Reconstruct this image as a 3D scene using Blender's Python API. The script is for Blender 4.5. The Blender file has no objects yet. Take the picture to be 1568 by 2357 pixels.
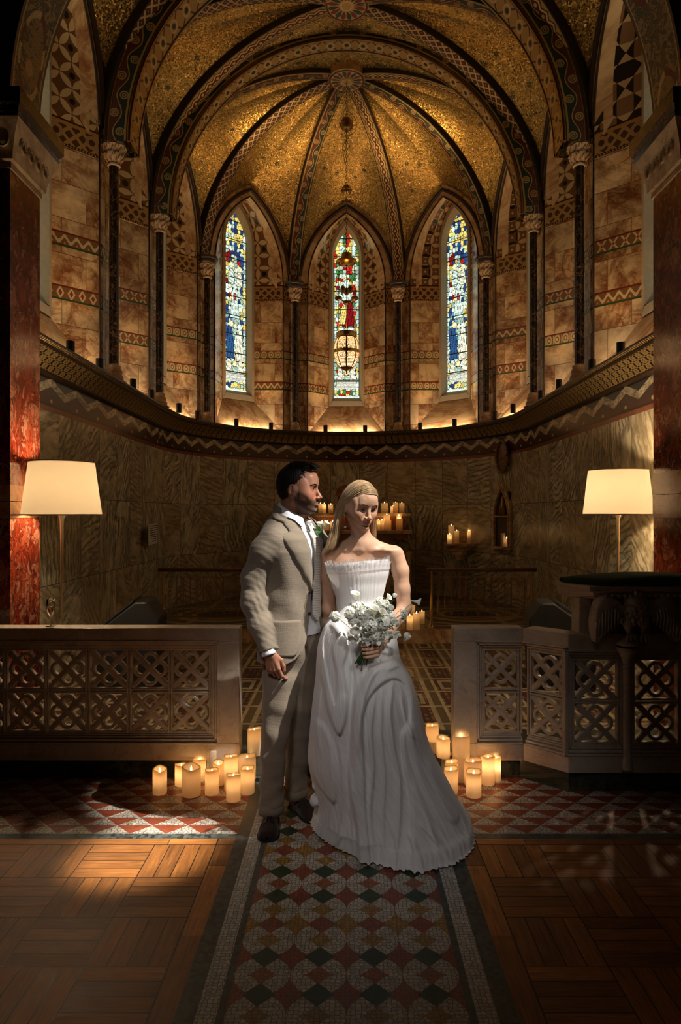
import bpy, math, random
import numpy as np
from mathutils import Vector, Matrix
PI = math.pi
R = random.Random(7)
SC = bpy.context.scene
COL = SC.collection
# ---------------------------------------------------------------- camera, world, exposure
F = 1571.0; EYE = 1.55
cam = bpy.data.objects.new('camera', bpy.data.cameras.new('camera')); COL.objects.link(cam)
cam.location = (0, 0, EYE); cam.rotation_euler = (PI/2, 0, 0)
cam.data.sensor_fit = 'VERTICAL'; cam.data.sensor_height = 36; cam.data.lens = 24
cam.data.shift_x = -14/2357; cam.data.shift_y = 2.5/2357
cam.data.clip_start = 0.05; cam.data.clip_end = 60
SC.camera = cam
SC.view_settings.view_transform = 'Standard'; SC.view_settings.look = 'None'
SC.cycles.adaptive_threshold = 0.025; SC.cycles.max_bounces = 8; SC.cycles.diffuse_bounces = 3; SC.cycles.glossy_bounces = 3; SC.cycles.transparent_max_bounces = 12
SC.view_settings.exposure = 0.0; SC.view_settings.gamma = 1.0; SC.view_settings.use_curve_mapping = False
w = bpy.data.worlds.new('world'); SC.world = w; w.use_nodes = True
w.node_tree.nodes['Background'].inputs[0].default_value = (1.0, 0.62, 0.35, 1)
w.node_tree.nodes['Background'].inputs[1].default_value = 0.0015
WARM = (1.0, 0.54, 0.20)
K = 1.0
P_KEY, P_SILL, P_UP, P_LAMP, P_CANDLE, P_FILL = 1800.0, 3.7, 33.0, 33.0, 0.068, 0.75
def light(name, kind, loc, power, color=WARM, size=0.05, aim=None, parent=None, cone=60, blend=.5, sx=1, sy=1):
    l = bpy.data.lights.new(name, kind); l.energy = power*K; l.color = color
    if kind == 'AREA':
        l.shape = 'RECTANGLE'; l.size = sx; l.size_y = sy
    else:
        l.shadow_soft_size = size
    if kind == 'SPOT':
        l.spot_size = math.radians(cone); l.spot_blend = blend
    o = bpy.data.objects.new(name, l); COL.objects.link(o)
    o.location = loc
    if aim is not None:
        o.rotation_euler = (Vector(aim)-Vector(loc)).to_track_quat('-Z', 'Y').to_euler()
    if parent: o.parent = parent
    return o
# the hard shaft of daylight falling from a high window on the right of the nave
KEYPOS = Vector((3.0, 1.6, 6.5))
key = light('key_daylight', 'SPOT', KEYPOS, P_KEY*1.9, (1.0, 0.95, 0.87), 0.05, aim=(0.0, 3.28, 1.36), cone=7.9, blend=.45)
light('daylight_soft', 'SPOT', (-0.9, -1.2, 4.9), 285.0, (1.0, 0.93, 0.92), 0.45, aim=(0.06, 3.12, .75), cone=20, blend=.8)
light('daylight_floor', 'SPOT', (-2.6, 1.2, 6.0), 4600.0, (1.0, 0.92, 0.82), 0.06, aim=(-.93, 3.12, 0), cone=6.6, blend=1.0)
light('bouquet_fill', 'SPOT', (2.3, -1.6, 4.3), 330.0, (1.0, 0.95, 0.87), 0.18, aim=(0.14, 3.1, 1.12), cone=7.0, blend=.8)  # added frontal fill that brightens the bouquet and bodice
light('daylight_patch', 'SPOT', (3.0, 0.2, 5.2), 45.0, (1.0, 0.85, 0.65), 0.10, aim=(-0.95, 2.32, 0), cone=9, blend=1.0)
# unseen warm fill lights, added to keep the nave floor faintly visible
light('nave_fill', 'AREA', (0.6, -1.5, 4.6), P_FILL*1.6, (1.0, 0.66, 0.38), aim=(0, 3.4, .6), sx=2.5, sy=2.5)
light('nave_side_fill', 'POINT', (-3.2, 0.6, 3.2), P_FILL*1.1, (1.0, 0.60, 0.28), 0.35)
def pt(x, y, Y):
    return Vector(((x-798)*Y/F, Y, EYE+(1181-y)*Y/F))
# ---------------------------------------------------------------- mesh helpers
class MB:
    def __init__(s): s.v = []; s.f = []; s.uv = []; s.m = []; s.col = None
    def add(s, vs, fs, uvs=None, mi=0):
        b = len(s.v); s.v.extend(tuple(p) for p in vs)
        for k, f in enumerate(fs):
            s.f.append([b+i for i in f]); s.m.append(mi)
            s.uv.append([uvs[i] for i in f] if uvs is not None else None)
        return s
    def box(s, c, d, rz=0, mi=0, M=None):
        x, y, z = d[0]/2, d[1]/2, d[2]/2
        vs = [Vector((i*x, j*y, k*z)) for i in (-1, 1) for j in (-1, 1) for k in (-1, 1)]
        Rm = M if M is not None else Matrix.Rotation(rz, 3, 'Z')
        vs = [Rm @ p + Vector(c) for p in vs]
        return s.add(vs, [(0,1,3,2),(4,6,7,5),(0,4,5,1),(2,3,7,6),(0,2,6,4),(1,5,7,3)], mi=mi)
    def b2(s, a, b, mi=0):
        return s.box([(a[i]+b[i])/2 for i in range(3)], [abs(b[i]-a[i]) for i in range(3)], mi=mi)
    def grid(s, P, close_u=False, close_v=False, uv=None, mi=0, flip=False):
        n, m = len(P), len(P[0]); vs = [p for row in P for p in row]
        uvs = [q for row in uv for q in row] if uv is not None else None
        fs = []
        for i in range(n if close_u else n-1):
            for j in range(m if close_v else m-1):
                a, b, c, d = i*m+j, i*m+(j+1) % m, ((i+1) % n)*m+(j+1) % m, ((i+1) % n)*m+j
                fs.append((a, d, c, b) if flip else (a, b, c, d))
        return s.add(vs, fs, uvs, mi)
    def lathe(s, prof, n=24, c=(0,0,0), axis=None, mi=0, cap=False, a0=0, a1=2*PI):
        c = Vector(c); q = Vector((0,0,1)).rotation_difference(Vector(axis)) if axis is not None else None
        full = abs(a1-a0-2*PI) < 1e-6
        rows = []; L = 0; uvr = []
        for k, (r, z) in enumerate(prof):
            if k: L += math.hypot(r-prof[k-1][0], z-prof[k-1][1])
            row = []; ur = []
            for i in range(n if full else n+1):
                a = a0+(a1-a0)*i/n; p = Vector((r*math.cos(a), r*math.sin(a), z))
                if q: p = q @ p
                row.append(p+c); ur.append((i/n, L))
            rows.append(row); uvr.append(ur)
        s.grid(rows, close_v=full, uv=uvr, mi=mi, flip=True)
        if cap:
            b = len(s.v)-len(rows)*len(rows[0]); m = len(rows[0])
            s.f.append([b+i for i in range(m)][::-1]); s.uv.append(None); s.m.append(mi)
            s.f.append([b+(len(rows)-1)*m+i for i in range(m)]); s.uv.append(None); s.m.append(mi)
        return s
    def tube(s, pts, rad, n=8, mi=0, cap=True, flat=1.0):
        pts = [Vector(p) for p in pts]; N = len(pts)
        rs = rad if hasattr(rad, '__len__') else [rad]*N
        t0 = (pts[1]-pts[0]).normalized(); up = Vector((0,0,1)) if abs(t0.z) < .9 else Vector((1,0,0))
        nrm = t0.cross(up).normalized(); rows = []
        for i in range(N):
            t = (pts[min(i+1, N-1)]-pts[max(i-1, 0)])
            t = t.normalized() if t.length > 1e-9 else t0
            nrm = (nrm - t*nrm.dot(t)); nrm = nrm.normalized() if nrm.length > 1e-6 else t.orthogonal().normalized()
            b = t.cross(nrm)
            rows.append([pts[i]+(nrm*math.cos(2*PI*j/n)+b*math.sin(2*PI*j/n)*flat)*rs[i] for j in range(n)])
        b0 = len(s.v); s.grid(rows, close_v=True, mi=mi)
        if cap:
            s.f.append([b0+j for j in range(n)][::-1]); s.uv.append(None); s.m.append(mi)
            s.f.append([b0+(N-1)*n+j for j in range(n)]); s.uv.append(None); s.m.append(mi)
        return s
    def prism(s, poly, y0, y1, M=None, mi=0):
        """poly in (x,z), extruded along y"""
        n = len(poly)
        vs = [Vector((p[0], y0, p[1])) for p in poly]+[Vector((p[0], y1, p[1])) for p in poly]
        if M is not None: vs = [M @ v for v in vs]
        s.add(vs, [list(range(n))[::-1], [n+i for i in range(n)]]+[(i, (i+1) % n, n+(i+1) % n, n+i) for i in range(n)], mi=mi)
        return s
    def ell(s, c, r, n=16, m=10, M=None, mi=0):
        rows = []
        for i in range(m+1):
            t = PI*i/m
            row = []
            for j in range(n):
                a = 2*PI*j/n; p = Vector((r[0]*math.sin(t)*math.cos(a), r[1]*math.sin(t)*math.sin(a), r[2]*math.cos(t)))
                if M is not None: p = M @ p
                row.append(p+Vector(c))
            rows.append(row)
        return s.grid(rows, close_v=True, mi=mi)
def tag(o, label=None, cat=None, group=None, kind=None):
    if label: o['label'] = label
    if cat: o['category'] = cat
    if group: o['group'] = group
    if kind: o['kind'] = kind
    return o
def thing(name, label, cat, loc=(0,0,0), rotz=0, group=None):
    o = bpy.data.objects.new(name, None); COL.objects.link(o); o.empty_display_size = .05
    o.location = loc; o.rotation_euler = (0, 0, rotz)
    return tag(o, label, cat, group)
def mk(name, mb, mats, parent=None, smooth=False, world=True, bevel=0, angle=None, merge=0):
    """link mb as one mesh; with world=True the coordinates are world ones (parent must be unrotated)"""
    me = bpy.data.meshes.new(name); me.from_pydata([tuple(p) for p in mb.v], [], mb.f)
    if not isinstance(mats, (list, tuple)): mats = [mats]
    for m in mats: me.materials.append(m)
    if len(mats) > 1: me.polygons.foreach_set('material_index', mb.m)
    if any(u is not None for u in mb.uv):
        l = me.uv_layers.new(name='UVMap'); flat = []
        for f, u in zip(mb.f, mb.uv):
            for k in range(len(f)): flat.extend(u[k] if u is not None else (0, 0))
        l.data.foreach_set('uv', flat)
    if mb.col is not None:
        a = me.color_attributes.new('Col', 'FLOAT_COLOR', 'POINT')
        c = np.ones((len(mb.v), 4), 'f'); c[:, :3] = np.array(mb.col); a.data.foreach_set('color', c.ravel())
    me.update()
    o = bpy.data.objects.new(name, me); COL.objects.link(o)
    if parent is not None:
        o.parent = parent
        if world:
            off = Vector(parent.location); pp = parent.parent
            while pp is not None: off = off+Vector(pp.location); pp = pp.parent
            me.transform(Matrix.Translation(-off))
    if smooth: me.polygons.foreach_set('use_smooth', [True]*len(me.polygons))
    if angle is not None:
        me.polygons.foreach_set('use_smooth', [True]*len(me.polygons))
        try: me.set_sharp_from_angle(angle=math.radians(angle))
        except Exception: pass
    if bevel:
        b = o.modifiers.new('b', 'BEVEL'); b.width = bevel; b.segments = 2; b.limit_method = 'ANGLE'; b.angle_limit = .6
    return o
def struct(name, mb, m, parent=None, **k):
    o = mk(name, mb, m, parent, **k)
    if parent is None: o['kind'] = 'structure'
    return o
def copy_tree(o, parent=None):
    c = o.copy(); COL.objects.link(c); c.parent = parent
    for ch in [x for x in bpy.data.objects if x.parent == o]: copy_tree(ch, c)
    return c
def lerp(a, b, t): return a+(b-a)*t
def interp(tab, x):
    if x <= tab[0][0]: return tab[0][1:]
    for a, b in zip(tab, tab[1:]):
        if x <= b[0]:
            t = (x-a[0])/(b[0]-a[0]); t = t*t*(3-2*t)*.5+t*.5
            return tuple(lerp(p, q, t) for p, q in zip(a[1:], b[1:]))
    return tab[-1][1:]
def catmull(P, n=8, closed=False):
    P = [Vector(p) for p in P]; out = []; N = len(P)
    rng = range(N if closed else N-1)
    for i in rng:
        g = (lambda k: P[k % N]) if closed else (lambda k: P[min(max(k, 0), N-1)])
        a, b, c, d = g(i-1), g(i), g(i+1), g(i+2)
        for j in range(n):
            t = j/n
            out.append(.5*((2*b)+(c-a)*t+(2*a-5*b+4*c-d)*t*t+(3*b-a-3*c+d)*t**3))
    if not closed: out.append(P[-1])
    return out
# ---------------------------------------------------------------- node expressions
class E:
    def __init__(s, nt, v): s.nt = nt; s.v = v
    def m(s, op, *a, clamp=False):
        n = s.nt.nodes.new('ShaderNodeMath'); n.operation = op; n.use_clamp = clamp
        for i, q in enumerate((s,)+a):
            q = q.v if isinstance(q, E) else q
            if isinstance(q, (int, float)): n.inputs[i].default_value = q
            else: s.nt.links.new(q, n.inputs[i])
        return E(s.nt, n.outputs[0])
    def __add__(s, o): return s.m('ADD', o)
    __radd__ = __add__
    def __sub__(s, o): return s.m('SUBTRACT', o)
    def __rsub__(s, o): return s.m('MULTIPLY', -1).m('ADD', o)
    def __mul__(s, o): return s.m('MULTIPLY', o)
    __rmul__ = __mul__
    def __truediv__(s, o): return s.m('DIVIDE', o)
    def __neg__(s): return s.m('MULTIPLY', -1)
    def fr(s): return s.m('FRACT')
    def ab(s): return s.m('ABSOLUTE')
    def fl(s): return s.m('FLOOR')
    def mn(s, o): return s.m('MINIMUM', o)
    def mx(s, o): return s.m('MAXIMUM', o)
    def lt(s, o): return s.m('LESS_THAN', o)
    def gt(s, o): return s.m('GREATER_THAN', o)
    def sin(s): return s.m('SINE')
    def cos(s): return s.m('COSINE')
    def sq(s): return s.m('SQRT')
    def cl(s): return s.m('ADD', 0.0, clamp=True)
    def mod(s, o): return s.m('FLOORED_MODULO', o)
    def at2(s, o): return s.m('ARCTAN2', o)
    def ramp(s, a, b): return ((s-a)/(b-a)).cl()
def hyp(a, b): return (a*a+b*b).sq()
def btw(x, a, b): return x.gt(a)*x.lt(b)
class Mat:
    def __init__(s, name, rough=.5, metal=0.0, spec=.5, base=None):
        s.m = bpy.data.materials.new(name); s.m.use_nodes = True; s.nt = s.m.node_tree
        s.b = s.nt.nodes['Principled BSDF']; s.out = s.nt.nodes['Material Output']
        s.b.inputs['Roughness'].default_value = rough; s.b.inputs['Metallic'].default_value = metal
        s.b.inputs['Specular IOR Level'].default_value = spec
        if base: s.b.inputs['Base Color'].default_value = (*base, 1)
    def n(s, t, **k):
        q = s.nt.nodes.new(t)
        for a, b in k.items(): setattr(q, a, b)
        return q
    def link(s, a, b): s.nt.links.new(a.v if isinstance(a, E) else a, b)
    def coords(s, kind='UV'):
        if kind == 'POS': v = s.n('ShaderNodeNewGeometry').outputs['Position']
        else: v = s.n('ShaderNodeTexCoord').outputs[kind]
        x = s.n('ShaderNodeSeparateXYZ'); s.link(v, x.inputs[0])
        return tuple(E(s.nt, x.outputs[i]) for i in range(3))
    def vec(s, x, y, z=0.0):
        c = s.n('ShaderNodeCombineXYZ')
        for i, q in enumerate((x, y, z)):
            if isinstance(q, E): s.link(q, c.inputs[i])
            else: c.inputs[i].default_value = q
        return c.outputs[0]
    def noise(s, v, scale=5, detail=3, rough=.55, dist=0.0, color=False):
        q = s.n('ShaderNodeTexNoise'); s.link(v, q.inputs['Vector'])
        q.inputs['Scale'].default_value = scale; q.inputs['Detail'].default_value = detail
        q.inputs['Roughness'].default_value = rough; q.inputs['Distortion'].default_value = dist
        return q.outputs['Color'] if color else E(s.nt, q.outputs[0])
    def vor(s, v, scale=5, feature='F1', rnd=1.0, dim='3D'):
        q = s.n('ShaderNodeTexVoronoi', feature=feature, voronoi_dimensions=dim); s.link(v, q.inputs['Vector'])
        q.inputs['Scale'].default_value = scale; q.inputs['Randomness'].default_value = rnd
        if feature == 'DISTANCE_TO_EDGE': return E(s.nt, q.outputs['Distance'])
        return E(s.nt, q.outputs['Distance']), q.outputs['Color']
    def white(s, v):
        q = s.n('ShaderNodeTexWhiteNoise', noise_dimensions='3D'); s.link(v, q.inputs['Vector'])
        return E(s.nt, q.outputs['Value']), q.outputs['Color']
    def mix(s, f, a, b):
        q = s.n('ShaderNodeMix', data_type='RGBA')
        if isinstance(f, E): s.link(f, q.inputs[0])
        else: q.inputs[0].default_value = f
        for v, i in ((a, 6), (b, 7)):
            if isinstance(v, tuple): q.inputs[i].default_value = (*v, 1) if len(v) == 3 else v
            else: s.link(v, q.inputs[i])
        return q.outputs[2]
    def mul(s, c, f):
        q = s.n('ShaderNodeMix', data_type='RGBA', blend_type='MULTIPLY'); q.inputs[0].default_value = 1
        if isinstance(c, tuple): q.inputs[6].default_value = (*c, 1)
        else: s.link(c, q.inputs[6])
        g = s.n('ShaderNodeCombineColor')
        for i in range(3): s.link(f, g.inputs[i])
        s.link(g.outputs[0], q.inputs[7]); return q.outputs[2]
    def base(s, c): s.link(c, s.b.inputs['Base Color'])
    def rough(s, e): s.link(e, s.b.inputs['Roughness'])
    def bump(s, e, strength=.3, dist=.01):
        q = s.n('ShaderNodeBump'); q.inputs['Strength'].default_value = strength; q.inputs['Distance'].default_value = dist
        s.link(e, q.inputs['Height']); s.link(q.outputs[0], s.b.inputs['Normal']); return q
def plain(name, base, rough=.5, metal=0.0, spec=.5, emit=None, es=0, noise=0.0, nscale=30):
    M = Mat(name, rough, metal, spec, base)
    if emit: M.b.inputs['Emission Color'].default_value = (*emit, 1); M.b.inputs['Emission Strength'].default_value = es
    if noise:
        p = M.coords('Object'); n = M.noise(M.vec(*p), nscale, 4)
        M.base(M.mul(base, n*noise*2+(1-noise))); M.bump(n, .25, .004)
    return M.m
# ---------------------------------------------------------------- pattern pieces
def petals(x, y, cell):
    """four-petal interlaced circles; returns (petal mask, centre distance, parity)"""
    fx, fy = x/cell, y/cell
    a, b = (fx.fr()-.5).ab(), (fy.fr()-.5).ab()
    Mx, mn = a.mx(b), a.mn(b)
    pet = ((.5-Mx)*(.5-Mx)+(mn+.5)*(mn+.5)).lt(.47)
    cd = hyp(a-.5, b-.5)                      # distance to lattice corner
    par = ((fx+.5).fl()+(fy+.5).fl()).mod(2.0)
    return pet, cd, par
def marble_veins(M, x, y, seed=0.0, scale=1.0):
    v = M.vec(x, y, seed)
    n = M.noise(v, 1.7*scale, 6, .6, 1.4); n2 = M.noise(v, 4.2*scale, 5, .65, .9); n3 = M.noise(v, 2.4*scale, 3, .5, .3)
    vein = (1-((n-.5).ab()*11).cl())*(n3*2.6-.75).cl()
    fine = (1-((n2-.5).ab()*17).cl())*(n3*2.6-.75).cl()
    return vein, fine, n3
def band(M, c, u, z, z0, z1, kind, per=.13):
    """ornamental mosaic band between z0 and z1 laid over colour c"""
    w = (z-z0)/(z1-z0); t = (u/per).fr()
    ins = btw(w, 0, 1)
    base = (.20, .10, .045)
    if kind == 'wave':
        d = (w-.5-(u*(2*PI/per)).sin()*.20).ab(); m = d.lt(.13)
        k = M.mix(m, base, (.58, .46, .27)); k = M.mix(hyp(t-.25, w-.25).lt(.07), k, (.5, .30, .08))
    elif kind == 'cross':
        d = ((t-.5).ab()-(w-.5).ab()*.9).ab(); k = M.mix(d.lt(.10), base, (.56, .44, .26))
        k = M.mix(hyp(t-.5, w-.5).lt(.16), k, (.55, .33, .12)); k = M.mix(hyp(t-.5, w-.5).lt(.08), k, (.25, .04, .02))
    elif kind == 'ring':
        r = hyp(t-.5, (w-.5)*.9); k = M.mix((r-.30).ab().lt(.09), base, (.56, .44, .25)); k = M.mix(r.lt(.12), k, (.72, .55, .25))
        k = M.mix(t.lt(.08), k, (.62, .5, .3))
    else:                                     # squares
        m = ((t-.5).ab()+(w-.5).ab()*.8); k = M.mix(m.lt(.36), base, (.56, .44, .27)); k = M.mix(m.lt(.18), k, (.22, .05, .03))
    k = M.mix(w.lt(.13), k, (.035, .075, .03)); k = M.mix(w.gt(.88), k, (.16, .03, .015))
    return M.mix(ins, c, k)
def m_reveal(name, seed, k1, k2, top):
    M = Mat(name, .22, 0, .5); u, z, _ = M.coords('UV')
    row = (z/.33).fl(); rj = (z/.33).fr()
    uo = u+row.mod(2.0)*.23; cj = (uo/.46).fr()
    vein, fine, n3 = marble_veins(M, u+row*3.7+(uo/.46).fl()*1.3, z, seed, 1.0)
    c = M.mix(n3.ramp(.40, .64), (.88, .66, .39), (.64, .38, .18))
    c = M.mix(vein*.95, c, (.15, .04, .012)); c = M.mix(fine*.85, c, (.22, .07, .022)); bl = M.noise(M.vec(u*1.3+row*2.0, z*2.1, seed), 2.6, 5, .6, 1.0); c = M.mix(bl.ramp(.60, .74)*.5, c, (.24, .085, .03))
    wn = M.noise(M.vec(u+row*1.7, z, seed), 3.0, 4, .6, .5, True); wa = M.n('ShaderNodeVectorMath', operation='MULTIPLY_ADD'); M.link(wn, wa.inputs[0]); wa.inputs[1].default_value = (.45, .45, .45); M.link(M.vec(u+row*1.7, z*1.3, seed), wa.inputs[2]); ve = M.vor(wa.outputs[0], 5.5, 'DISTANCE_TO_EDGE'); c = M.mix((1-ve.ramp(.0, .05))*(n3*4-1.55).cl()*.85, c, (.20, .055, .016))
    blk, _ = M.white(M.vec(row, (uo/.46).fl(), seed)); c = M.mul(c, blk*.35+.72)
    c = M.mix(rj.lt(.018), c, (.16, .08, .04)); c = M.mix(cj.lt(.01), c, (.2, .1, .05))
    c = band(M, c, u, z, 4.03, 4.17, k1, .115); c = band(M, c, u, z, 3.53, 3.67, k2, .105)
    # frieze
    w = (z-4.97)/.25; a = (u/.13+w*2).fr(); b = (u/.13-w*2).fr()
    lat = ((a-.5).ab().lt(.17)).mx((b-.5).ab().lt(.17))
    f = M.mix(lat, (.09, .04, .018), (.42, .24, .09)); f = M.mix(hyp((u/.34).fr()-.5, (w-.5)*.73).lt(.19), f, (.36, .22, .10))
    f = M.mix(hyp((u/.34).fr()-.5, (w-.5)*.73).lt(.09), f, (.08, .03, .02))
    f = M.mix(w.gt(.80), f, (.42, .22, .07)); f = M.mix(w.gt(.93), f, (.06, .02, .01)); f = M.mix(w.lt(.10), f, (.05, .02, .01))
    dots = hyp((u/.03).fr()-.5, (w-.05)*8).lt(.25); f = M.mix(dots, f, (.5, .3, .12))
    c = M.mix(btw(w, 0, 1), c, f)
    # geometric field above
    if top == 'petal45':
        x = (u+z)*.7071; y = (u-z)*.7071; pe, cd, par = petals(x, y, .17)
        g = M.mix(pe, (.16, .075, .03), (.62, .44, .23)); g = M.mix(cd.lt(.17)*par, g, (.02, .015, .012))
    elif top == 'petal':
        pe, cd, par = petals(u, z, .20)
        g = M.mix(pe, (.17, .08, .035), (.64, .46, .25)); g = M.mix(cd.lt(.20)*par, g, (.015, .012, .01)); g = M.mix(cd.lt(.20)*(1-par), g, (.22, .06, .03))
    elif top == 'cross':
        pe, cd, par = petals(u, z, .17); pr = ((u/.34).fr()-.5).ab().gt(.25)
        g = M.mix(pe, (.2, .09, .04), (.60, .42, .22)); g = M.mix(pe*pr*((z/.34).fr()-.5).ab().gt(.2), g, (.02, .015, .012)); g = M.mix(cd.lt(.09), g, (.6, .45, .25))
    else:                                     # triangles / hourglass squares
        t, v = (u/.16).fr()-.5, (z/.16).fr()-.5; par = ((u/.16).fl()+(z/.16).fl()).mod(2.0)
        hg = t.ab().gt(v.ab()); g = M.mix(hg, (.60, .42, .22), (.03, .02, .015)); g = M.mix(par, g, (.26, .14, .07))
        g = M.mix(((u/.32).fl()+(z/.16).fl()).mod(3.0).lt(.5)*par, g, (.03, .02, .018))
    c = M.mix(z.gt(5.22), c, g)
    M.base(c); return M.m
def m_marble(name, c1, c2, vc, scale=1.0, seed=0, rough=.25, joints=None):
    M = Mat(name, rough); p = M.coords('Object')
    x = p[0]+p[1]*.7; vein, fine, n3 = marble_veins(M, x, p[2]+p[1]*.3, seed, scale)
    c = M.mix(n3.ramp(.3, .7), c1, c2); c = M.mix(vein*.8, c, vc); c = M.mix(fine*.55, c, vc)
    if joints: c = M.mix(((p[0]+seed*.37)/joints).fr().lt(.004/joints), c, (.12, .08, .05))
    M.base(c); return M.m
def m_cipollino():
    M = Mat('cipollino_dado', .28); u, z, _ = M.coords('UV')
    sl = (u/.465).fl(); row = z.gt(1.68)+z.gt(.965)
    r, rc = M.white(M.vec(sl, row, 1.0))
    an = r*3.14-.4; ca, sa = an.cos(), an.sin(); X = u*ca-z*sa+sl*3.7; Yv = u*sa+z*ca+row*5.3
    wv_ = M.n('ShaderNodeTexWave'); wv_.inputs['Scale'].default_value = 4.6; wv_.inputs['Distortion'].default_value = 11.0; wv_.inputs['Detail'].default_value = 5; wv_.inputs['Detail Scale'].default_value = 1.1; wv_.inputs['Detail Roughness'].default_value = .62; M.link(M.vec(X, Yv*.55, r*4.0), wv_.inputs['Vector']); wv = E(M.nt, wv_.outputs['Fac'])
    n2 = M.noise(M.vec(X*1.6, Yv*.9, r*5.0), 3, 6, .66, 1.2); n4 = M.noise(M.vec(X*1.2, Yv*.5, r*7.0), 2.1, 5, .6, 2.0)
    c = M.mix(n2.ramp(.34, .62), (.32, .28, .18), (.82, .70, .48)); c = M.mix((1-wv.ramp(.0, .45))*n4.ramp(.40, .56)*.85, c, (.075, .07, .04)); c = M.mix((1-((n4-.5).ab()*22).cl())*.55, c, (.09, .08, .045)); c = M.mix(n2.gt(.58)*wv.ramp(.5, .9)*.5, c, (.88, .78, .56)); c = M.mix(r.gt(.6)*.3, c, (.42, .26, .11))
    c = M.mix((u/.465).fr().lt(.012), c, (.05, .04, .02)); c = M.mix(((z-.965).ab().lt(.003)).mx((z-1.68).ab().lt(.003)), c, (.05, .04, .02))
    c = M.mix(z.gt(2.37), c, M.mix(M.noise(M.vec(u, z), 14, 4), (.10, .02, .01), (.38, .13, .06)))
    # dark field, roundels, zigzag
    st_ = (u.lt(3.94)).mx(u.gt(3.94+2.4*PI)); t = ((u/.52)*st_+((u-3.94)/.327)*(1-st_)).fr(); zz = (t-.5).ab()*2
    k = M.mix(M.noise(M.vec(u, z), 8, 3), (.035, .015, .01), (.10, .035, .02))
    k = M.mix(hyp((t-.5)*.35, z-2.458).lt(.016), k, (.55, .38, .18))
    k = M.mix((z-2.425).ab().lt(.006), k, (.02, .01, .008))
    e = z-(2.522+(1-zz)*.09)                     # peaks at t=.5
    g = M.mix(M.noise(M.vec(u, z*3), 9, 5, .6, 1.2).ramp(.35, .6), (.20, .14, .07), (.80, .66, .42)); g = M.mul(g, 1-t.gt(.5)*.28)
    k = M.mix(z.gt(2.53)*e.gt(.03), k, (.02, .013, .01)); k = M.mix(btw(e, -.036, .034), k, g)
    c = M.mix(z.gt(2.41), c, k)
    M.base(c); return M.m
def m_cornice():
    M = Mat('cornice_carved', .35, .35); u, v, _ = M.coords('UV')
    a = ((u/.11).fr()-.5).ab(); w = (v/.055).fr()-.5; r = hyp(a, w*.8)
    m = (r-.28).ab().lt(.11).mx((a-w.ab()).ab().lt(.09))
    c = M.mix(m, (.035, .02, .01), (.40, .26, .10)); M.base(c); M.bump(m, .8, .012); return M.m
def m_bead():
    M = Mat('cornice_bead', .28, .6); u, v, _ = M.coords('UV')
    a = ((u/.034).fr()-.5).ab(); M.base(M.mix(a.lt(.33), (.05, .02, .01), (.62, .38, .12))); M.bump((a*2)*(a*-2)+1, .9, .012); return M.m
def m_gold(name='gold_mosaic', tint=(.62, .39, .115), dark=(.33, .19, .05), stars=False):
    M = Mat(name, .34, .85, .6); p = M.coords('Object'); v = M.vec(*p)
    d, col = M.vor(v, 85); big = M.noise(v, 2.6, 4, .6)
    r, _ = M.white(col)
    c = M.mix(r, dark, tint); c = M.mul(c, big*.9+.5); c = M.mix(r.gt(.93)*.8, c, (.95, .66, .25))
    if stars:
        d2, c2 = M.vor(v, 2.9, rnd=.5); sx = M.n('ShaderNodeSeparateXYZ')
        q = M.n('ShaderNodeTexVoronoi', feature='F1'); M.link(v, q.inputs['Vector']); q.inputs['Scale'].default_value = 2.9; q.inputs['Randomness'].default_value = .5
        df = M.n('ShaderNodeVectorMath', operation='SUBTRACT'); sc = M.n('ShaderNodeVectorMath', operation='SCALE'); sc.inputs['Scale'].default_value = 2.9
        M.link(v, sc.inputs[0]); M.link(sc.outputs[0], df.inputs[0])
        sp = M.n('ShaderNodeVectorMath', operation='SCALE'); sp.inputs['Scale'].default_value = 2.9; M.link(q.outputs['Position'], sp.inputs[0]); M.link(sp.outputs[0], df.inputs[1])
        M.link(df.outputs[0], sx.inputs[0]); dx, dy, dz = (E(M.nt, sx.outputs[i]) for i in range(3))
        an = (dx+dy).at2(dz); rr = hyp(dx+dy, dz); st = rr.lt((an*3).cos().ab()*.11+.035)*rr.gt(.035)
        c = M.mix(st, c, (.035, .05, .03))
    M.base(c); M.rough(r*.25+.22)
    g = M.n('ShaderNodeNewGeometry'); sc = M.n('ShaderNodeVectorMath', operation='SUBTRACT'); sc.inputs[1].default_value = (.5, .5, .5); M.link(col, sc.inputs[0])
    s2 = M.n('ShaderNodeVectorMath', operation='SCALE'); s2.inputs['Scale'].default_value = .40; M.link(sc.outputs[0], s2.inputs[0])
    ad = M.n('ShaderNodeVectorMath', operation='ADD'); M.link(g.outputs['Normal'], ad.inputs[0]); M.link(s2.outputs[0], ad.inputs[1])
    nz = M.n('ShaderNodeVectorMath', operation='NORMALIZE'); M.link(ad.outputs[0], nz.inputs[0]); M.link(nz.outputs[0], M.b.inputs['Normal'])
    return M.m
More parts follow.
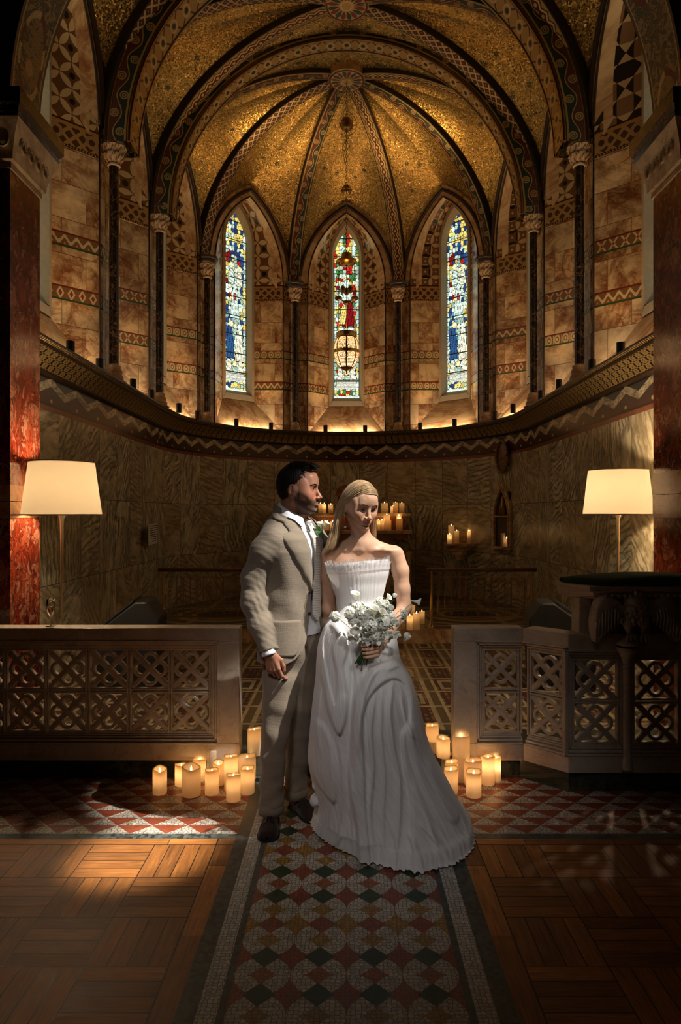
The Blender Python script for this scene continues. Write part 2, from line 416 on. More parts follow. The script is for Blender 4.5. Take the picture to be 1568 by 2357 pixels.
def m_rib(name, kind):
    """u along the rib in metres, v across 0..1"""
    M = Mat(name, .4, .45); u, v, _ = M.coords('UV'); t = v-.5; gold = (.38, .23, .075); red = (.10, .025, .012); grn = (.022, .036, .022)
    n = M.noise(M.vec(u*3, v), 40, 2)
    if kind == 'zig':
        z = (((u/.13).fr()-.5).ab()*2-.5)*.16; z1 = (t.ab()-.17-z)
        c = M.mix(z1.lt(0), gold, red); c = M.mix(z1.ab().lt(.035), c, (.62, .42, .2)); c = M.mix((z1-.10).ab().lt(.03), c, grn)
        c = M.mix(hyp(((u+.065)/.13).fr()-.5, t*1.6).lt(.16), c, (.60, .38, .12))
    elif kind == 'diam':
        a = (u/.12+v*2).fr(); b = (u/.12-v*2).fr(); l = ((a-.5).ab().gt(.38)).mx((b-.5).ab().gt(.38))
        c = M.mix(l, red, (.50, .36, .17)); sq = (a-.5).ab().mx((b-.5).ab()); c = M.mix(sq.lt(.16), c, (.02, .02, .015)); c = M.mix(sq.lt(.07), c, (.5, .4, .2))
    elif kind == 'scroll':
        wv = (u*(2*PI/.34)).sin()*.16; d = t-wv; c = M.mix(d.gt(0), grn, red)
        cx = ((u/.17).fr()-.5); par = (u/.17).fl().mod(2.0)*2-1; r = hyp(cx*.9, t-par*.16); c = M.mix((r-.17).ab().lt(.035), c, (.38, .25, .10)); c = M.mix((r-.07).ab().lt(.03), c, (.38, .25, .10))
        c = M.mix((t.ab()-.34).gt(0), c, gold); c = M.mix(d.ab().lt(.025), c, (.42, .28, .11))
    else:                                     # soffit lattice
        a = (u/.2).fr()-.5; r = hyp(a, t*.9); c = M.mix((r-.22).ab().lt(.05), gold, (.5, .36, .18)); c = M.mix(r.lt(.12), c, grn); c = M.mix(((a.ab()-t.ab()).ab().lt(.06))*r.gt(.27), c, red)
    c = M.mix(t.ab().gt(.43), c, (.03, .02, .012)); c = M.mul(c, n*.8+.6); M.base(c); M.bump(n, .5, .004); return M.m
def m_boss():
    M = Mat('boss_rosette', .35, .5); u, v, _ = M.coords('UV')     # u angle 0..1, v radius in m
    a = ((u*16).fr()-.5).ab(); r = v/.24
    par = (u*16).fl().mod(2.0)
    c = M.mix((r-.62).ab()*1.3+a.ab()*1.0-.33, (.1, .03, .02), (.5, .32, .12)); pet = ((r-.6)/.26).m('POWER', 2.0)+(a/.42).m('POWER', 2.0)
    c = M.mix(pet.lt(1), (.50, .31, .11), M.mix(par, (.20, .03, .02), (.03, .06, .035)))
    c = M.mix((r-.27).ab().lt(.05), c, (.65, .42, .16)); c = M.mix((r-.93).ab().lt(.05), c, (.12, .02, .012)); M.base(c); return M.m
def m_rosso():
    M = Mat('rosso_breccia', .14, 0, .6); p = M.coords('POS'); q0 = M.vec(p[0], p[1], p[2]*.7); n = M.noise(q0, 7, 5, .6, .6, True)
    ad = M.n('ShaderNodeVectorMath', operation='MULTIPLY_ADD'); M.link(n, ad.inputs[0]); ad.inputs[1].default_value = (.30, .30, .36); M.link(q0, ad.inputs[2])
    e = M.vor(ad.outputs[0], 9, 'DISTANCE_TO_EDGE'); d, col = M.vor(ad.outputs[0], 9); r, _ = M.white(col); d2, col2 = M.vor(ad.outputs[0], 27); r2, _ = M.white(col2)
    fn = M.noise(M.vec(*p), 34, 5, .7, .8); big = M.noise(M.vec(*p), 2.2, 4)
    c = M.mix(r*.75+fn*.3-.1, (.27, .030, .010), (.50, .13, .055)); c = M.mix(r.gt(.72)*fn.ramp(.3, .7)*.8, c, (.62, .27, .16)); c = M.mix(r2.gt(.7)*.6, c, (.13, .012, .006)); c = M.mix(r2.lt(.12)*.5, c, (.66, .34, .22)); c = M.mix((1-e.ramp(0, .10))*(fn*2.2-.4).cl(), c, (.11, .012, .006)); c = M.mul(c, big*.7+.28)
    M.base(c); return M.m
def m_capital():
    M = Mat('carved_capital', .5); x, y, z = M.coords('Object'); a = y.at2(x); n = M.noise(M.vec(x, y, z), 14, 2); ph = z*70
    w1 = (a*8+(z*26).sin()*1.3).sin(); w2 = (z*95+(a*16).cos()*1.6).sin(); cut = ((w1*w2).gt(.30)).mx((w1.ab().lt(.10)))
    zz = btw(z, 2.13, 2.31); c = M.mix(n.ramp(.3, .7), (.66, .46, .27), (.48, .31, .17)); c = M.mix(cut*zz*.85, c, (.06, .03, .015)); M.base(c); M.bump(1-cut*zz, .9, .012); return M.m  # shade of the carved crevices painted into the colour, besides the bump
def m_aisle():
    M = Mat('aisle_mosaic', .42); x, y, _ = M.coords('POS'); s = .1885; ax = x.ab()
    tes = M.vor(M.vec(x, y, 0.0), 62, 'DISTANCE_TO_EDGE', .55, '2D'); d, col = M.vor(M.vec(x, y, 0.0), 62, rnd=.55, dim='2D'); r, _ = M.white(col)
    cx = (x/s).fr()-.5; ky = (y-2.856)/s+.5; cy = ky.fr()-.5; kr = ky.fl()      # circle row index
    rad = hyp(cx, cy); inc = rad.lt(.497)
    qx, qy = cx.ab()-.5, cy.ab()-.5; ast = hyp(qx, qy).gt(.545)
    white = (.48, .43, .35); orange = (.32, .10, .035); yel = (.36, .19, .035); green = (.022, .045, .018); red = (.28, .065, .03)
    m3 = kr.mod(3.0)                                    # 0: row 2.856 ; colours of centres
    cen = M.mix(m3.lt(.5), yel, orange)
    mid = (ky+.5).fl(); m3b = mid.mod(3.0); gr = M.mix(btw(m3b, 1.5, 2.5), green, red)
    c = M.mix(inc, M.mix(btw(m3b, 1.5, 2.5), red, yel), white); c = M.mix(inc*ast, c, cen)
    dia = (cx.ab()/.29+(.5-cy.ab())/.29).lt(1); c = M.mix(dia, c, gr)
    grout = tes.lt(.055)
    c = M.mul(c, r*.5+.7); c = M.mix(grout*(1-dia*m3b.lt(1.5)), c, (.05, .04, .03))
    # border bands, then the triangle field beyond
    slate = M.mul((.055, .065, .06), r*1.2+.4); wht = M.mix(tes.lt(.06), M.mul((.52, .48, .42), r*.5+.7), (.07, .055, .04))
    c = M.mix(ax.gt(.377), c, slate); c = M.mix(ax.gt(.402), c, wht); c = M.mix(ax.gt(.466), c, slate)
    h = .0875; row = ((y-3.30)/h).fl(); fy = ((y-3.30)/h).fr(); tx = (x/(2*h)+row*.5).fr(); up = (tx-.5).ab()*2+fy
    t2 = M.vor(M.vec(x, y, 0.0), 48, 'DISTANCE_TO_EDGE', .8, '2D')
    w2 = M.mix(t2.lt(.06), M.mul((.50, .44, .36), r*.5+.7), (.07, .05, .035)); w2 = M.mix(up.lt(1), M.mul((.24, .05, .022), M.noise(M.vec(x, y), 20, 3)*.9+.5), w2)
    w2 = M.mix(y.lt(3.30), w2, slate)
    c = M.mix(ax.gt(.53), c, w2)
    M.base(c); M.bump(1-grout*1.0, .25, .002); M.rough(r*.25+.3); return M.m
def m_parquet():
    M = Mat('parquet', .28, 0, .5); x, y, _ = M.coords('POS'); s = .286
    X = x.ab()-.61; gx = (X/s); gy = ((3.19-y)/s); par = (gx.fl()+gy.fl()).mod(2.0)
    fx, fy = gx.fr(), gy.fr()
    a = fx*(1-par)+fy*par; b = fy*(1-par)+fx*par            # a across boards
    edge = X.lt(0); top = y.gt(3.19)
    bi = (a*4).fl(); bf = (a*4).fr()
    g = (bf.mn(1-bf)).lt(.028).mx((b.mn(1-b)).lt(.008))
    r, _ = M.white(M.vec(gx.fl()*7.0+bi, gy.fl(), par))
    lx = X*(1-par)+(3.19-y)*par; ly = (3.19-y)*(1-par)+X*par
    gr = M.noise(M.vec(lx*26, ly*2.2, r*30.0), 3.0, 5, .6, .8); kn = M.noise(M.vec(x, y, r), 5, 4)
    r2, _ = M.white(M.vec(top*3.0+edge, (x/.42).fl()*top+(y/.5).fl()*(1-top), 4.0))
    gb = M.noise(M.vec(x*(2.0+24.0*edge), y*(2.0+24.0*top)), 3.0, 5, .6, .6)
    g2 = (top*(((x/.42).fr()).lt(.008))).mx(edge*((y/.5).fr()).lt(.006)).mx((X.ab()).lt(.003)).mx((y-3.19).ab().lt(.003))
    ov = edge.mx(top); gg = g*(1-ov)+g2*ov; grr = gr*(1-ov)+gb*ov; rr = r*(1-ov)+r2*ov
    c = M.mix(grr.ramp(.3, .7), (.21, .070, .014), (.47, .18, .038)); c = M.mul(c, rr*.7+.6); c = M.mul(c, kn*.9+.5)
    c = M.mix(gg, c, (.012, .006, .003)); M.base(c); M.rough(grr*.25+.34+kn*.15); M.bump(grr*.3-gg, .5, .003); return M.m
def m_cosmati():
    M = Mat('cosmati_floor', .35); x, y, _ = M.coords('POS')
    t = (x.ab()/.31).fr(); st = t.lt(.11).mx(btw(t, .30, .38)); row = (y/.42).fr(); par = ((x.ab()/.31).fl()+(y/.42).fl()).mod(2.0)
    n = M.noise(M.vec(x, y), 7, 5, .6, .6); wh = M.mix(n.ramp(.4, .6), (.52, .42, .25), (.38, .28, .15))
    a = (x/.045).fr()-.5; b = (y/.045).fr()-.5; sm = (a.ab()+b.ab()).lt(.42); r, _ = M.white(M.vec((x/.045).fl(), (y/.045).fl()))
    dk = M.mix(sm, (.045, .02, .014), M.mix(r.gt(.55), (.30, .19, .085), (.17, .035, .02)))
    a2 = (x/.022).fr()-.5; b2 = (y/.022).fr()-.5; ck = M.mix((a2*b2).gt(0), (.02, .014, .012), (.24, .15, .07))
    c = M.mix(btw(t, .11, .30), dk, ck); c = M.mix(st, c, wh); c = M.mix(row.lt(.09), c, wh)
    pn = btw(t, .48, .92)*btw(row, .2, .9)*par; c = M.mix(pn, c, wh); c = M.mix(btw(t, .58, .82)*btw(row, .32, .78)*par, c, M.mix(r.gt(.5), (.03, .05, .04), (.14, .035, .02)))
    M.base(c); return M.m
def m_sanct():
    M = Mat('sanctuary_floor', .35); x, y, _ = M.coords('POS'); n = M.noise(M.vec(x, y), 6, 5, .6, .6)
    r = hyp(x.ab()-1.55, (y-8.6)); c = M.mix(n, (.05, .035, .02), (.16, .11, .055)); ring = (r-.55).ab().lt(.05).mx((r-.36).ab().lt(.03)).mx((r-.8).ab().lt(.03))
    g = ((x.ab()/.9).fr().lt(.08)).mx((y/.7).fr().lt(.1)); c = M.mix(g.mx(ring), c, (.40, .30, .14)); c = M.mix(r.lt(.33), c, (.03, .02, .015)); M.base(c); return M.m
def m_screen():
    M = Mat('screen_marble', .34); p = M.coords('POS'); vein, fine, n3 = marble_veins(M, p[0]+p[1]*.5, p[2], 4.0, 2.0)
    cloud = M.noise(M.vec(*p), 5, 5, .6); c = M.mix(cloud.ramp(.3, .7), (.62, .52, .42), (.47, .37, .28)); c = M.mix(fine*.5, c, (.22, .15, .10)); c = M.mix(vein*.25, c, (.30, .2, .14))
    M.base(c); M.bump(cloud, .08, .003); return M.m
def m_cloth(name, base, rough=.85, weave=900, amt=.18, warm=None, sheen=.2):
    M = Mat(name, rough, 0, .2); p = M.coords('Object'); n = M.noise(M.vec(p[0]*1.0, p[1]*1.0, p[2]*.12), 260, 2); n1 = M.noise(M.vec(p[0]*.1, p[1]*.1, p[2]), 260, 2); n2 = M.noise(M.vec(*p), 9, 3)
    c = M.mul(base, (n+n1)*amt*1.6+n2*.25+(.87-amt*1.6)); M.base(c); M.bump(n+n1+n2*2.5, .22, .004)
    M.b.inputs['Sheen Weight'].default_value = sheen; return M.m
def m_trans(name, c, t, mixf=.5, rough=.5, es=0):
    M = Mat(name, rough, 0, .35, c); tr = M.n('ShaderNodeBsdfTranslucent'); tr.inputs[0].default_value = (*t, 1)
    mx = M.n('ShaderNodeMixShader'); mx.inputs[0].default_value = mixf
    M.link(M.b.outputs[0], mx.inputs[1]); M.link(tr.outputs[0], mx.inputs[2]); M.link(mx.outputs[0], M.out.inputs[0]); return M
def m_black_marble():
    M = Mat('nero_marble', .16, 0, .5); p = M.coords('Object'); n = M.noise(M.vec(*p), 6, 5, .6, 1.0); M.base(M.mix((1-((n-.5).ab()*60).cl())*.5, (.022, .012, .008), (.35, .2, .1))); return M.m
MT = dict(
    dado=m_cipollino(), cornice=m_cornice(), bead=m_bead(), gold=m_gold(), zig=m_rib('rib_zigzag', 'zig'), diam=m_rib('rib_diamond', 'diam'),
    scroll=m_rib('rib_scroll', 'scroll'), soff=m_rib('rib_soffit', 'soffit'), boss=m_boss(), rosso=m_rosso(), aisle=m_aisle(), carved=m_capital(), parquet=m_parquet(),
    cosmati=m_cosmati(), sanct=m_sanct(), screen=m_screen(), nero=m_black_marble(),
    marble=m_marble('giallo_marble', (.84, .62, .36), (.66, .42, .2), (.28, .09, .035), 1.6, 2),
    capital=m_marble('capital_stone', (.66, .47, .28), (.5, .33, .18), (.3, .16, .08), 3, 5, .5),
    stone=plain('window_stone', (.42, .33, .22), .75, noise=.2, nscale=25), green=m_marble('verde_plinth', (.015, .022, .016), (.03, .035, .025), (.12, .11, .07), 2.5, 3, .25),
    dark=plain('dark_moulding', (.035, .018, .01), .4), brass=plain('brass', (.60, .36, .12), .28, 1.0), oldbrass=plain('old_brass', (.34, .19, .07), .32, 1.0),
    iron=plain('dark_iron', (.05, .04, .035), .45, .7), black=plain('black_plastic', (.012, .012, .012), .5), steel=plain('satin_steel', (.66, .52, .32), .34, .75),
    velvet=plain('green_velvet', (.012, .035, .012), .95, noise=.3, nscale=20), spot=plain('spot_black', (.015, .012, .010), .55),
)
# ================================================================ the chapel
# plan of the chancel: straight walls x = +-2.4, half circle of radius 2.4 about (0, 8.7)
YC = 8.7; RW = 2.4; Y0 = 4.77
def path(o, n=48):
    """plan points of the wall line moved inwards by o, with arc length on the wall line"""
    r = RW-o; P = []; L = 0.0
    for k in range(9): y = Y0+(YC-Y0)*k/8; P.append((-r, y, L+(y-Y0)))
    L = YC-Y0
    for k in range(1, n): a = PI-PI*k/n; P.append((r*math.cos(a), YC+r*math.sin(a), L+RW*PI*k/n))
    L += RW*PI
    for k in range(9): y = YC-(YC-Y0)*k/8; P.append((r, y, L+(YC-y)))
    return P
def sweep(mb, prof, mi=0, vlen=False):
    rows = []; uvs = []; L = 0
    for k, (o, z) in enumerate(prof):
        if k: L += math.hypot(o-prof[k-1][0], z-prof[k-1][1])
        P = path(o); rows.append([(x, y, z) for x, y, l in P]); uvs.append([(l, L if vlen else z) for x, y, l in P])
    mb.grid(rows, uv=uvs, mi=mi)
mb = MB(); sweep(mb, [(0, -.1), (0, 2.65)]); struct('wall_chancel', mb, MT['dado'])
mb = MB(); sweep(mb, [(.0, 2.64), (.05, 2.65), (.055, 2.665)], 1, True); sweep(mb, [(.055, 2.665), (.08, 2.70), (.13, 2.75), (.175, 2.785)], 0, True)
sweep(mb, [(.175, 2.785), (.185, 2.80), (.18, 2.812)], 1, True); sweep(mb, [(.18, 2.812), (.205, 2.83)], 2, True); sweep(mb, [(.205, 2.83), (.20, 2.85), (-.75, 2.85)], 1, True)
struct('trim_1', mb, [MT['cornice'], MT['dark'], MT['bead']])
# columns stand on the cornice; V = column feet, clockwise from the left
VL = [(-2.32, 5.17), (-2.30, 6.75), (-2.28, 8.33), (-2.03, 9.95), (-.834, 11.05)]
V = [Vector(p) for p in VL]+[Vector((-p[0], p[1])) for p in VL[::-1]]
ZS, ZC = 5.27, 2.85
def outn(a, b):
    d = (b-a).normalized(); return Vector((-d.y, d.x))
NB = len(V)-1
nrm = [outn(V[i], V[i+1]) for i in range(NB)]
Wp = []
for i, v in enumerate(V):
    n0 = nrm[max(i-1, 0)]; n1 = nrm[min(i, NB-1)]; n = (n0+n1).normalized(); Wp.append(v+n*.09/max(.5, n.dot(n1)))
A_, B_, D_ = .63, .30, .32
def arch_half(hw, zs, za, n):
    """right half outline from springing (hw,zs) to the apex (0,za), a pointed two-centred arch"""
    h = za-zs; c = (h*h-hw*hw)/(2*hw); r = hw+c
    if c < 0: return [(hw*math.cos(PI/2*k/n), zs+h*math.sin(PI/2*k/n)) for k in range(n+1)]
    t1 = math.atan2(h, c); return [(-c+r*math.cos(t1*k/n), zs+r*math.sin(t1*k/n)) for k in range(n+1)]
def outline(hw, z0, zs, za, ns=10, na=12):
    rt = [(hw, z0+(zs-z0)*k/ns) for k in range(ns)]+arch_half(hw, zs, za, na)
    return [(-x, z) for x, z in rt][:-1]+[(0, za)]+[(x, z) for x, z in rt][:-1][::-1]     # left foot .. apex .. right foot
tops = ['tri', 'petal', 'petal45', 'petal', 'petal']
kinds = [('wave', 'sq'), ('cross', 'cross'), ('ring', 'ring'), ('sq', 'wave'), ('ring', 'cross')]
style_of = [(0, 'petal45', 'wave', 'sq'), (1, 'petalb', 'cross', 'cross'), (2, 'petal45', 'ring', 'ring'), (3, 'petal', 'ring', 'wave'), (4, 'mix', 'ring', 'cross'),
            (5, 'cross', 'ring', 'ring'), (6, 'cross', 'wave', 'sq'), (7, 'petal45', 'cross', 'ring'), (8, 'tri', 'cross', 'wave')]
def bayframe(i):
    a, b = Wp[i], Wp[i+1]; mid = (a+b)/2; d = (b-a).normalized(); n = Vector((-d.y, d.x)); h = (b-a).length/2
    return mid, d, n, h
def bp(fr, u, v, z):
    m, d, n, h = fr; p = m+d*u+n*v; return Vector((p.x, p.y, z))
ring_dark = MT['dark']
GLASS_OUT = outline(.215, 3.50, 5.82, 6.32, 8, 8)
names = ['left', 'left', 'left', 'left', 'rear', 'right', 'right', 'right', 'right']
for i in range(NB):
    fr = bayframe(i); k, top, b1, b2 = style_of[i]
    tl = {'mix': 'petal45', 'petalb': 'petal'}.get(top, top)
    mrev = m_reveal('reveal_%d' % i, i*2.3, b1, b2, tl)
    h = fr[3]; mb = MB()
    o1 = outline(A_, ZC, 5.3, 6.45); o2 = outline(B_, 3.34, 5.85, 6.5); N = len(o1)
    # splayed reveal: four steps between the wall face and the frame
    S = 5; rows = []; uvs = []
    for s in range(S+1):
        t = s/S; rows.append([bp(fr, lerp(p[0], q[0], t), D_*t, lerp(p[1], q[1], t)) for p, q in zip(o1, o2)])
        uvs.append([((.46*t+.1 if j < N/2 else -.46*t-.1), lerp(p[1], q[1], t)) for j, (p, q) in enumerate(zip(o1, o2))])
    mb.grid(rows[:3], uv=uvs[:3], mi=0); mb.grid(rows[2:], uv=uvs[2:], mi=0)
    # plain marble on the outer part of the arch soffit
    for f in range(len(mb.f)):
        zc = sum(mb.v[q][2] for q in mb.f[f])/4; us = sum(abs(w[0]) for w in mb.uv[f])/4
        if zc > 5.32 and us < .30: mb.m[f] = 1
    # sill slope
    q = [bp(fr, -A_, 0, ZC), bp(fr, A_, 0, ZC), bp(fr, B_, D_, 3.34), bp(fr, -B_, D_, 3.34)]; mb.add(q, [(0, 1, 2, 3)], mi=1)
    # wall face: ring between opening and the wall arch, then pier strips
    o0 = outline(h, ZC, ZS, 6.64); om = [(lerp(p[0], q[0], .55), lerp(p[1], q[1], .55)) for p, q in zip(o1, o0)]
    mb.grid([[bp(fr, p[0], 0, p[1]) for p in o1], [bp(fr, p[0], -.005, p[1]) for p in om]], uv=[[(p[0], p[1]) for p in o1], [(p[0]*1.2, p[1]) for p in om]], mi=1, flip=True)
    mb.grid([[bp(fr, p[0], -.005, p[1]) for p in om], [bp(fr, p[0], 0, p[1]) for p in o0]], uv=[[(p[0]+i, p[1]) for p in om], [(p[0]+i, p[1]) for p in o0]], mi=1, flip=True)
    for f in range(len(mb.f)):                      # side strips carry the banded marble, not the arch ring
        if mb.m[f] == 1 and mb.uv[f] is not None and all(mb.v[q][2] < 5.31 for q in mb.f[f]) and len(mb.f[f]) == 4: mb.m[f] = 0
    struct('wall_%s' % names[i], mb, [mrev, MT['marble']], angle=30)
    # roll mouldings: opening edge and the dark hood over the arch
    mb = MB(); arc = [p for p in om if p[1] > 5.30]; mb.tube([bp(fr, p[0], -.02, p[1]) for p in arc], .028, 6); arc = [p for p in o1 if p[1] > 5.25]
    mb.tube([bp(fr, p[0], -.002, p[1]) for p in arc], .012, 6)
    for sgn in (-1, 1): mb.tube([bp(fr, sgn*(A_+.004), -.004, ZC), bp(fr, sgn*(A_+.004), -.004, 5.3)], .009, 6)
    struct('trim_%d' % (10+i), mb, MT['dark'], smooth=True)
# ---------------------------------------------------------------- windows: stone frame, leaded glass painted piece by piece
M = Mat('stained_glass', .25); at = M.n('ShaderNodeVertexColor', layer_name='Col'); u_, v_, _z = M.coords('UV')
lead = M.vor(M.vec(u_, v_, 0.0), 15, 'DISTANCE_TO_EDGE', 1, '2D'); nz = M.noise(M.vec(u_, v_), 45, 3)
c = M.mul(at.outputs['Color'], (nz*.9+.5)); c = M.mix(lead.lt(.022), c, (0, 0, 0))
M.b.inputs['Base Color'].default_value = (.02, .02, .02, 1); M.link(c, M.b.inputs['Emission Color']); M.b.inputs['Emission Strength'].default_value = 1.5
MT['glass'] = M.m
PAL = dict(w=(.62, .80, .66), y=(.80, .62, .16), r=(.55, .015, .01), d=(.20, .005, .01), b=(.015, .05, .17), c=(.10, .30, .42), g=(.06, .20, .05), k=(.02, .03, .02), f=(.80, .78, .58), l=(.42, .60, .48))
def paint(style, n=46, m=300, H=2.82, hw=.215):
    rg = np.random.RandomState(11+style)
    us = (np.arange(n)+.5)/n*2-1; vs = (np.arange(m)+.5)/m*H; U, Vv = np.meshgrid(us*hw, vs)
    # leaded pieces: jittered seeds
    gx, gy = np.meshgrid(np.arange(-.20, .21, .055), np.arange(.02, H, .068)); sx = (gx+rg.uniform(-.016, .016, gx.shape)).ravel(); sy = (gy+rg.uniform(-.02, .02, gy.shape)).ravel()
    def pick(x, y):
        bg = 'bbwyl' if style != 0 else 'ggrwwyl'
        if y > 2.25: s = 'wbybwwb' if style else 'wgryw'; k = int((x+1)*22) % len(s); return s[k] if rg.rand() < .75 else 'y'
        if abs(x) > .17: return rg.choice(list('wwlyl'))
        figs = [(1.75, .33), (1.15, .33), (.45, .27)]
        for fy, fh in figs:
            e = (x/.12)**2+((y-fy)/fh)**2
            if e < 1: return rg.choice(list({0: 'wwwfyr', 1: 'wwwwfflr', 2: 'wwwffll'}[style % 3])) if fy != 1.15 or x > -.03 else rg.choice(list('bbcwf' if style else 'rdry'))
        return rg.choice(list(bg+('rd' if 1.4 < y < 2.2 else '')))
    cols = np.array([PAL[pick(x, y)] for x, y in zip(sx, sy)])*rg.uniform(.6, 1.25, (len(sx), 1))
    P = np.stack([U.ravel(), Vv.ravel()], 1); d = (P[:, None, 0]-sx)**2+(P[:, None, 1]-sy)**2*.8
    idx = np.argpartition(d, 1, axis=1)[:, :2]; d2 = np.take_along_axis(d, idx, 1); od = np.argsort(d2, 1); idx = np.take_along_axis(idx, od, 1); ds = np.sqrt(np.take_along_axis(d2, od, 1))
    C = cols[idx[:, 0]].copy(); C[(ds[:, 1]-ds[:, 0]) < .006] = .004
    x, y = P[:, 0], P[:, 1]
    def disc(cx, cy, r, col, ring=None):
        e = np.hypot(x-cx, (y-cy)*.85); C[e < r*1.12] = .004; C[e < r] = col
        if ring is not None: C[(e > r*.72) & (e < r)] = ring
    def robe(cx, cy, w, h, col, folds=.02):
        t = (cy-y)/h; inside = (t > 0) & (t < 1) & (np.abs(x-cx) < w*(.45+.55*t)); edge = (t > -.03) & (t < 1.03) & (np.abs(x-cx) < w*(.45+.55*t)+.006)
        C[edge] = .004; C[inside] = col; C[inside & (np.abs(((x-cx)/folds+t*1.5) % 1-.5) < .10)] *= .15
    W, Y, Rr, G, B = (np.array(PAL[k]) for k in 'wyrgb')
    if style:
        robe(-.065, 1.93, .06, .22, PAL['w']); robe(.085, 1.90, .06, .22, PAL['f']); disc(-.07, 1.99, .040, PAL['w'], PAL['y']); disc(.09, 1.95, .040, PAL['w'], PAL['y'])
        robe(.0, 1.62, .085, .45, PAL['w'], .028); disc(0, 1.66, .036, PAL['w'], PAL['l']); robe(.0, 1.56, .028, .12, (.35, .06, .06))
        robe(-.09, 1.02, .08, .50, (.015, .08, .22), .05); disc(-.07, 1.06, .042, PAL['f'], PAL['y']); robe(.09, .98, .085, .50, PAL['f'], .03); disc(.09, 1.03, .04, PAL['w'])
    else:
        for yy in (2.2, 1.95): disc(-.13, yy, .03, PAL['w'], PAL['y']); disc(.13, yy, .03, PAL['w'], PAL['y'])
        robe(0, 2.0, .08, .35, PAL['w'], .03); robe(-.03, 1.55, .10, .3, PAL['y'], .04); robe(.06, 1.62, .08, .42, PAL['d'], .05)
        disc(-.09, 1.15, .05, PAL['w'], PAL['l']); disc(.07, 1.15, .055, PAL['w'], PAL['l'])
    for s in (-1, 1): robe(s*.11, .50, .06, .24, PAL['f'])
    disc(0, .43, .04, PAL['f'], PAL['y']); robe(0, .38, .07, .16, PAL['l']); q = (y > .15) & (y < .27) & (np.abs(x) < .17); C[q] = (.62, .62, .52); C[q & (np.abs((y*60) % 1-.5) < .15)] *= .6
    C[np.abs(y-.275) < .005] = .004; C[np.abs(x) > .205] = .004; C[(y < .03)] = PAL['w']
    for yb in np.arange(.30, 2.7, .30): C[np.abs(y-yb) < .007] = .004
    return C, n, m
CACHE = {}
for i in range(NB):
    fr = bayframe(i)
    w = thing('window_%d' % (i+1), None, None, tuple(bp(fr, 0, D_, ZC)), 0); w['kind'] = 'structure'
    o2 = outline(B_, 3.34, 5.85, 6.5); og = outline(.215, 3.50, 5.82, 6.32); mb = MB()
    # front face of the frame, inner splay, sill
    mb.grid([[bp(fr, p[0], D_, p[1]) for p in o2], [bp(fr, p[0]*1.0, D_-.012, p[1]) for p in [(lerp(a[0], b[0], .1), lerp(a[1], b[1], .1)) for a, b in zip(o2, og)]],
             [bp(fr, p[0], D_-.012, p[1]) for p in [(lerp(a[0], b[0], .62), lerp(a[1], b[1], .62)) for a, b in zip(o2, og)]], [bp(fr, p[0], D_+.11, p[1]) for p in og]])
    for (za, zb, va, vb, ha, hb) in ((3.34, 3.43, D_-.012, D_-.012, B_, .245), (3.43, 3.50, D_-.012, D_+.11, .245, .215)):
        q = [bp(fr, -ha, va, za), bp(fr, ha, va, za), bp(fr, hb, vb, zb), bp(fr, -hb, vb, zb)]; mb.add(q, [(0, 1, 2, 3)])
    struct('window_frame', mb, MT['stone'], w, angle=35)
    st = 0 if i == 4 else (1 + (i % 2))
    if st not in CACHE: CACHE[st] = paint(st)
    C, n, m = CACHE[st]; mb = MB(); col = []
    prof = arch_half(.215, 5.82, 6.32, 24)
    def half(z):
        if z <= 5.82: return .215
        for a, b in zip(prof, prof[1:]):
            if b[1] >= z: t = (z-a[1])/max(1e-6, b[1]-a[1]); return lerp(a[0], b[0], t)
        return 0
    for r in range(m):
        for q in range(n):
            x = ((q+.5)/n*2-1)*.215; z = 3.50+(r+.5)/m*2.82; s = .215/n; t = 1.41/m
            if abs(x) > half(z)+.004: continue
            mb.add([bp(fr, x-s, D_+.108, z-t), bp(fr, x+s, D_+.108, z-t), bp(fr, x+s, D_+.108, z+t), bp(fr, x-s, D_+.108, z+t)], [(0, 1, 2, 3)], [(x-s, z-t), (x+s, z-t), (x+s, z+t), (x-s, z+t)])
            col.extend([tuple(C[r*n+q])]*4)
    mb.col = col; struct('window_pane', mb, MT['glass'], w)
    mb = MB()
    for k in range(1, 9): z = 3.50+.30*k; hwk = half(z); mb.tube([bp(fr, -hwk, D_+.10, z), bp(fr, hwk, D_+.10, z)], .006, 6)
    struct('glazing_bar', mb, MT['iron'], w)
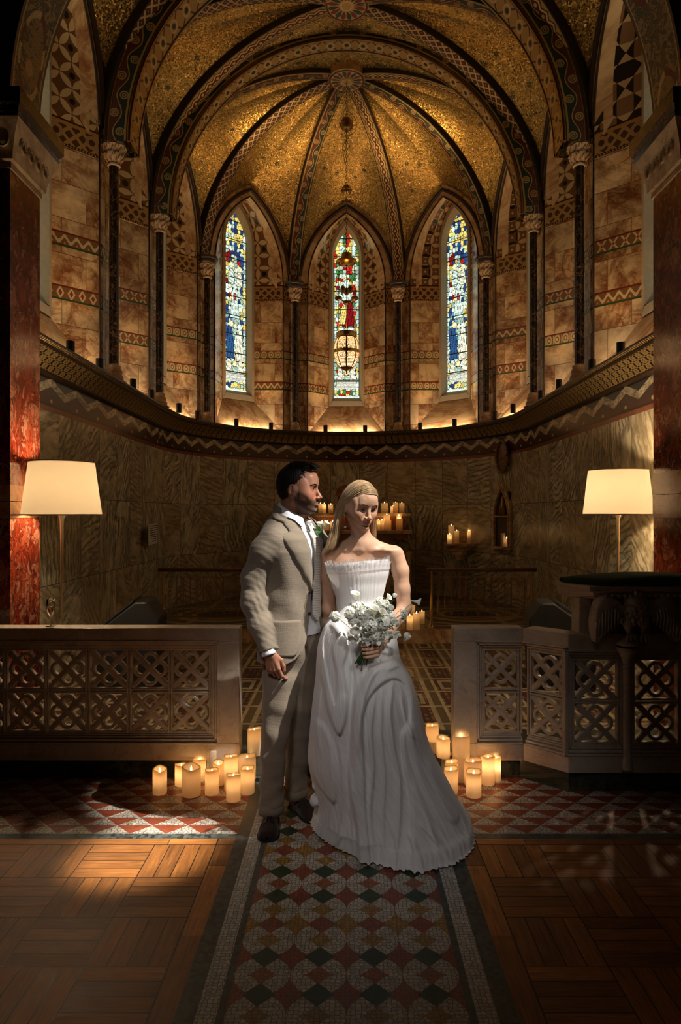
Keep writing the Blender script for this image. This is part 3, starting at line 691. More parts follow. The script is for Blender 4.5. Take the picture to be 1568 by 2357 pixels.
# ---------------------------------------------------------------- vaults and ribs
ZSP = 5.20
def ribcurve(S, Bp, zb, n=22, w=0):
    """quarter ellipse from springing S (2d) to boss Bp (2d) at height zb"""
    out = []
    for k in range(n+1):
        a = PI/2*k/n; f = math.cos(a); p = Bp+(S-Bp)*f; out.append(Vector((p.x, p.y, ZSP+(zb-ZSP)*math.sin(a))))
    return out
def rib(name, C, width, mats, inner_down=.05, side=.10, shrink=0):
    """flat banded rib along curve C; the band faces the room (towards the chord centre)"""
    L = 0; rowsA = []; uv = []
    for k, p in enumerate(C):
        if k: L += (p-C[k-1]).length
        t = (C[min(k+1, len(C)-1)]-C[max(k-1, 0)]).normalized(); lat = (C[-1]-C[0]); lat.z = 0; lat = lat.normalized().cross(Vector((0, 0, 1)))
        nrm_ = t.cross(lat).normalized()
        if nrm_.dot(Vector((C[-1].x, C[-1].y, 3))-p) < 0: nrm_ = -nrm_
        hw = width/2*(1-shrink*k/(len(C)-1))
        rowsA.append([p-lat*hw-nrm_*side+nrm_*inner_down, p-lat*hw+nrm_*inner_down, p-lat*hw*.12+nrm_*(inner_down+.012), p+lat*hw*.12+nrm_*(inner_down+.012), p+lat*hw+nrm_*inner_down, p+lat*hw-nrm_*side+nrm_*inner_down]); uv.append([(L, 0), (L, 0), (L, .44), (L, .56), (L, 1), (L, 1)])
    mb = MB(); mb.grid(rowsA, uv=uv); return struct(name, mb, mats)
def arcc(y, r=2.1, z=5.15, n=40): return [Vector((-r*math.cos(PI*k/n), y, z+r*math.sin(PI*k/n))) for k in range(n+1)]
web = MB(); RS = random.Random(5); STARS = []
def patch(Rb, Wc, m=9):
    """ruled web between a rib curve and the wall curve + ridge; both lists start at the springing and end at the boss"""
    n = len(Rb); rows = []
    for k in range(n):
        a, b = Rb[k], Wc[k]; rows.append([a.lerp(b, j/m)+Vector((0, 0, .05*math.sin(PI*j/m)*math.sin(PI*k/(n-1)))) for j in range(m+1)])
    web.grid(rows)
    for k in range(3, n-2, 3):                       # dark six-pointed stars set in the gold
        for j in range(1, m, 3):
            q = rows[k][j]; du = rows[k][j+1]-rows[k][j-1]; dv = rows[k+1][j]-rows[k-1][j]
            if du.length < .12 or RS.random() < .35: continue
            du.normalize(); nn = du.cross(dv).normalized(); cen = Vector((0, q.y, 5.2)); nn = nn if nn.dot(cen-q) > 0 else -nn; dv = nn.cross(du); s_ = .042; c0 = q+nn*.006+du*RS.uniform(-.05, .05)+dv*RS.uniform(-.04, .04)
            ring = [c0+(du*math.cos(PI*i/6)+dv*math.sin(PI*i/6))*(s_ if i % 2 == 0 else s_*.42) for i in range(12)]; inn = [c0+(du*math.cos(PI*i/6)+dv*math.sin(PI*i/6))*s_*.2 for i in range(12)]
            web.add(ring+inn, [(i, (i+1) % 12, 12+(i+1) % 12, 12+i) for i in range(12)], mi=1)
def resample(P, ts):
    L = [0]
    for a, b in zip(P, P[1:]): L.append(L[-1]+(b-a).length)
    out = []
    for t in ts:
        s = t*L[-1]; k = 0
        while k < len(P)-2 and L[k+1] < s: k += 1
        d = L[k+1]-L[k]; out.append(P[k].lerp(P[k+1], (s-L[k])/d if d > 1e-9 else 0))
    return out
def wallridge(fr, sgn, boss, n, share=.45, za=6.64):
    """from springing up the wall arch to its apex, then the ridge to the boss"""
    h = fr[3]; arc = arch_half(h, ZS-.05, za, 12); A = [bp(fr, sgn*x, -.005, z) for x, z in arc]
    ap = A[-1]; ridge = []
    for k in range(1, 15):
        t = k/14; p = ap.lerp(boss, t); p.z = ap.z+(boss.z-ap.z)*(1-(1-t)**1.6); ridge.append(p)
    n1 = int(round(n*share)); ts1 = [k/n1 for k in range(n1)]; ts2 = [k/(n-n1) for k in range(n-n1+1)]
    return resample(A, ts1)+resample([ap]+ridge, ts2)
def archridge(y, sgn, boss, n, share=.62, r=2.2):
    A = [Vector((sgn*r*math.cos(PI/2*k/20), y, 5.15+r*math.sin(PI/2*k/20))) for k in range(21)]; A[0].z = 5.15
    n1 = int(round(n*share)); return resample(A, [k/n1 for k in range(n1)])+resample([A[-1], boss], [k/(n-n1) for k in range(n-n1+1)])
BO = Vector((0, 9.05, 7.36)); NR = 22
# apse
apse = [3, 4, 5, 6, 7-0]
vi = [2, 3, 4, 5, 6, 7]                                  # B C D D' C' B'
spr = {k: (Wp[k] if k not in (2, 7) else Wp[k]+Vector((0, .12))) for k in vi}
rc = {k: ribcurve(spr[k], Vector((0, 9.05)), BO.z, NR) for k in vi}
pat = {2: 'scroll', 3: 'diam', 4: 'scroll', 5: 'zig', 6: 'scroll', 7: 'zig'}
tn = 30
for k in vi:
    rib('trim_%d' % tn, rc[k][:-1], .21, MT[pat[k]], shrink=.25); tn += 1
for i in (2, 3, 4, 5, 6):
    fr = bayframe(i)
    patch(rc[i], wallridge(fr, -1, BO, NR)); patch(rc[i+1], wallridge(fr, 1, BO, NR))
for s, k in ((-1, 2), (1, 7)): patch(rc[k], archridge(8.42, s, BO, NR))
# quadripartite bays towards the nave
for (i0, y0, y1, zb, pt4, front, back) in ((1, 6.9, 8.2, 7.22, ('diam', 'zig', 'diam', 'scroll'), 6.9, 8.2), (0, 5.0, 6.6, 7.22, ('scroll', 'diam', 'zig', 'scroll'), 4.8, 6.6)):
    bo = Vector((0, (Wp[i0].y+Wp[i0+1].y)/2, zb)); j = NB-i0
    cs = [Wp[i0], Wp[i0+1], Wp[j-1], Wp[j]]              # left front, left back, right back, right front
    cur = [ribcurve(c, Vector((0, bo.y)), zb, NR) for c in cs]
    for c, p in zip(cur, pt4): rib('trim_%d' % tn, c[:-1], .20, MT[p], shrink=.2); tn += 1
    fl, frr = bayframe(i0), bayframe(NB-1-i0)
    patch(cur[0], wallridge(fl, -1, bo, NR)); patch(cur[1], wallridge(fl, 1, bo, NR)); patch(cur[2], wallridge(frr, -1, bo, NR)); patch(cur[3], wallridge(frr, 1, bo, NR))
    patch(cur[1], archridge(back, -1, bo, NR)); patch(cur[2], archridge(back, 1, bo, NR)); patch(cur[0], archridge(front, -1, bo, NR)); patch(cur[3], archridge(front, 1, bo, NR))
    mb = MB(); mb.lathe([(.001, 0), (.24, 0), (.25, .02), (.25, .08)], 32, (0, bo.y, zb-.07)); struct('trim_%d' % tn, mb, MT['boss']); tn += 1
struct('ceiling', web, [MT['gold'], plain('star_tesserae', (.045, .05, .025), .4)], smooth=True)
# transverse arches: painted face towards the nave, patterned soffit, roll on the edge
for y0, y1, face in ((6.60, 6.92, 'scroll'), (8.20, 8.44, 'scroll')):
    mb = MB(); n = 48
    for (rA, yA, rB, yB, mi) in ((2.10, y0+.02, 2.10, y1-.02, 0), (2.12, y0, 2.34, y0, 1), (2.12, y1, 2.34, y1, 1)):
        rows = []; uv = []
        for k in range(n+1):
            a = PI*k/n; z0 = 5.15
            rows.append([Vector((-r*math.cos(a), y, z0+r*math.sin(a))) for r, y in ((rA, yA), (rB, yB))]); uv.append([(2.1*a, 0), (2.1*a, 1)])
        mb.grid(rows, uv=uv, mi=mi)
    for y in (y0+.012, y1-.012): mb.tube([Vector((-2.112*math.cos(PI*k/n), y, 5.15+2.112*math.sin(PI*k/n))) for k in range(n+1)], .02, 6, mi=2)
    mb.tube([Vector((-2.33*math.cos(PI*k/n), y0-.005, 5.15+2.33*math.sin(PI*k/n))) for k in range(n+1)], .018, 6, mi=3)
    struct('trim_%d' % tn, mb, [MT['soff'], MT[face], MT['oldbrass'], MT['dark']], angle=40); tn += 1
# rosette where the apse ribs meet
mb = MB(); rows = []; uv = []
for r, z in ((.001, -.05), (.07, -.045), (.08, -.03), (.23, -.03), (.245, -.015), (.25, .06)):
    rows.append([(r*math.cos(2*PI*k/48), BO.y+r*math.sin(2*PI*k/48), BO.z-.06+z) for k in range(49)]); uv.append([(k/48, r) for k in range(49)])
mb.grid(rows, uv=uv); struct('trim_%d' % tn, mb, MT['boss']); tn += 1
# ---------------------------------------------------------------- columns
def column_parts(root, ztop=ZS, r=.045, big=1.0):
    b = MB(); b.lathe([(.0, .0), (.088, 0), (.092, .02), (.088, .055), (.078, .062), (.075, .075), (.078, .085), (.078, .105), (.066, .118), (.062, .13), (.066, .14), (.064, .155), (.05, .165), (.045, .17)], 24, (0, 0, 0)); b.b2((-.095, -.095, 0), (.095, .095, .012))
    mk('base', b, MT['capital'], root, angle=40, world=False)
    H = ztop-ZC; b = MB(); b.lathe([(r, .165), (r*1.03, .8), (r, H-.30)], 24); mk('shaft', b, MT['nero'], root, smooth=True, world=False)
    b = MB(); n = 48; rows = []
    for (rr, z, am) in ((.050, -.305, 0), (.062, -.295, 0), (.062, -.28, 0), (.052, -.272, 0), (.060, -.26, .006), (.082, -.225, .014), (.098, -.19, .010), (.088, -.175, .012), (.100, -.14, .018), (.118, -.115, .010), (.105, -.10, .006), (.112, -.095, 0), (.112, -.088, 0)):
        row = []
        for k in range(n):
            a = 2*PI*k/n; lobe = abs(math.sin(a*4+(PI/8 if z > -.18 else 0)))**.6; R_ = rr+am*(lobe-.5)+am*.35*math.sin(a*24+z*90)
            row.append((R_*math.cos(a), R_*math.sin(a), H+z))
        rows.append(row)
    b.grid(rows, close_v=True, flip=True)
    for k in range(8):                               # curled leaf tips
        a = PI/4*k; b.ell((.098*math.cos(a), .098*math.sin(a), H-.118), (.017, .017, .014), 8, 6); a += PI/8; b.ell((.088*math.cos(a), .088*math.sin(a), H-.195), (.015, .015, .012), 8, 6)
    mk('capital', b, MT['carved'], root, angle=50, world=False)
    b = MB(); pr = [(.115, -.09), (.128, -.075), (.135, -.05), (.128, -.045), (.15, -.03), (.158, 0)]
    rows = [[(rr*math.cos(PI/4*k+PI/8), rr*math.sin(PI/4*k+PI/8), H+z) for k in range(8)] for rr, z in pr]; b.grid(rows, close_v=True, flip=True); m0 = len(b.v)-8; b.f.append([m0+k for k in range(8)]); b.uv.append(None); b.m.append(0)
    mk('abacus', b, MT['dark'], root, world=False)
where = {1: 'left side, nearest the nave', 2: 'left side, second from the nave', 3: 'left of the left stained glass window', 4: 'between the left and the central stained glass windows', 5: 'between the central and the right stained glass windows', 6: 'right of the right stained glass window', 7: 'right side, second from the nave', 8: 'right side, nearest the nave'}
c0 = None
for k in range(1, 9):
    lab = 'slender dark column with carved capital on the cornice, '+where[k]
    if c0 is None: c0 = thing('column', lab, 'column', (V[k].x, V[k].y, ZC), 0, 'dark columns on the apse cornice'); column_parts(c0); c = c0
    else: c = copy_tree(c0); c.location = (V[k].x, V[k].y, ZC); c['label'] = lab
# ---------------------------------------------------------------- uplights on the cornice
def spot_xy(i, u): fr = bayframe(i); p = bp(fr, u, -.13, ZC); return p
spots = [(i, u) for i in range(NB) for u in (-.34, .30)]
s0 = None; BN = ['left of the chancel, first bay', 'left of the chancel, second bay', 'left of the chancel, third bay', 'under the left stained glass window', 'under the central stained glass window', 'under the right stained glass window', 'right of the chancel, third bay', 'right of the chancel, second bay', 'right of the chancel, first bay']
for i, u in spots:
    p = spot_xy(i, u); lab = 'small black cylinder uplight on the cornice %s, %s one' % (BN[i], 'left' if u < 0 else 'right')
    if s0 is None:
        s0 = thing('uplight', lab, 'spotlight', tuple(p), 0, 'black uplights along the cornice'); b = MB(); b.lathe([(.0, 0), (.034, 0), (.034, .115), (.028, .115), (.026, .09), (0, .09)], 16); mk('housing', b, MT['spot'], s0, angle=40, world=False); s = s0
    else: s = copy_tree(s0); s.location = p; s['label'] = lab
for i in range(NB):
    fr = bayframe(i); wgt = 1.0 if 2 <= i <= 6 else .8
    light('sill_strip', 'AREA', bp(fr, 0, -.03, ZC+.035), P_SILL*wgt, (1, .72, .45), aim=bp(fr, 0, .5, ZC+.75), sx=.95, sy=.03)
    bpnt = Vector((0, 9.05, 7.3)) if i > 1 and i < 7 else Vector((0, fr[0].y, 7.2))
    for u in (-.34, .30):
        p = spot_xy(i, u)+Vector((0, 0, .10)); light('uplight_beam', 'SPOT', p, P_UP*wgt, (1, .58, .24), .03, aim=bp(fr, u*.7, .14, 4.6), cone=76, blend=1.0)
for s in (-1, 1): light('vault_beam', 'SPOT', (s*1.75, 8.9, 3.0), P_UP*19, (1, .66, .28), .04, aim=(-s*.72, 9.75, 6.75), cone=20, blend=.9)
for s in (-1, 1): light('vault_beam', 'SPOT', (s*1.95, 7.5, 3.0), P_UP*3.2, (1, .62, .24), .04, aim=(-s*1.2, 8.95, 6.6), cone=30, blend=1.0)
# ---------------------------------------------------------------- chancel arch, piers, floors
PX, PA, PB = 2.14, 4.34, 4.76
for s, nm in ((-1, 'left'), (1, 'right')):
    t = thing('pier', 'massive red marble pier with carved capital on the %s of the chancel' % nm, 'pier', (s*(PX+.25), (PA+PB)/2, 0), 0, 'red marble piers of the chancel arch')
    b = MB(); zA = {-1: (1.52, 1.73), 1: (1.52, 1.83)}[s]
    b.b2((s*PX, PA, 0), (s*(PX+.53), PB, zA[0])); b.b2((s*PX, PA, zA[1]), (s*(PX+.53), PB, 3.78)); mk('shaft', b, MT['rosso'], t)
    b = MB(); b.b2((s*(PX-.004), PA-.004, zA[0]), (s*(PX+.53), PB+.004, lerp(*zA, .5)-.002)); b.b2((s*(PX-.004), PA-.004, lerp(*zA, .5)+.002), (s*(PX+.53), PB+.004, zA[1])); mk('band_block', b, m_marble('pier_band_'+nm, (.52, .27, .14), (.40, .19, .09), (.25, .06, .03), 3, s*2.0), t)
    b = MB()
    for (o, z0, z1) in ((.012, 3.74, 3.77),): b.b2((s*(PX-o), PA-o, z0), (s*(PX+.545), PB+o, z1))
    rows = []; prof = [(.0, 3.77), (.03, 3.79), (.035, 3.84), (.06, 3.93), (.10, 4.02)]
    pts = [(PX+.6, PA), (PX, PA), (PX, PB), (PX+.6, PB)]
    def corner(o): return [(s*(PX+.545), PA-o), (s*(PX-o), PA-o), (s*(PX-o), PB+o), (s*(PX+.545), PB+o)]
    b.grid([[(x, y, z) for x, y in corner(o)] for o, z in prof])
    for q in range(3):                               # carved foliage scrolls on the two visible faces
        for k in range(4):
            yy = PA+.05+k*.105; cx = s*(PX-.05); zz = 3.90
            b.tube([(cx-s*.01, yy+.045*math.cos(a)*(1-a/16), zz+.06*math.sin(a)*(1-a/16)) for a in [j*.55 for j in range(18)]], .009, 5)
            xx = PX+.02+k*.12; b.tube([(s*(xx+.045*math.cos(a)*(1-a/16)), PA-.055, zz+.06*math.sin(a)*(1-a/16)) for a in [j*.55 for j in range(18)]], .009, 5)
        break
    mk('capital', b, MT['capital'], t, angle=40)
    b = MB(); prof = [(.09, 4.02), (.105, 4.05), (.095, 4.06), (.12, 4.10), (.12, 4.19)]; b.grid([[(x, y, z) for x, y in corner(o)] for o, z in prof]); c4 = corner(.12); b.add([(x, y, 4.19) for x, y in c4], [(0, 1, 2, 3)]); mk('abacus', b, MT['nero'], t)
# chancel arch intrados with mosaic medallions, and its face
M = Mat('arch_mosaic', .4, .3); u, v, _ = M.coords('UV'); t = (u/1.05).fr()-.5; x = (v-.5)*.42; y = t*1.05
r = hyp(x/.145, y/.27); ch = M.vor(M.vec(x, y, 0.0), 70, 'DISTANCE_TO_EDGE', .6, '2D'); nn = M.noise(M.vec(x*1.0, y*1.0, u), 9, 4, .6, 1.5)
c = M.mix(nn.ramp(.4, .6), (.14, .10, .05), (.34, .24, .12)); c = M.mix(((nn*30).sin().gt(.6)), c, (.05, .06, .04)); inn = M.mix((nn*22).sin().gt(.2), (.30, .20, .09), (.07, .09, .06)); inn = M.mix(hyp(x/.05, (y+.08)/.05).lt(1), inn, (.5, .3, .15))
c = M.mix(r.lt(1), c, inn); c = M.mix((r-1).ab().lt(.09), c, M.mix(((y.at2(x))*4).sin().gt(0), (.16, .03, .02), (.55, .42, .22)))
c = M.mix(x.ab().gt(.185), c, (.10, .05, .03)); c = M.mix((x.ab()-.178).ab().lt(.006), c, (.5, .4, .2)); c = M.mix(ch.lt(.05), c, (.02, .012, .01)); M.base(c)
mb = MB(); n = 60; rows = []; uv = []
for k in range(n+1): a = PI*k/n; rows.append([(-PX*math.cos(a), yy, 4.19+PX*math.sin(a)) for yy in (PA, PB)]); uv.append([(PX*a+.12, 0), (PX*a+.12, 1)])
mb.grid(rows, uv=uv, mi=0)
for yy, fl in ((PA, False), (PB, True)):
    mb.grid([[(-r_*math.cos(PI*k/n), yy, 4.19+r_*math.sin(PI*k/n)) for r_ in (PX, 3.2)] for k in range(n+1)], mi=1, flip=fl)
struct('wall_chancel_arch', mb, [M.m, plain('arch_face', (.06, .035, .02), .6)])
NM = m_marble('nave_marble', (.05, .035, .025), (.09, .05, .03), (.02, .01, .01), 2, 6)
for s, nm in ((-1, 'left'), (1, 'right')):
    mb = MB(); mb.b2((s*(PX+.56), PA+.02, 0), (s*5.2, PB-.02, 8)); struct('wall_front_'+nm, mb, NM)
    mb = MB(); mb.b2((s*2.41, PB+.13, 0), (s*2.7, PB+.16, 2.84)); mb.b2((s*2.41, PB+.13, 2.85), (s*3.4, PB+.3, 8)); struct('wall_return_'+nm, mb, NM)
mb = MB(); mb.b2((-5.2, PA+.02, 7.2), (5.2, PB, 8)); struct('wall_front_top', mb, NM)
# backing of the vault so no stray light comes in
mb = MB(); mb.b2((-3.4, 4.7, 8.0), (3.4, 12.4, 8.1)); struct('ceiling_back', mb, MT['dark'])['label'] = 'dark masonry above the vault'
# floors
mb = MB(); mb.b2((-5.2, .2, -.1), (-.53, 3.25, 0)); mb.b2((.53, .2, -.1), (5.2, 3.25, 0)); struct('floor_parquet', mb, MT['parquet'])
mb = MB(); mb.b2((-.53, .2, -.1), (.53, 3.25, .0005)); mb.b2((-5.2, 3.25, -.1), (5.2, 4.02, .0005)); struct('floor_mosaic', mb, MT['aisle'])
mb = MB(); mb.b2((-2.42, 4.02, -.05), (2.42, 4.5, .12)); struct('floor_threshold', mb, MT['green'])
mb = MB(); mb.b2((-2.42, 4.5, -.05), (2.42, 7.5, .119)); struct('floor_chancel', mb, MT['cosmati'])
mb = MB(); mb.b2((-2.42, 7.5, 0), (2.42, 7.54, .274)); struct('floor_step', mb, MT['marble'])
mb = MB(); mb.b2((-2.42, 7.54, 0), (2.42, 11.2, .275)); struct('floor_sanctuary', mb, MT['sanct'])
# nave shell behind and beside the camera (dark)
mb = MB(); mb.b2((-5.3, -3.0, 0), (-5.2, 4.5, 8)); mb.b2((-5.3, -3.1, 0), (5.3, -3.0, 8)); struct('wall_nave', mb, MT['dark'])
mb = MB(); mb.b2((-5.3, -3.1, -.12), (5.3, .2, -.001)); struct('floor_nave', mb, MT['dark'])
# ================================================================ pierced marble screens
def ring_strip(mb, pts, w, y0, y1, closed=True):
    """flat-section bar following a 2d polyline (x,z), y0..y1 thick"""
    n = len(pts); P = [Vector((p[0], p[1])) for p in pts]; rows = []
    for i in range(n):
        a, b = (P[(i-1) % n], P[(i+1) % n]) if closed else (P[max(i-1, 0)], P[min(i+1, n-1)])
        t = (b-a).normalized(); nn = Vector((-t.y, t.x)); o = P[i]+nn*w/2; q = P[i]-nn*w/2; c = .18*w
        rows.append([(o.x, y1, o.y), (o.x, y0+c, o.y), (o.x-nn.x*c, y0, o.y-nn.y*c), (q.x+nn.x*c, y0, q.y+nn.y*c), (q.x, y0+c, q.y), (q.x, y1, q.y)])
    mb.grid(rows, close_u=closed, close_v=True)
def tracery_cell(cx, cz, s, k):
    """quatrefoil ring crossed by two diagonal bars"""
    mb = MB(); h = s/2; pts = []
    for q in range(4):
        a0 = PI/2*q; c = (.245*s*math.cos(a0), .245*s*math.sin(a0))
        for j in range(11):
            a = a0-2.05+4.1*j/10; pts.append((cx+c[0]+.190*s*math.cos(a), cz+c[1]+.190*s*math.sin(a)))
    ring_strip(mb, pts, .088*s, .0, .035)
    for g in (1, -1):
        ring_strip(mb, [(cx-h, cz-h*g), (cx, cz), (cx+h, cz+h*g)], .150*s, -.001+.0005*g, .034, closed=False)
    return mb
def frame_bar(mb, a, b, w, y0, y1):
    ring_strip(mb, [a, ((a[0]+b[0])/2, (a[1]+b[1])/2), b], w, y0, y1, closed=False)
def screen_panel(parent, M4, x0, x1, z0, z1, ncol, nrow, mat, endcap=(1, 1), thick=.125, ztop=.879, zbot=.106, fx0=None, fx1=None):
    """one straight run in its own plane: x along, y into the stone; M4 places it"""
    fx0 = x0 if fx0 is None else fx0; fx1 = x1 if fx1 is None else fx1
    def put(mb, name, **k): mb.v = [tuple(M4 @ Vector(p)) for p in mb.v]; return mk(name, mb, mat, parent, **k)
    sides = (x0-fx0 > .02) or (fx1-x1 > .02); b = MB(); b.b2((fx0, 0, z1+.045), (fx1, thick, ztop))
    if not sides: put(b, 'top_rail', bevel=.004); b = MB()
    b.b2((fx0, 0, zbot), (fx1, thick, z0-.045))
    if x0-fx0 > .02: b.b2((fx0, 0, z0-.045), (x0-.045, thick, z1+.045))
    if fx1-x1 > .02: b.b2((x1+.045, 0, z0-.045), (fx1, thick, z1+.045))
    put(b, 'frame' if sides else 'bottom_rail', bevel=.004)
    b = MB(); b_top = b if sides else MB()            # stepped moulding round the opening
    for (o, w, yy) in ((.046, .012, -.004), (.030, .016, .008), (.014, .012, .020), (.003, .010, .030)):
        xa, xb = x0-o*(x0-fx0 > .02), x1+o*(fx1-x1 > .02); za, zb = z0-o, z1+o
        frame_bar(b, (xa-w/2, za), (xb+w/2, za), w, yy, yy+.05); frame_bar(b_top, (xa-w/2, zb), (xb+w/2, zb), w, yy, yy+.05)
        if x0-fx0 > .02: frame_bar(b, (xa, za), (xa, zb), w, yy, yy+.05)
        if fx1-x1 > .02: frame_bar(b, (xb, za), (xb, zb), w, yy, yy+.05)
    put(b, 'moulding')
    if not sides: put(b_top, 'moulding')
    cw, chh = (x1-x0)/ncol, (z1-z0)/nrow; b = MB()
    for k in range(ncol+1):
        for d in (-.009, .009): frame_bar(b, (x0+cw*k+d, z0), (x0+cw*k+d, z1), .011, .034, .068)
    for k in range(nrow+1):
        for d in (-.009, .009): frame_bar(b, (x0, z0+chh*k+d), (x1, z0+chh*k+d), .011, .035, .068)
    put(b, 'lattice')
    for k in range(ncol):
        for j in range(nrow):
            b = tracery_cell(x0+cw*(k+.5), z0+chh*(j+.5), min(cw, chh)-.032, k); b.v = [(p[0], p[1]+.038, p[2]) for p in b.v]; put(b, 'quatrefoil')
YF = 3.98
scr = thing('marble_screen', 'long pierced white marble altar screen on the left with two rows of quatrefoils', 'screen', (-1.8, YF+.06, 0), 0, 'pierced marble screens')
T = Matrix.Translation((0, YF, 0)); cw = .2432
screen_panel(scr, T, -.795-cw*8, -.795, .252, .756, 8, 2, MT['screen'], fx0=-3.3, fx1=-.627)
b = MB(); b.b2((-3.3, YF+.02, 0), (-.645, YF+.125, .106)); mk('plinth', b, MT['green'], scr)
scr2 = thing('marble_screen', 'pierced marble screen on the right that bends forward into the pulpit', 'screen', (1.2, YF+.06, 0), 0, 'pierced marble screens')
screen_panel(scr2, T, .80, 1.02, .252, .756, 1, 2, MT['screen'], fx0=.627, fx1=1.03)
pA = Vector((1.03, YF, 0)); pB = Vector((1.232, 3.787, 0)); dd = (pB-pA); Ld = dd.length; ang = math.atan2(dd.y, dd.x)
T2 = Matrix.Translation(pA) @ Matrix.Rotation(ang, 4, 'Z'); screen_panel(scr2, T2, .018, Ld-.018, .252, .756, 1, 2, MT['screen'], fx0=0, fx1=Ld)
b = MB(); b.b2((.645, YF+.02, 0), (1.05, YF+.12, .106)); b.box(((pA.x+pB.x)/2+.012, (pA.y+pB.y)/2+.06, .053), (Ld+.06, .09, .106), ang); mk('plinth', b, MT['green'], scr2)
# pulpit: front panels, colonnette, eagle, desk
pul = thing('pulpit', 'carved marble pulpit with a spread eagle under its reading desk', 'pulpit', (1.9, 3.9, 0))
YP = 3.787; T3 = Matrix.Translation((0, YP, 0))
screen_panel(pul, T3, 1.262, 1.53, .252, .740, 1, 2, MT['screen'], fx0=1.232, fx1=1.545)
screen_panel(pul, T3, 1.60, 1.87, .252, .740, 1, 2, MT['screen'], fx0=1.545, fx1=2.5)
screen_panel(pul, T3, 1.93, 2.20, .252, .740, 1, 2, MT['screen'], fx0=1.88, fx1=2.6)
b = MB(); b.b2((1.235, YP+.02, 0), (2.6, YP+.12, .106)); mk('plinth', b, MT['green'], pul)
b = MB(); cx = 1.545; b.lathe([(.030, .14), (.030, .18), (.022, .20), (.0235, .55), (.021, .70), (.028, .705), (.026, .715), (.022, .72), (.03, .75), (.045, .785), (.055, .795), (.055, .812)], 20, (cx, YP-.03, 0)); mk('colonnette', b, MT['screen'], pul, angle=40)
b = MB()                                              # back slab behind the eagle and the pier at its left
b.b2((1.30, YP+.03, .86), (1.372, YP+.16, 1.075)); b.b2((1.372, YP+.05, .86), (2.02, YP+.12, 1.08)); b.b2((1.92, YP+.02, .86), (2.02, YP+.16, 1.08))
b.add([(1.372, YP+.045, 1.075), (1.47, YP+.045, 1.075), (1.372, YP+.045, .98)], [(0, 1, 2)])
mk('back_slab', b, MT['screen'], pul, bevel=.005)
b = MB()                                              # desk: broad slab splayed at the left
pz = [(-.02, 1.075), (-.045, 1.095), (-.05, 1.115), (-.075, 1.125), (-.08, 1.15)]
rows = [[(1.27-(.0)-(-o)*.4, YP+.28, z), (1.255+o*.6, YP+.14, z), (1.40+o, YP+o, z), (2.30, YP+o, z), (2.30, YP+.35, z)] for o, z in pz]; b.grid(rows); n0 = len(b.v)-5; b.f.append([n0+k for k in range(5)]); b.uv.append(None); b.m.append(0)
for k in range(26): b.ell((1.42+k*.034, YP-.055, 1.10), (.012, .008, .011), 8, 6)
mk('desk', b, MT['screen'], pul)
EAG = Matrix.Translation((1.588, YP-.025, .0)) @ Matrix.Translation((0, 0, .852)) @ Matrix.Scale(1.22, 4) @ Matrix.Translation((0, 0, -.852)); b = MB()
b.ell((0, .0, .985), (.062, .045, .075), 18, 12); b.ell((.0, -.012, 1.02), (.05, .04, .045), 16, 10); b.ell((.012, -.012, 1.07), (.026, .03, .026), 14, 10)
b.tube([(0, -.005, 1.0), (.008, -.01, 1.04), (.012, -.012, 1.07)], [.045, .032, .026], 10); b.tube([(-.004, -.035, 1.076), (-.016, -.05, 1.068), (-.02, -.052, 1.052)], [.013, .009, .002], 8)
for k in range(70):                                   # breast feathers
    a = R.uniform(-1.2, 1.2); zz = R.uniform(.93, 1.05); r_ = .06*math.sqrt(max(.05, 1-((zz-.985)/.085)**2)); b.ell((r_*math.sin(a), -r_*.8*math.cos(a), zz), (.011, .005, .016), 6, 5)
for s in (-1, 1):
    b.tube([(s*.028, -.01, .95), (s*.036, -.015, .915), (s*.032, -.015, .885)], [.032, .024, .010], 10)
    for q in (-1, 0, 1): b.tube([(s*.032, -.015, .883), (s*.032+q*.016, -.038, .87), (s*.032+q*.022, -.045, .845)], [.009, .008, .003], 7)
b.lathe([(.03, .825), (.05, .83), (.052, .842), (.036, .852), (.026, .87), (0, .87)], 18, (-.03, -.005, 0))
b.v = [tuple(EAG @ Vector(p)) for p in b.v]; mk('eagle', b, MT['screen'], pul, smooth=True)
for s in (-1, 1):                                     # wings: layered feathers hanging from a raised shoulder arc
    b = MB(); out = catmull([(s*.05, 0, 1.00), (s*.085, 0, 1.035), (s*.125, 0, 1.062), (s*.165, 0, 1.048), (s*.19, 0, .99), (s*.20, 0, .92), (s*.19, 0, .845)], 5)
    inn = catmull([(s*.05, 0, .99), (s*.06, 0, .97), (s*.075, 0, .96), (s*.09, 0, .95), (s*.11, 0, .93), (s*.13, 0, .90), (s*.165, 0, .85)], 5)
    rows = []
    for k, (p, q) in enumerate(zip(out, inn)):
        rows.append([(p.x, .03, p.z), (p.x, -.012, p.z)]+[(lerp(p.x, q.x, t), -.02-.01*math.sin(PI*t)-.005*(j % 2), lerp(p.z, q.z, t)) for j, t in enumerate([.12, .2, .35, .45, .6, .7, .85, 1])]+[(q.x, .03, q.z)])
    b.grid(rows)
    for k in range(9):
        t = k/8; tx = s*lerp(.075, .19, t); zt = lerp(.975, 1.03, math.sin(PI*min(1, t*1.1))**.7)-.02*t; zb = lerp(.93, .845, t)
        b.tube([(tx*.96, -.026, zt-.02), (tx, -.031, (zt+zb)/2), (tx*.98, -.026, zb)], [.010, .0125, .005], 8, flat=.5)
    b.v = [tuple(EAG @ Vector(p)) for p in b.v]; mk('wing', b, MT['screen'], pul, angle=60)
b = MB(); rows = []
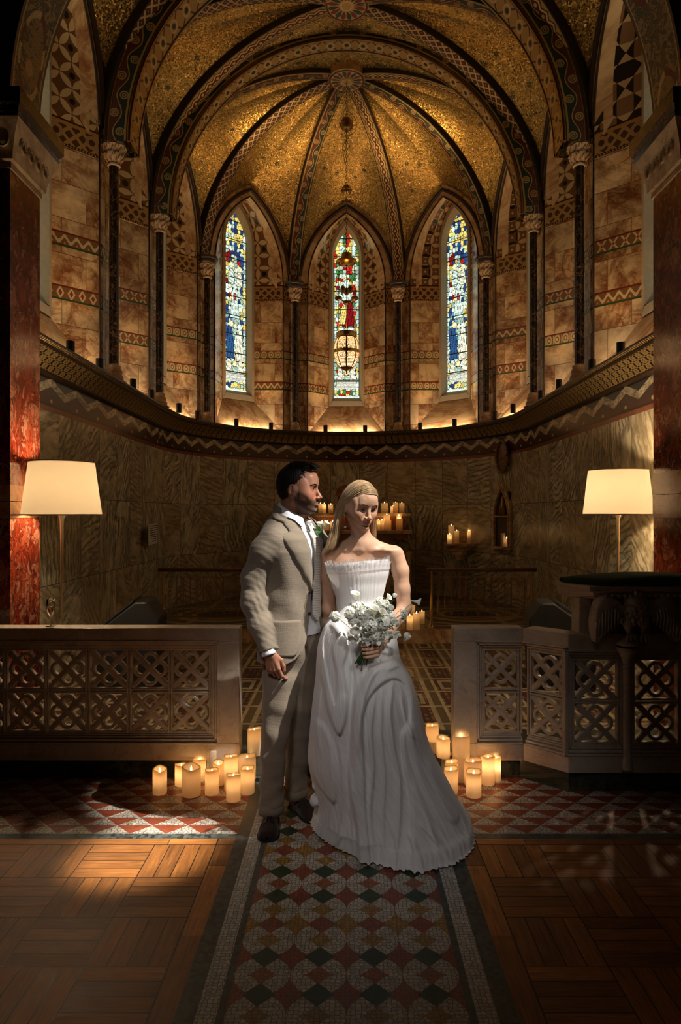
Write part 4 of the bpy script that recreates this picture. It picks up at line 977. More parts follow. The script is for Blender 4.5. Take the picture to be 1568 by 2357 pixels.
for k in range(25):
    x = lerp(1.25, 2.30, k/24); hump = .058*math.sin(PI*min(1, (k+1.5)/24))**.6; row = []
    for j in range(13):
        a = PI*j/12; d = max(.02, min(1, (k+.6)/4.5)); yc = YP+.10+.08*max(0, 1-k/4); row.append((x, yc-.175*d*math.cos(a), 1.151+hump*math.sin(a)**.55+.0*(j in (0, 12))))
    rows.append(row)
b.grid(rows); cu = mk('velvet_cushion', b, MT['velvet'], smooth=True); tag(cu, 'dark green velvet cushion lying along the top of the marble pulpit desk', 'cushion')
cu.modifiers.new('s', 'SOLIDIFY').thickness = .004
b = MB(); b.b2((1.925, YP+.16, .86), (2.45, YP+.3, .879)); mk('coping', b, MT['screen'], pul)
# ================================================================ floor lamps
SH = m_trans('lampshade', (.90, .86, .78), (1.0, .93, .81), .52, .8); MT['shade'] = SH.m
def floor_lamp(label, x, y, z0, zt, zb, rt, rb):
    t = thing('floor_lamp', label, 'lamp', (x, y, z0), 0, 'tall floor lamps with cream shades'); H = zb-z0; Ht = zt-z0
    b = MB(); b.lathe([(0, 0), (.13, 0), (.13, .012), (.125, .018), (.02, .024), (.012, .04)], 32); mk('base', b, MT['steel'], t, angle=40, world=False)
    b = MB(); b.lathe([(.0060, .02), (.0068, H*.45), (.0095, H*.8), (.014, H-.03), (.017, H-.02), (.024, H), (.024, H+.02), (.006, H+.03), (.006, Ht-.05)], 16); mk('pole', b, MT['steel'], t, smooth=True, world=False)
    b = MB(); b.lathe([(rb, H), (rt, Ht), (rt-.003, Ht), (rb-.003, H), (rb, H)], 64); s = mk('lamp_shade', b, MT['shade'], t, angle=40, world=False)
    tm_ = plain('shade_trim', (.75, .6, .38), .8); b = MB(); b.lathe([(rb+.0012, H-.001), (rb+.0012, H+.008)], 64); mk('trim', b, tm_, s, world=False, smooth=True); b = MB(); b.lathe([(rt+.0012, Ht-.008), (rt+.0012, Ht+.001)], 64); mk('trim', b, tm_, s, world=False, smooth=True)
    b = MB()
    for k in range(3): a = 2*PI*k/3; b.tube([(0, 0, Ht-.05), (rt*math.cos(a), rt*math.sin(a), Ht-.012)], .002, 6)
    mk('shade_carrier', b, MT['steel'], t, world=False)
    bz = (H+Ht)/2; b = MB(); b.ell((0, 0, bz+.01), (.03, .03, .04)); mk('bulb', b, plain('bulb_glow', (1, .9, .7), .5, emit=(1, .62, .26), es=22), t, smooth=True, world=False)
    light('lamp_light', 'POINT', (0, 0, bz+.065), P_LAMP, (1, .78, .50), .03, parent=t); light('lamp_light', 'POINT', (0, 0, bz-.05), P_LAMP*.55, (1, .78, .50), .03, parent=t)
floor_lamp('tall floor lamp with cream drum shade behind the left marble screen', -1.885, 4.52, .12, 1.55+118*4.52/F*1.0, 1.55-5*4.52/F, .205, .252)
floor_lamp('tall floor lamp with cream drum shade behind the marble pulpit on the right', 2.06, 5.18, .12, 1.55+100*5.18/F, 1.55-4*5.18/F, .215, .255)
# ================================================================ candles
WX = m_trans('candle_wax', (.90, .82, .66), (1.0, .84, .60), .62, .45); MT['wax'] = WX.m
FL = plain('flame_glow', (1, .8, .5), .5, emit=(1.0, .66, .26), es=26); WK = plain('wick', (.02, .015, .01), .8)
WXT = m_trans('candle_wax_top', (.92, .80, .60), (1.0, .70, .38), .6, .45).m
def candle_mesh(t, r, h, seed, lit=1.0, power=1.0, lite=False):
    rr = random.Random(seed); dip = min(.035, h*.35) if not lite else .016; n = 28 if not lite else 14; ph = rr.uniform(0, 6.28); tl = rr.uniform(.004, .012) if not lite else .003
    def rim(a): return h-tl*(.5+.5*math.cos(a-ph))-.003*math.sin(3*a+ph)
    b = MB(); rows = []
    prof = [(r*.96, 0, 0), (r, .006, 0), (r, h*.4, 0), (r, h*.75, 0), (r, 0, 1), (r*.97, .002, 1), (r*.86, -.003, 1), (r*.80, -dip*.55, 1), (r*.6, -dip*.85, 1), (r*.25, -dip, 1), (.001, -dip, 1)]
    for q, z, m in prof:
        rows.append([(q*math.cos(2*PI*k/n), q*math.sin(2*PI*k/n), (rim(2*PI*k/n)+z if m else z)) for k in range(n)])
    # outer wall and the inner dish
    b.grid(rows[:7], close_v=True, flip=True, mi=0); b.grid(rows[6:], close_v=True, flip=True, mi=1); mk('wax', b, [MT['wax'], WXT], t, smooth=True, world=False)
    zf = h-dip; b = MB(); b.lathe([(.0005, 0), (.0045, .006), (.0055, .012), (.004, .019), (.0008, .030)], 10, (0, 0, zf+.004)); mk('flame', b, FL, t, smooth=True, world=False)
    if not lite: b = MB(); b.tube([(0, 0, zf-.002), (0, 0, zf+.006)], .0012, 6); mk('wick', b, WK, t, world=False)
    # LED inside the hollow wax, just under the dish, and the flame tip itself
    P = P_CANDLE*power*lit*(.42 if lite else 1.0)
    light('candle_led', 'POINT', (0, 0, zf-.022), P*1.0, (1, .62, .30), .010, parent=t); 
    light('candle_flame', 'POINT', (0, 0, zf+.020), P*.55, (1, .62, .30), .004, parent=t)
def candle(x, y, z, r, h, label, group, seed, lit=1.0, power=1.0, lite=False):
    t = thing('pillar_candle', label, 'candle', (x, y, z), 0, group); candle_mesh(t, r, h, seed, lit, power, lite); return t
def pxc(l, r, top, bot, z):
    Y = F*(EYE-z)/(bot-1181); cx = ((l+r)/2-798)*Y/F; rad = (r-l)/2*Y/F; Y2 = Y+rad; return ((l+r)/2-798)*Y2/F, Y2, z, (r-l)/2*Y2/F, EYE+(1181-top)*Y2/F-z
LG = [(352, 384, 1767, 1832, 0, .8, 'leftmost candle of the cluster by the left screen, standing apart'), (403, 433, 1757, 1812, 0, 1.5, 'small glowing candle at the back left of the left cluster, second from the left'),
      (419, 462, 1762, 1838, 0, .45, 'widest candle at the front of the left cluster, its side dim'), (444, 474, 1745, 1801, 0, 1.3, 'glowing candle behind the widest one, close to the left screen'),
      (472, 504, 1770, 1833, 0, .7, 'candle right of the widest one at the front of the left cluster'), (476, 507, 1721, 1794, 0, .35, 'tallest candle of the left cluster, pale, against the screen corner'),
      (490, 516, 1752, 1811, 0, .3, 'dim pale candle just in front of the tallest one of the left cluster'), (516, 548, 1738, 1823, 0, 1.3, 'tall bright candle in the middle of the left cluster with clear flame'),
      (521, 554, 1780, 1848, 0, .9, 'frontmost candle of the left cluster, low and orange'), (549, 589, 1738, 1803, 0, .6, 'wide pale candle at the right back of the left cluster, beside the groom'),
      (554, 586, 1765, 1831, 0, .8, 'orange candle at the right front of the left cluster, beside the groom trousers'), (570, 601, 1676, 1742, .12, .35, 'pale candle up on the step behind the groom leg')]
for k, (l, r, tp, bt, z, pw, lab) in enumerate(LG): candle(*pxc(l, r, tp, bt, z), lab, 'pillar candles beside the left marble screen', k, 1, pw)
RG = [(980, 1010, 1667, 1735, .12, .45, 'dim tall candle up on the step just right of the dress'), (1005, 1036, 1696, 1747, .12, .9, 'small candle on the step edge, second right of the dress'),
      (1009, 1040, 1729, 1788, 0, .6, 'candle below the step edge between the dress and the tallest candle'), (1042, 1082, 1689, 1803, 0, .35, 'tallest candle of the right cluster, pale, by the screen corner'),
      (1025, 1055, 1750, 1812, 0, .7, 'half hidden candle left of the tallest one in the right cluster'), (1022, 1054, 1766, 1832, 0, .6, 'front left candle of the right cluster, next to the dress hem'),
      (1069, 1109, 1747, 1814, 0, .55, 'wide pale candle in the middle of the right cluster'), (1083, 1107, 1739, 1797, 0, .35, 'dim candle behind the wide one of the right cluster'),
      (1073, 1108, 1773, 1839, 0, .9, 'frontmost candle of the right cluster with bright tip'), (1108, 1139, 1738, 1810, 0, 1.7, 'brightest orange candle of the right cluster near the screen'),
      (1134, 1153, 1741, 1800, 0, 1.4, 'rightmost candle of the right cluster, half behind the brightest one')]
for k, (l, r, tp, bt, z, pw, lab) in enumerate(RG): candle(*pxc(l, r, tp, bt, z), lab, 'pillar candles beside the right marble screen', 30+k, 1, pw)
# candles on the altar gradine, at plane Y
def rowc(specs, Y, zb, group, sd):
    for k, (l, r, tp, pw, lab) in enumerate(specs):
        yy = Y+((k*37) % 5)*.012; candle(((l+r)/2-798)*yy/F, yy, zb, (r-l)/2*yy/F, EYE+(1181-tp)*yy/F-zb, lab, group, sd+k, 1, pw, True)
YA = 10.25; zU = 1.55+0*YA/F
rowc([(733, 742, 1160, .5, 'altar candle on the upper shelf nearest the groom face'), (742, 751, 1160, 2.2, 'bright altar candle on the upper shelf, second right of the groom face'), (756, 767, 1161, .7, 'altar candle on the upper shelf between groom and bride heads'),
      (877, 893, 1158, .8, 'altar candle on the upper shelf just right of the bride forehead'), (899, 911, 1165, 1.8, 'short bright altar candle on the upper shelf right of the bride'), (905, 917, 1157, .4, 'taller altar candle behind the short bright one on the upper shelf'), (919, 931, 1158, .4, 'rightmost altar candle on the upper shelf'), (680, 692, 1160, .7, 'altar candle on the upper shelf behind the groom head')], YA+.05, zU, 'candles on the upper altar shelf', 60)
zL = 1.55-38*YA/F
rowc([(735, 748, 1200, 1.6, 'bright altar candle on the lower shelf right of the boutonniere'), (749, 758, 1201, .4, 'dim altar candle on the lower shelf, second right of the boutonniere'), (760, 772, 1200, 1.5, 'bright altar candle on the lower shelf just left of the bride hair'), (773, 782, 1201, .6, 'altar candle on the lower shelf touching the bride hair'),
      (867, 876, 1197, 1.9, 'altar candle on the lower shelf touching the right side of the bride hair'), (875, 884, 1198, .7, 'altar candle on the lower shelf, second right of the bride hair'), (883, 898, 1185, .7, 'tall altar candle on the lower shelf behind two shorter ones'), (886, 901, 1197, 1.1, 'altar candle in front of the tall one on the lower shelf'), (911, 927, 1194, .35, 'wide pale candle at the right end of the lower altar shelf'), (913, 924, 1187, .25, 'narrow candle behind the wide one at the right end of the lower shelf')], YA-.20, zL, 'candles on the lower altar shelf', 75)
# on the sanctuary step right of the bride
for k, (l, r, tp, bt, pw, lab) in enumerate([(936, 951, 1417, 1450, 1.8, 'bright candle on the chancel step, front left of the group right of the bride'), (951, 967, 1411, 1448, .6, 'tall dim candle on the chancel step in the middle of the group'), (965, 978, 1407, 1436, .5, 'rightmost candle on the chancel step behind the bouquet'), (938, 956, 1392, 1424, 1.1, 'candle at the back of the group on the chancel step'), (921, 933, 1405, 1446, .6, 'candle on the chancel step half hidden by the bride arm'), (924, 932, 1378, 1412, .9, 'candle on the chancel step seen above the bouquet, beside the bride elbow'), (908, 918, 1405, 1430, .6, 'candle on the chancel step seen between bride arm and bodice')]):
    Y = F*(EYE-.275)/(bt-1181); candle(*(((l+r)/2-798)*Y/F, Y, .275, (r-l)/2*Y/F, EYE+(1181-tp)*Y/F-.275), lab, 'candles on the chancel step', 90+k, 1, pw*1.2, True)
# ================================================================ altar and fittings of the sanctuary
al = thing('altar', 'marble altar with stepped candle shelves at the back of the apse', 'altar', (0, 10.1, .275)); mw = MT['marble']
b = MB(); b.b2((-.86, 9.78, .275), (.86, 10.3, 1.02)); mk('body', b, mw, al, bevel=.01)
b = MB(); b.b2((-.93, 9.70, zL-.05), (.93, 10.5, zL)); mk('lower_shelf', b, mw, al, bevel=.008)
b = MB(); b.b2((-.88, 9.76, 1.02), (.88, 10.4, zL-.05)); b.b2((-.90, 10.16, zL), (.90, 10.5, zU-.05)); mk('riser', b, m_marble('altar_riser', (.30, .09, .04), (.20, .05, .02), (.4, .25, .12), 3, 8), al)
b = MB(); b.b2((-.95, 10.12, zU-.05), (.95, 10.55, zU)); mk('upper_shelf', b, mw, al, bevel=.008)
for s in (-1, 1):
    b = MB(); b.b2((s*.60, 9.74, .98), (s*.88, 9.765, 1.19)); b.b2((s*.62, 9.765, .33), (s*.84, 9.775, .92)); mk('inlay_panel', b, m_marble('inlay_%d' % s, (.05, .03, .02), (.12, .05, .03), (.5, .35, .15), 6, 4), al)
    b = MB(); b.lathe([(.035, .275), (.03, .32), (.026, .9), (.04, .95), (.045, 1.0)], 16, (s*.89, 9.74, 0)); mk('colonnette', b, mw, al, smooth=True)
t = thing('tabernacle', 'small arched marble tabernacle on the altar behind the couple', 'tabernacle', (-.03, 10.32, zU))
b = MB(); b.b2((-.13, 10.22, zU), (.14, 10.42, zU+.26)); b.prism([(-.17, zU+.26), (.18, zU+.26), (.14, zU+.38), (.05, zU+.42), (-.04, zU+.42), (-.13, zU+.38)], 10.2, 10.44); mk('body', b, m_marble('tabernacle_marble', (.46, .20, .08), (.36, .13, .05), (.2, .05, .02), 3, 7), t, bevel=.006)
# cross rod above the altar (thin vertical pole seen right of the bride)
b = MB(); b.b2((.60, 10.50, zU), (.612, 10.512, zU+.62)); tag(mk('altar_rod', b, MT['oldbrass']), 'thin upright brass rod standing at the back of the altar above the bride', 'rod')
# credence: bracket shelf on the wall with four candles
def wallpt(px_, o=.0):
    k = (px_-798)/F; # ray x = kY on circle radius RW-o about (0,YC)
    a = 1+k*k; bb = -2*YC; cc = YC*YC-(RW-o)**2; Y = (-bb+math.sqrt(bb*bb-4*a*cc))/(2*a); return k*Y, Y
cx, cy = wallpt(1060, .12); d = Vector((cx, cy-YC)).normalized(); zs = EYE-(1251-1181)*cy/F
t = thing('credence_shelf', 'small carved bracket shelf on the apse wall carrying candles', 'shelf', (cx, cy, zs)); b = MB()
Mz = Matrix.Rotation(math.atan2(d.y, d.x)-PI/2, 3, 'Z')
b.box((cx, cy, zs-.02), (.42, .24, .04), M=Mz)
for k, (w_, hh) in enumerate(((.36, .03), (.28, .05), (.18, .07), (.09, .08))): b.box((cx, cy+.02, zs-.055-sum((.03, .05, .07, .08)[:k])), (w_, .2-.03*k, hh), M=Mz)
mk('bracket', b, mw, t, bevel=.006); b = MB(); b.lathe([(.05, -.35), (.03, -.4), (.035, -.8), (.06, -.98)], 14, (cx, cy+.02, zs)); mk('colonnette', b, mw, t, smooth=True)
for k, (l, r, tp, pw, lab) in enumerate([(1030, 1040, 1230, 2.4, 'short bright candle at the left front of the credence shelf'), (1032, 1046, 1209, .5, 'tallest candle on the credence shelf, at its left'), (1046, 1057, 1222, .25, 'dim candle in the middle of the credence shelf'), (1075, 1084, 1222, 1.0, 'slim candle at the right end of the credence shelf')]):
    yy = cy+(-.07 if k == 0 else .02); candle(((l+r)/2-798)*yy/F, yy, zs, (r-l)/2*yy/F, EYE+(1181-tp)*yy/F-zs, lab, 'candles on the credence shelf', 110+k, 1, pw, True)
# aumbry niche
nx, ny = wallpt(1157, .03); d = Vector((nx, ny-YC)).normalized(); Mz4 = Matrix.Translation((nx, ny, 0)) @ Matrix.Rotation(math.atan2(d.y, d.x)-PI/2, 4, 'Z')
sc_ = ny/F; zb, zm, zt = EYE-(1258-1181)*sc_, EYE-(1187-1181)*sc_, EYE+(1181-1112)*sc_; hw = 28*sc_*1.15
t = thing('wall_niche', 'pointed arch niche with carved marble surround on the right apse wall', 'niche', (nx, ny, zb)); b = MB()
o = [(-hw, zb), (-hw, zm)]+[(-hw*(1-(k/8)**1.5), zm+(zt-zm)*(k/8)**.8) for k in range(1, 9)]; o = o+[(-x, z) for x, z in o[::-1][1:]]
ring_strip(b, o, .035, -.03, .03, closed=False); ring_strip(b, [(x*.86, zm+(z-zm)*.86 if z > zm else z) for x, z in o], .012, -.04, 0, closed=False); b.b2((-hw-.03, -.06, zb-.035), (hw+.03, .04, zb)); b.b2((-hw, -.045, zm-.02), (hw, .03, zm))
for k in range(12): a = k/11; q = o[int(a*(len(o)-1))]; b.ell((q[0], -.035, q[1]), (.018, .012, .018), 8, 6)
b.v = [tuple(Mz4 @ Vector(p)) for p in b.v]; mk('surround', b, mw, t); b = MB(); b.b2((-hw*.86, -.002, zb), (hw*.86, .01, zt-.12)); b.v = [tuple(Mz4 @ Vector(p)) for p in b.v]; mk('recess', b, MT['dark'], t)
rows = MB(); rows.tube([(nx+.0, ny-.04, zm), (nx, ny-.04, zm+.12), (nx, ny-.04, zm+.27)], [.06, .05, .02], 10); sg = mk('niche_statue', rows, MT['oldbrass'], smooth=True); tag(sg, 'dark slender statue standing in the upper part of the niche', 'statue')
candle(((1158+1175)/2-798)*(ny-.10)/F, ny-.10, zb, .045, .125, 'squat glowing candle standing in the niche on the right wall', 'candle in the niche', 121, 1, 1.5, True)
candle((1160-798)*(ny-.02)/F, ny-.02, zb, .045, .19, 'taller dim candle at the back of the niche', 'candle in the niche', 122, 1, .2, True)
# oval carved boss under the zigzag on the right
ex, ey = wallpt(1158, .045); b = MB(); d = Vector((ex, ey-YC)).normalized(); Mo = Matrix.Rotation(math.atan2(d.y, d.x)-PI/2, 3, 'Z'); ez = EYE+(1181-1052)*ey/F
ring = [(Vector((.13*math.cos(a), -.02, .22*math.sin(a)))) for a in [2*PI*k/32 for k in range(33)]]; b.tube([Vector((ex, ey, ez))+Mo @ p for p in ring], .022, 8); b.ell((ex, ey, ez), (.11, .03, .20), 16, 10, M=Mo)
tag(mk('carved_cartouche', b, m_marble('cartouche_m', (.20, .08, .04), (.12, .05, .02), (.3, .2, .1), 4, 9), smooth=True), 'oval carved cartouche under the zigzag frieze on the right apse wall', 'ornament')
# communion rails
def railing(label, xa, xb, Y):
    t = thing('communion_rail', label, 'railing', ((xa+xb)/2, Y, .275), 0, 'brass communion rails'); zt = .275+.632
    b = MB(); b.tube([(xa-.03, Y, zt), (xb+.03, Y, zt)], .022, 12); mk('handrail', b, m_wood, t, smooth=True)
    for x in (xa+.03, xb-.03):
        b = MB(); b.lathe([(.05, .275), (.045, .29), (.018, .31), (.016, .6), (.02, .61), (.014, .63), (.014, zt-.01)], 12, (x, Y, 0)); mk('post', b, MT['brass'], t, smooth=True)
    b = MB()
    for z in (zt-.08, .275+.10): b.b2((xa+.03, Y-.006, z-.006), (xb-.03, Y+.006, z+.006))
    mk('cross_bar', b, MT['oldbrass'], t)
    n = int((xb-xa)/.075)
    for k in range(1, n):
        x = xa+.03+(xb-xa-.06)*k/n; b = MB(); b.tube([(x, Y, .375), (x, Y, zt-.08)], .005, 6)
        if k % 2:
            for j in range(4): zc = .44+j*.10; b.tube([(x+.022*math.cos(a), Y, zc+.035*math.sin(a)) for a in [2*PI*q/10 for q in range(11)]], .004, 5)
        mk('baluster', b, MT['oldbrass'], t)
m_wood = plain('rail_wood', (.16, .06, .02), .3, noise=.3)
railing('low brass rail with dark handrail behind the groom on the left', -2.10, -.91, 7.72); railing('low brass rail with dark handrail right of the bride', .93, 2.12, 7.72)
# stage monitors on the floor
def wedge(label, x, y, rz, w, sx, sz):
    t = thing('loudspeaker', label, 'speaker', (x, y, .12), rz, 'floor loudspeakers'); b = MB(); b.prism([(-.30*sx, 0), (.30*sx, 0), (.32*sx, .40*sz), (.20*sx, .50*sz), (.08*sx, .50*sz), (-.30*sx, .34*sz)], -w/2, w/2); mk('cabinet', b, MT['black'], t, world=False, bevel=.015)
    b = MB(); b.prism([(-.285*sx, .352*sz), (.06*sx, .500*sz), (.05*sx, .508*sz), (-.295*sx, .36*sz)], -w/2+.03, w/2-.03); mk('grille', b, plain('grille', (.03, .03, .03), .8, .3), t, world=False)
wedge('black wedge loudspeaker on the floor behind the left screen', -1.76, 5.6, .1, .4, .78, 1.45); wedge('black wedge loudspeaker on the floor behind the right screen', 1.78, 5.7, PI-.15, .4, .85, 1.40)
# notice on the left wall
Y = 8.3; x0 = -math.sqrt(max(0, RW**2-0)); p0 = wallpt(354, .012); t = thing('wall_notice', 'small white printed notice fixed to the marble of the left apse wall', 'notice', (p0[0], p0[1], 1.2)); d = Vector((p0[0], p0[1]-YC)).normalized(); Mn = Matrix.Translation((p0[0], p0[1], 0)) @ Matrix.Rotation(math.atan2(d.y, d.x)-PI/2, 4, 'Z'); q = p0[1]/F
b = MB(); hwn = 15*q/abs(Mn.to_3x3()[0][0])*.8; b.b2((-hwn, -.005, EYE-(1252-1181)*q), (hwn, 0, EYE-(1205-1181)*q)); b.v = [tuple(Mn @ Vector(p)) for p in b.v]; mk('board', b, plain('notice_white', (.8, .76, .66), .6), t)
b = MB()
for k in range(8): zz = EYE-(1210+k*5-1181)*q; w_ = hwn*(.72 if k < 6 else .35); b.b2((-w_, -.0065, zz-.005), (w_, -.0055, zz+.004))
b.v = [tuple(Mn @ Vector(p)) for p in b.v]; mk('text_lines', b, plain('notice_ink', (.05, .045, .04), .8), t)
# ================================================================ hanging sanctuary lamp
HX, HY = 0, 9.05; q = HY/F
def hz(py): return EYE+(1181-py)*q
t = thing('sanctuary_lamp', 'pierced golden globe lamp hanging on a long chain before the central window', 'lamp', (HX, HY, hz(850)))
def chain(z0, z1, name='chain'):
    b = MB(); n = max(2, int(abs(z1-z0)/.045))
    for k in range(n):
        zc = lerp(z0, z1, (k+.5)/n); h = abs(z1-z0)/n*.62
        pts = [((.011*math.cos(a), 0) if k % 2 else (0, .011*math.cos(a)))+(h*math.sin(a),) for a in [2*PI*j/8 for j in range(9)]]; b.tube([(HX+p[0], HY+p[1], zc+p[2]) for p in pts], .0035, 5)
    return b
mk('chain', chain(hz(178), hz(272)), MT['iron'], t); mk('chain', chain(hz(300), hz(428)), MT['iron'], t); mk('chain', chain(hz(449), hz(585)), MT['iron'], t)
def orb(py, r, sq=1.15):
    b = MB(); b.ell((HX, HY, hz(py)), (r, r, r*sq), 20, 14)
    for k in range(6): a = PI/3*k; b.tube([(HX+(r+.002)*math.cos(a)*math.sin(th), HY+(r+.002)*math.sin(a)*math.sin(th), hz(py)+r*sq*math.cos(th)) for th in [PI*j/10 for j in range(11)]], .004, 5)
    b.tube([(HX+(r+.004)*math.cos(a), HY+(r+.004)*math.sin(a), hz(py)) for a in [2*PI*j/20 for j in range(21)]], .006, 5); mk('orb', b, MT['oldbrass'], t, smooth=True)
orb(287, .082); orb(438, .062); orb(131, .06)
b = MB(); b.lathe([(.02, hz(582)), (.065, hz(584)), (.07, hz(594)), (.09, hz(596)), (.13, hz(600)), (.135, hz(604)), (.10, hz(609)), (.02, hz(611))], 28, (HX, HY, 0)); mk('canopy', b, MT['brass'], t, angle=40)
for k in range(3):
    a = PI/2+2*PI*k/3; x, y = .125*math.cos(a), .125*math.sin(a); b = MB(); b.tube([(HX+x*.9, HY+y*.9, hz(604)), (HX+x, HY+y, hz(655)), (HX+x*1.0, HY+y*1.0, hz(690)), (HX+x*.98, HY+y*.98, hz(768))], .0045, 6)
    b.ell((HX+x, HY+y, hz(690)), (.05, .035, .035), 12, 8); b.ell((HX+x*.45, HY+y*.45, hz(668)), (.035, .03, .055), 12, 8); mk('hanger', b, MT['oldbrass'], t, smooth=True)
b = MB(); b.lathe([(.125, hz(765)), (.14, hz(767)), (.132, hz(770)), (.14, hz(774)), (.128, hz(777))], 36, (HX, HY, 0)); mk('collar', b, MT['brass'], t, smooth=True)
M = Mat('pierced_gold', .3, 1.0, .5, (.62, .36, .10)); p = M.coords('UV'); u, v = p[0]*1.06, p[1]
e = M.vor(M.vec(u*64, v*64, 0.0), 1, 'DISTANCE_TO_EDGE', 1, '2D'); rib_ = ((p[0]*8).fr()-.5).ab().gt(.41); hb = (v-.205).ab().lt(.020)
tr = M.n('ShaderNodeBsdfTransparent'); mx = M.n('ShaderNodeMixShader'); low = v.gt(.30); ee = hyp((u*50).fr()-.5, (v*50).fr()-.5).lt(.34)
hole = (e.gt(.25)*(1-low)+ee*low)*(1-rib_.mx(hb))*btw(v, .02, .43); M.link(hole, mx.inputs[0]); M.link(M.b.outputs[0], mx.inputs[1]); M.link(tr.outputs[0], mx.inputs[2]); M.link(mx.outputs[0], M.out.inputs[0])
prof = [(.128, 777), (.158, 787), (.175, 800), (.176, 812), (.160, 826), (.128, 838), (.085, 847), (.03, 851), (.002, 853)]; P3 = catmull([(r_, 0, hz(z)) for r_, z in prof], 4)
b = MB(); b.lathe([(max(.001, v_.x), v_.z) for v_ in P3], 48, (HX, HY, 0)); mk('pierced_globe', b, M.m, t, smooth=True)
b = MB(); b.lathe([(max(.001, v_.x*.93), lerp(hz(812), v_.z, .95)) for v_ in P3], 32, (HX, HY, 0)); mk('inner_glass', b, plain('lamp_glow', (1, .8, .5), .5, emit=(1, .66, .30), es=4.2), t, smooth=True)
b = MB(); b.lathe([(.0, hz(862)), (.012, hz(859)), (.006, hz(856)), (.02, hz(853))], 12, (HX, HY, 0)); mk('finial', b, MT['brass'], t, smooth=True)
b = MB(); b.tube(catmull([(HX+.02, HY, hz(255)), (HX+.12, HY, hz(275)), (HX+.12, HY, hz(300)), (HX+.02, HY, hz(318)), (HX-.05, HY, hz(340)), (HX-.02, HY, hz(375))], 6), .0035, 5); mk('flex', b, MT['iron'], t, smooth=True)
# ================================================================ champagne flute on the screen, fallen bud
GL = Mat('clear_glass', .02, 0, .5, (1, 1, 1)); GL.b.inputs['Transmission Weight'].default_value = 1; GL.b.inputs['IOR'].default_value = 1.45
LQ = Mat('sparkling_wine', .05, 0, .5, (.95, .62, .22)); LQ.b.inputs['Transmission Weight'].default_value = 1; LQ.b.inputs['IOR'].default_value = 1.33
gx, gy, gz = (117-798)*4.05/F, 4.05, .879
t = thing('champagne_flute', 'half full champagne flute standing on top of the left marble screen', 'glass', (gx, gy, gz))
b = MB(); b.lathe([(0, 0), (.030, 0), (.030, .0015), (.006, .004), (.0035, .012), (.0035, .052), (.006, .058), (.018, .075), (.0235, .10), (.0245, .13), (.023, .165), (.0222, .165), (.0235, .13), (.0225, .10), (.017, .077), (.004, .06), (0, .06)], 28); mk('bowl', b, GL.m, t, smooth=True, world=False)
b = MB(); b.lathe([(0, .0605), (.004, .0605), (.0165, .0775), (.0220, .10), (.0228, .118), (0, .118)], 24); mk('wine', b, LQ.m, t, smooth=True, world=False)
b = MB(); Y = 2435/(1898-1181); b.ell(((297-798)*Y/F, Y, .008), (.006, .006, .008), 8, 6); b.tube([((297-798)*Y/F, Y, .002), ((297-798)*Y/F+.004, Y-.008, .002)], .002, 5); tag(mk('fallen_bud', b, plain('bud_green', (.30, .38, .10), .6), smooth=True), 'tiny pale green flower bud lying on the triangle mosaic', 'bud')
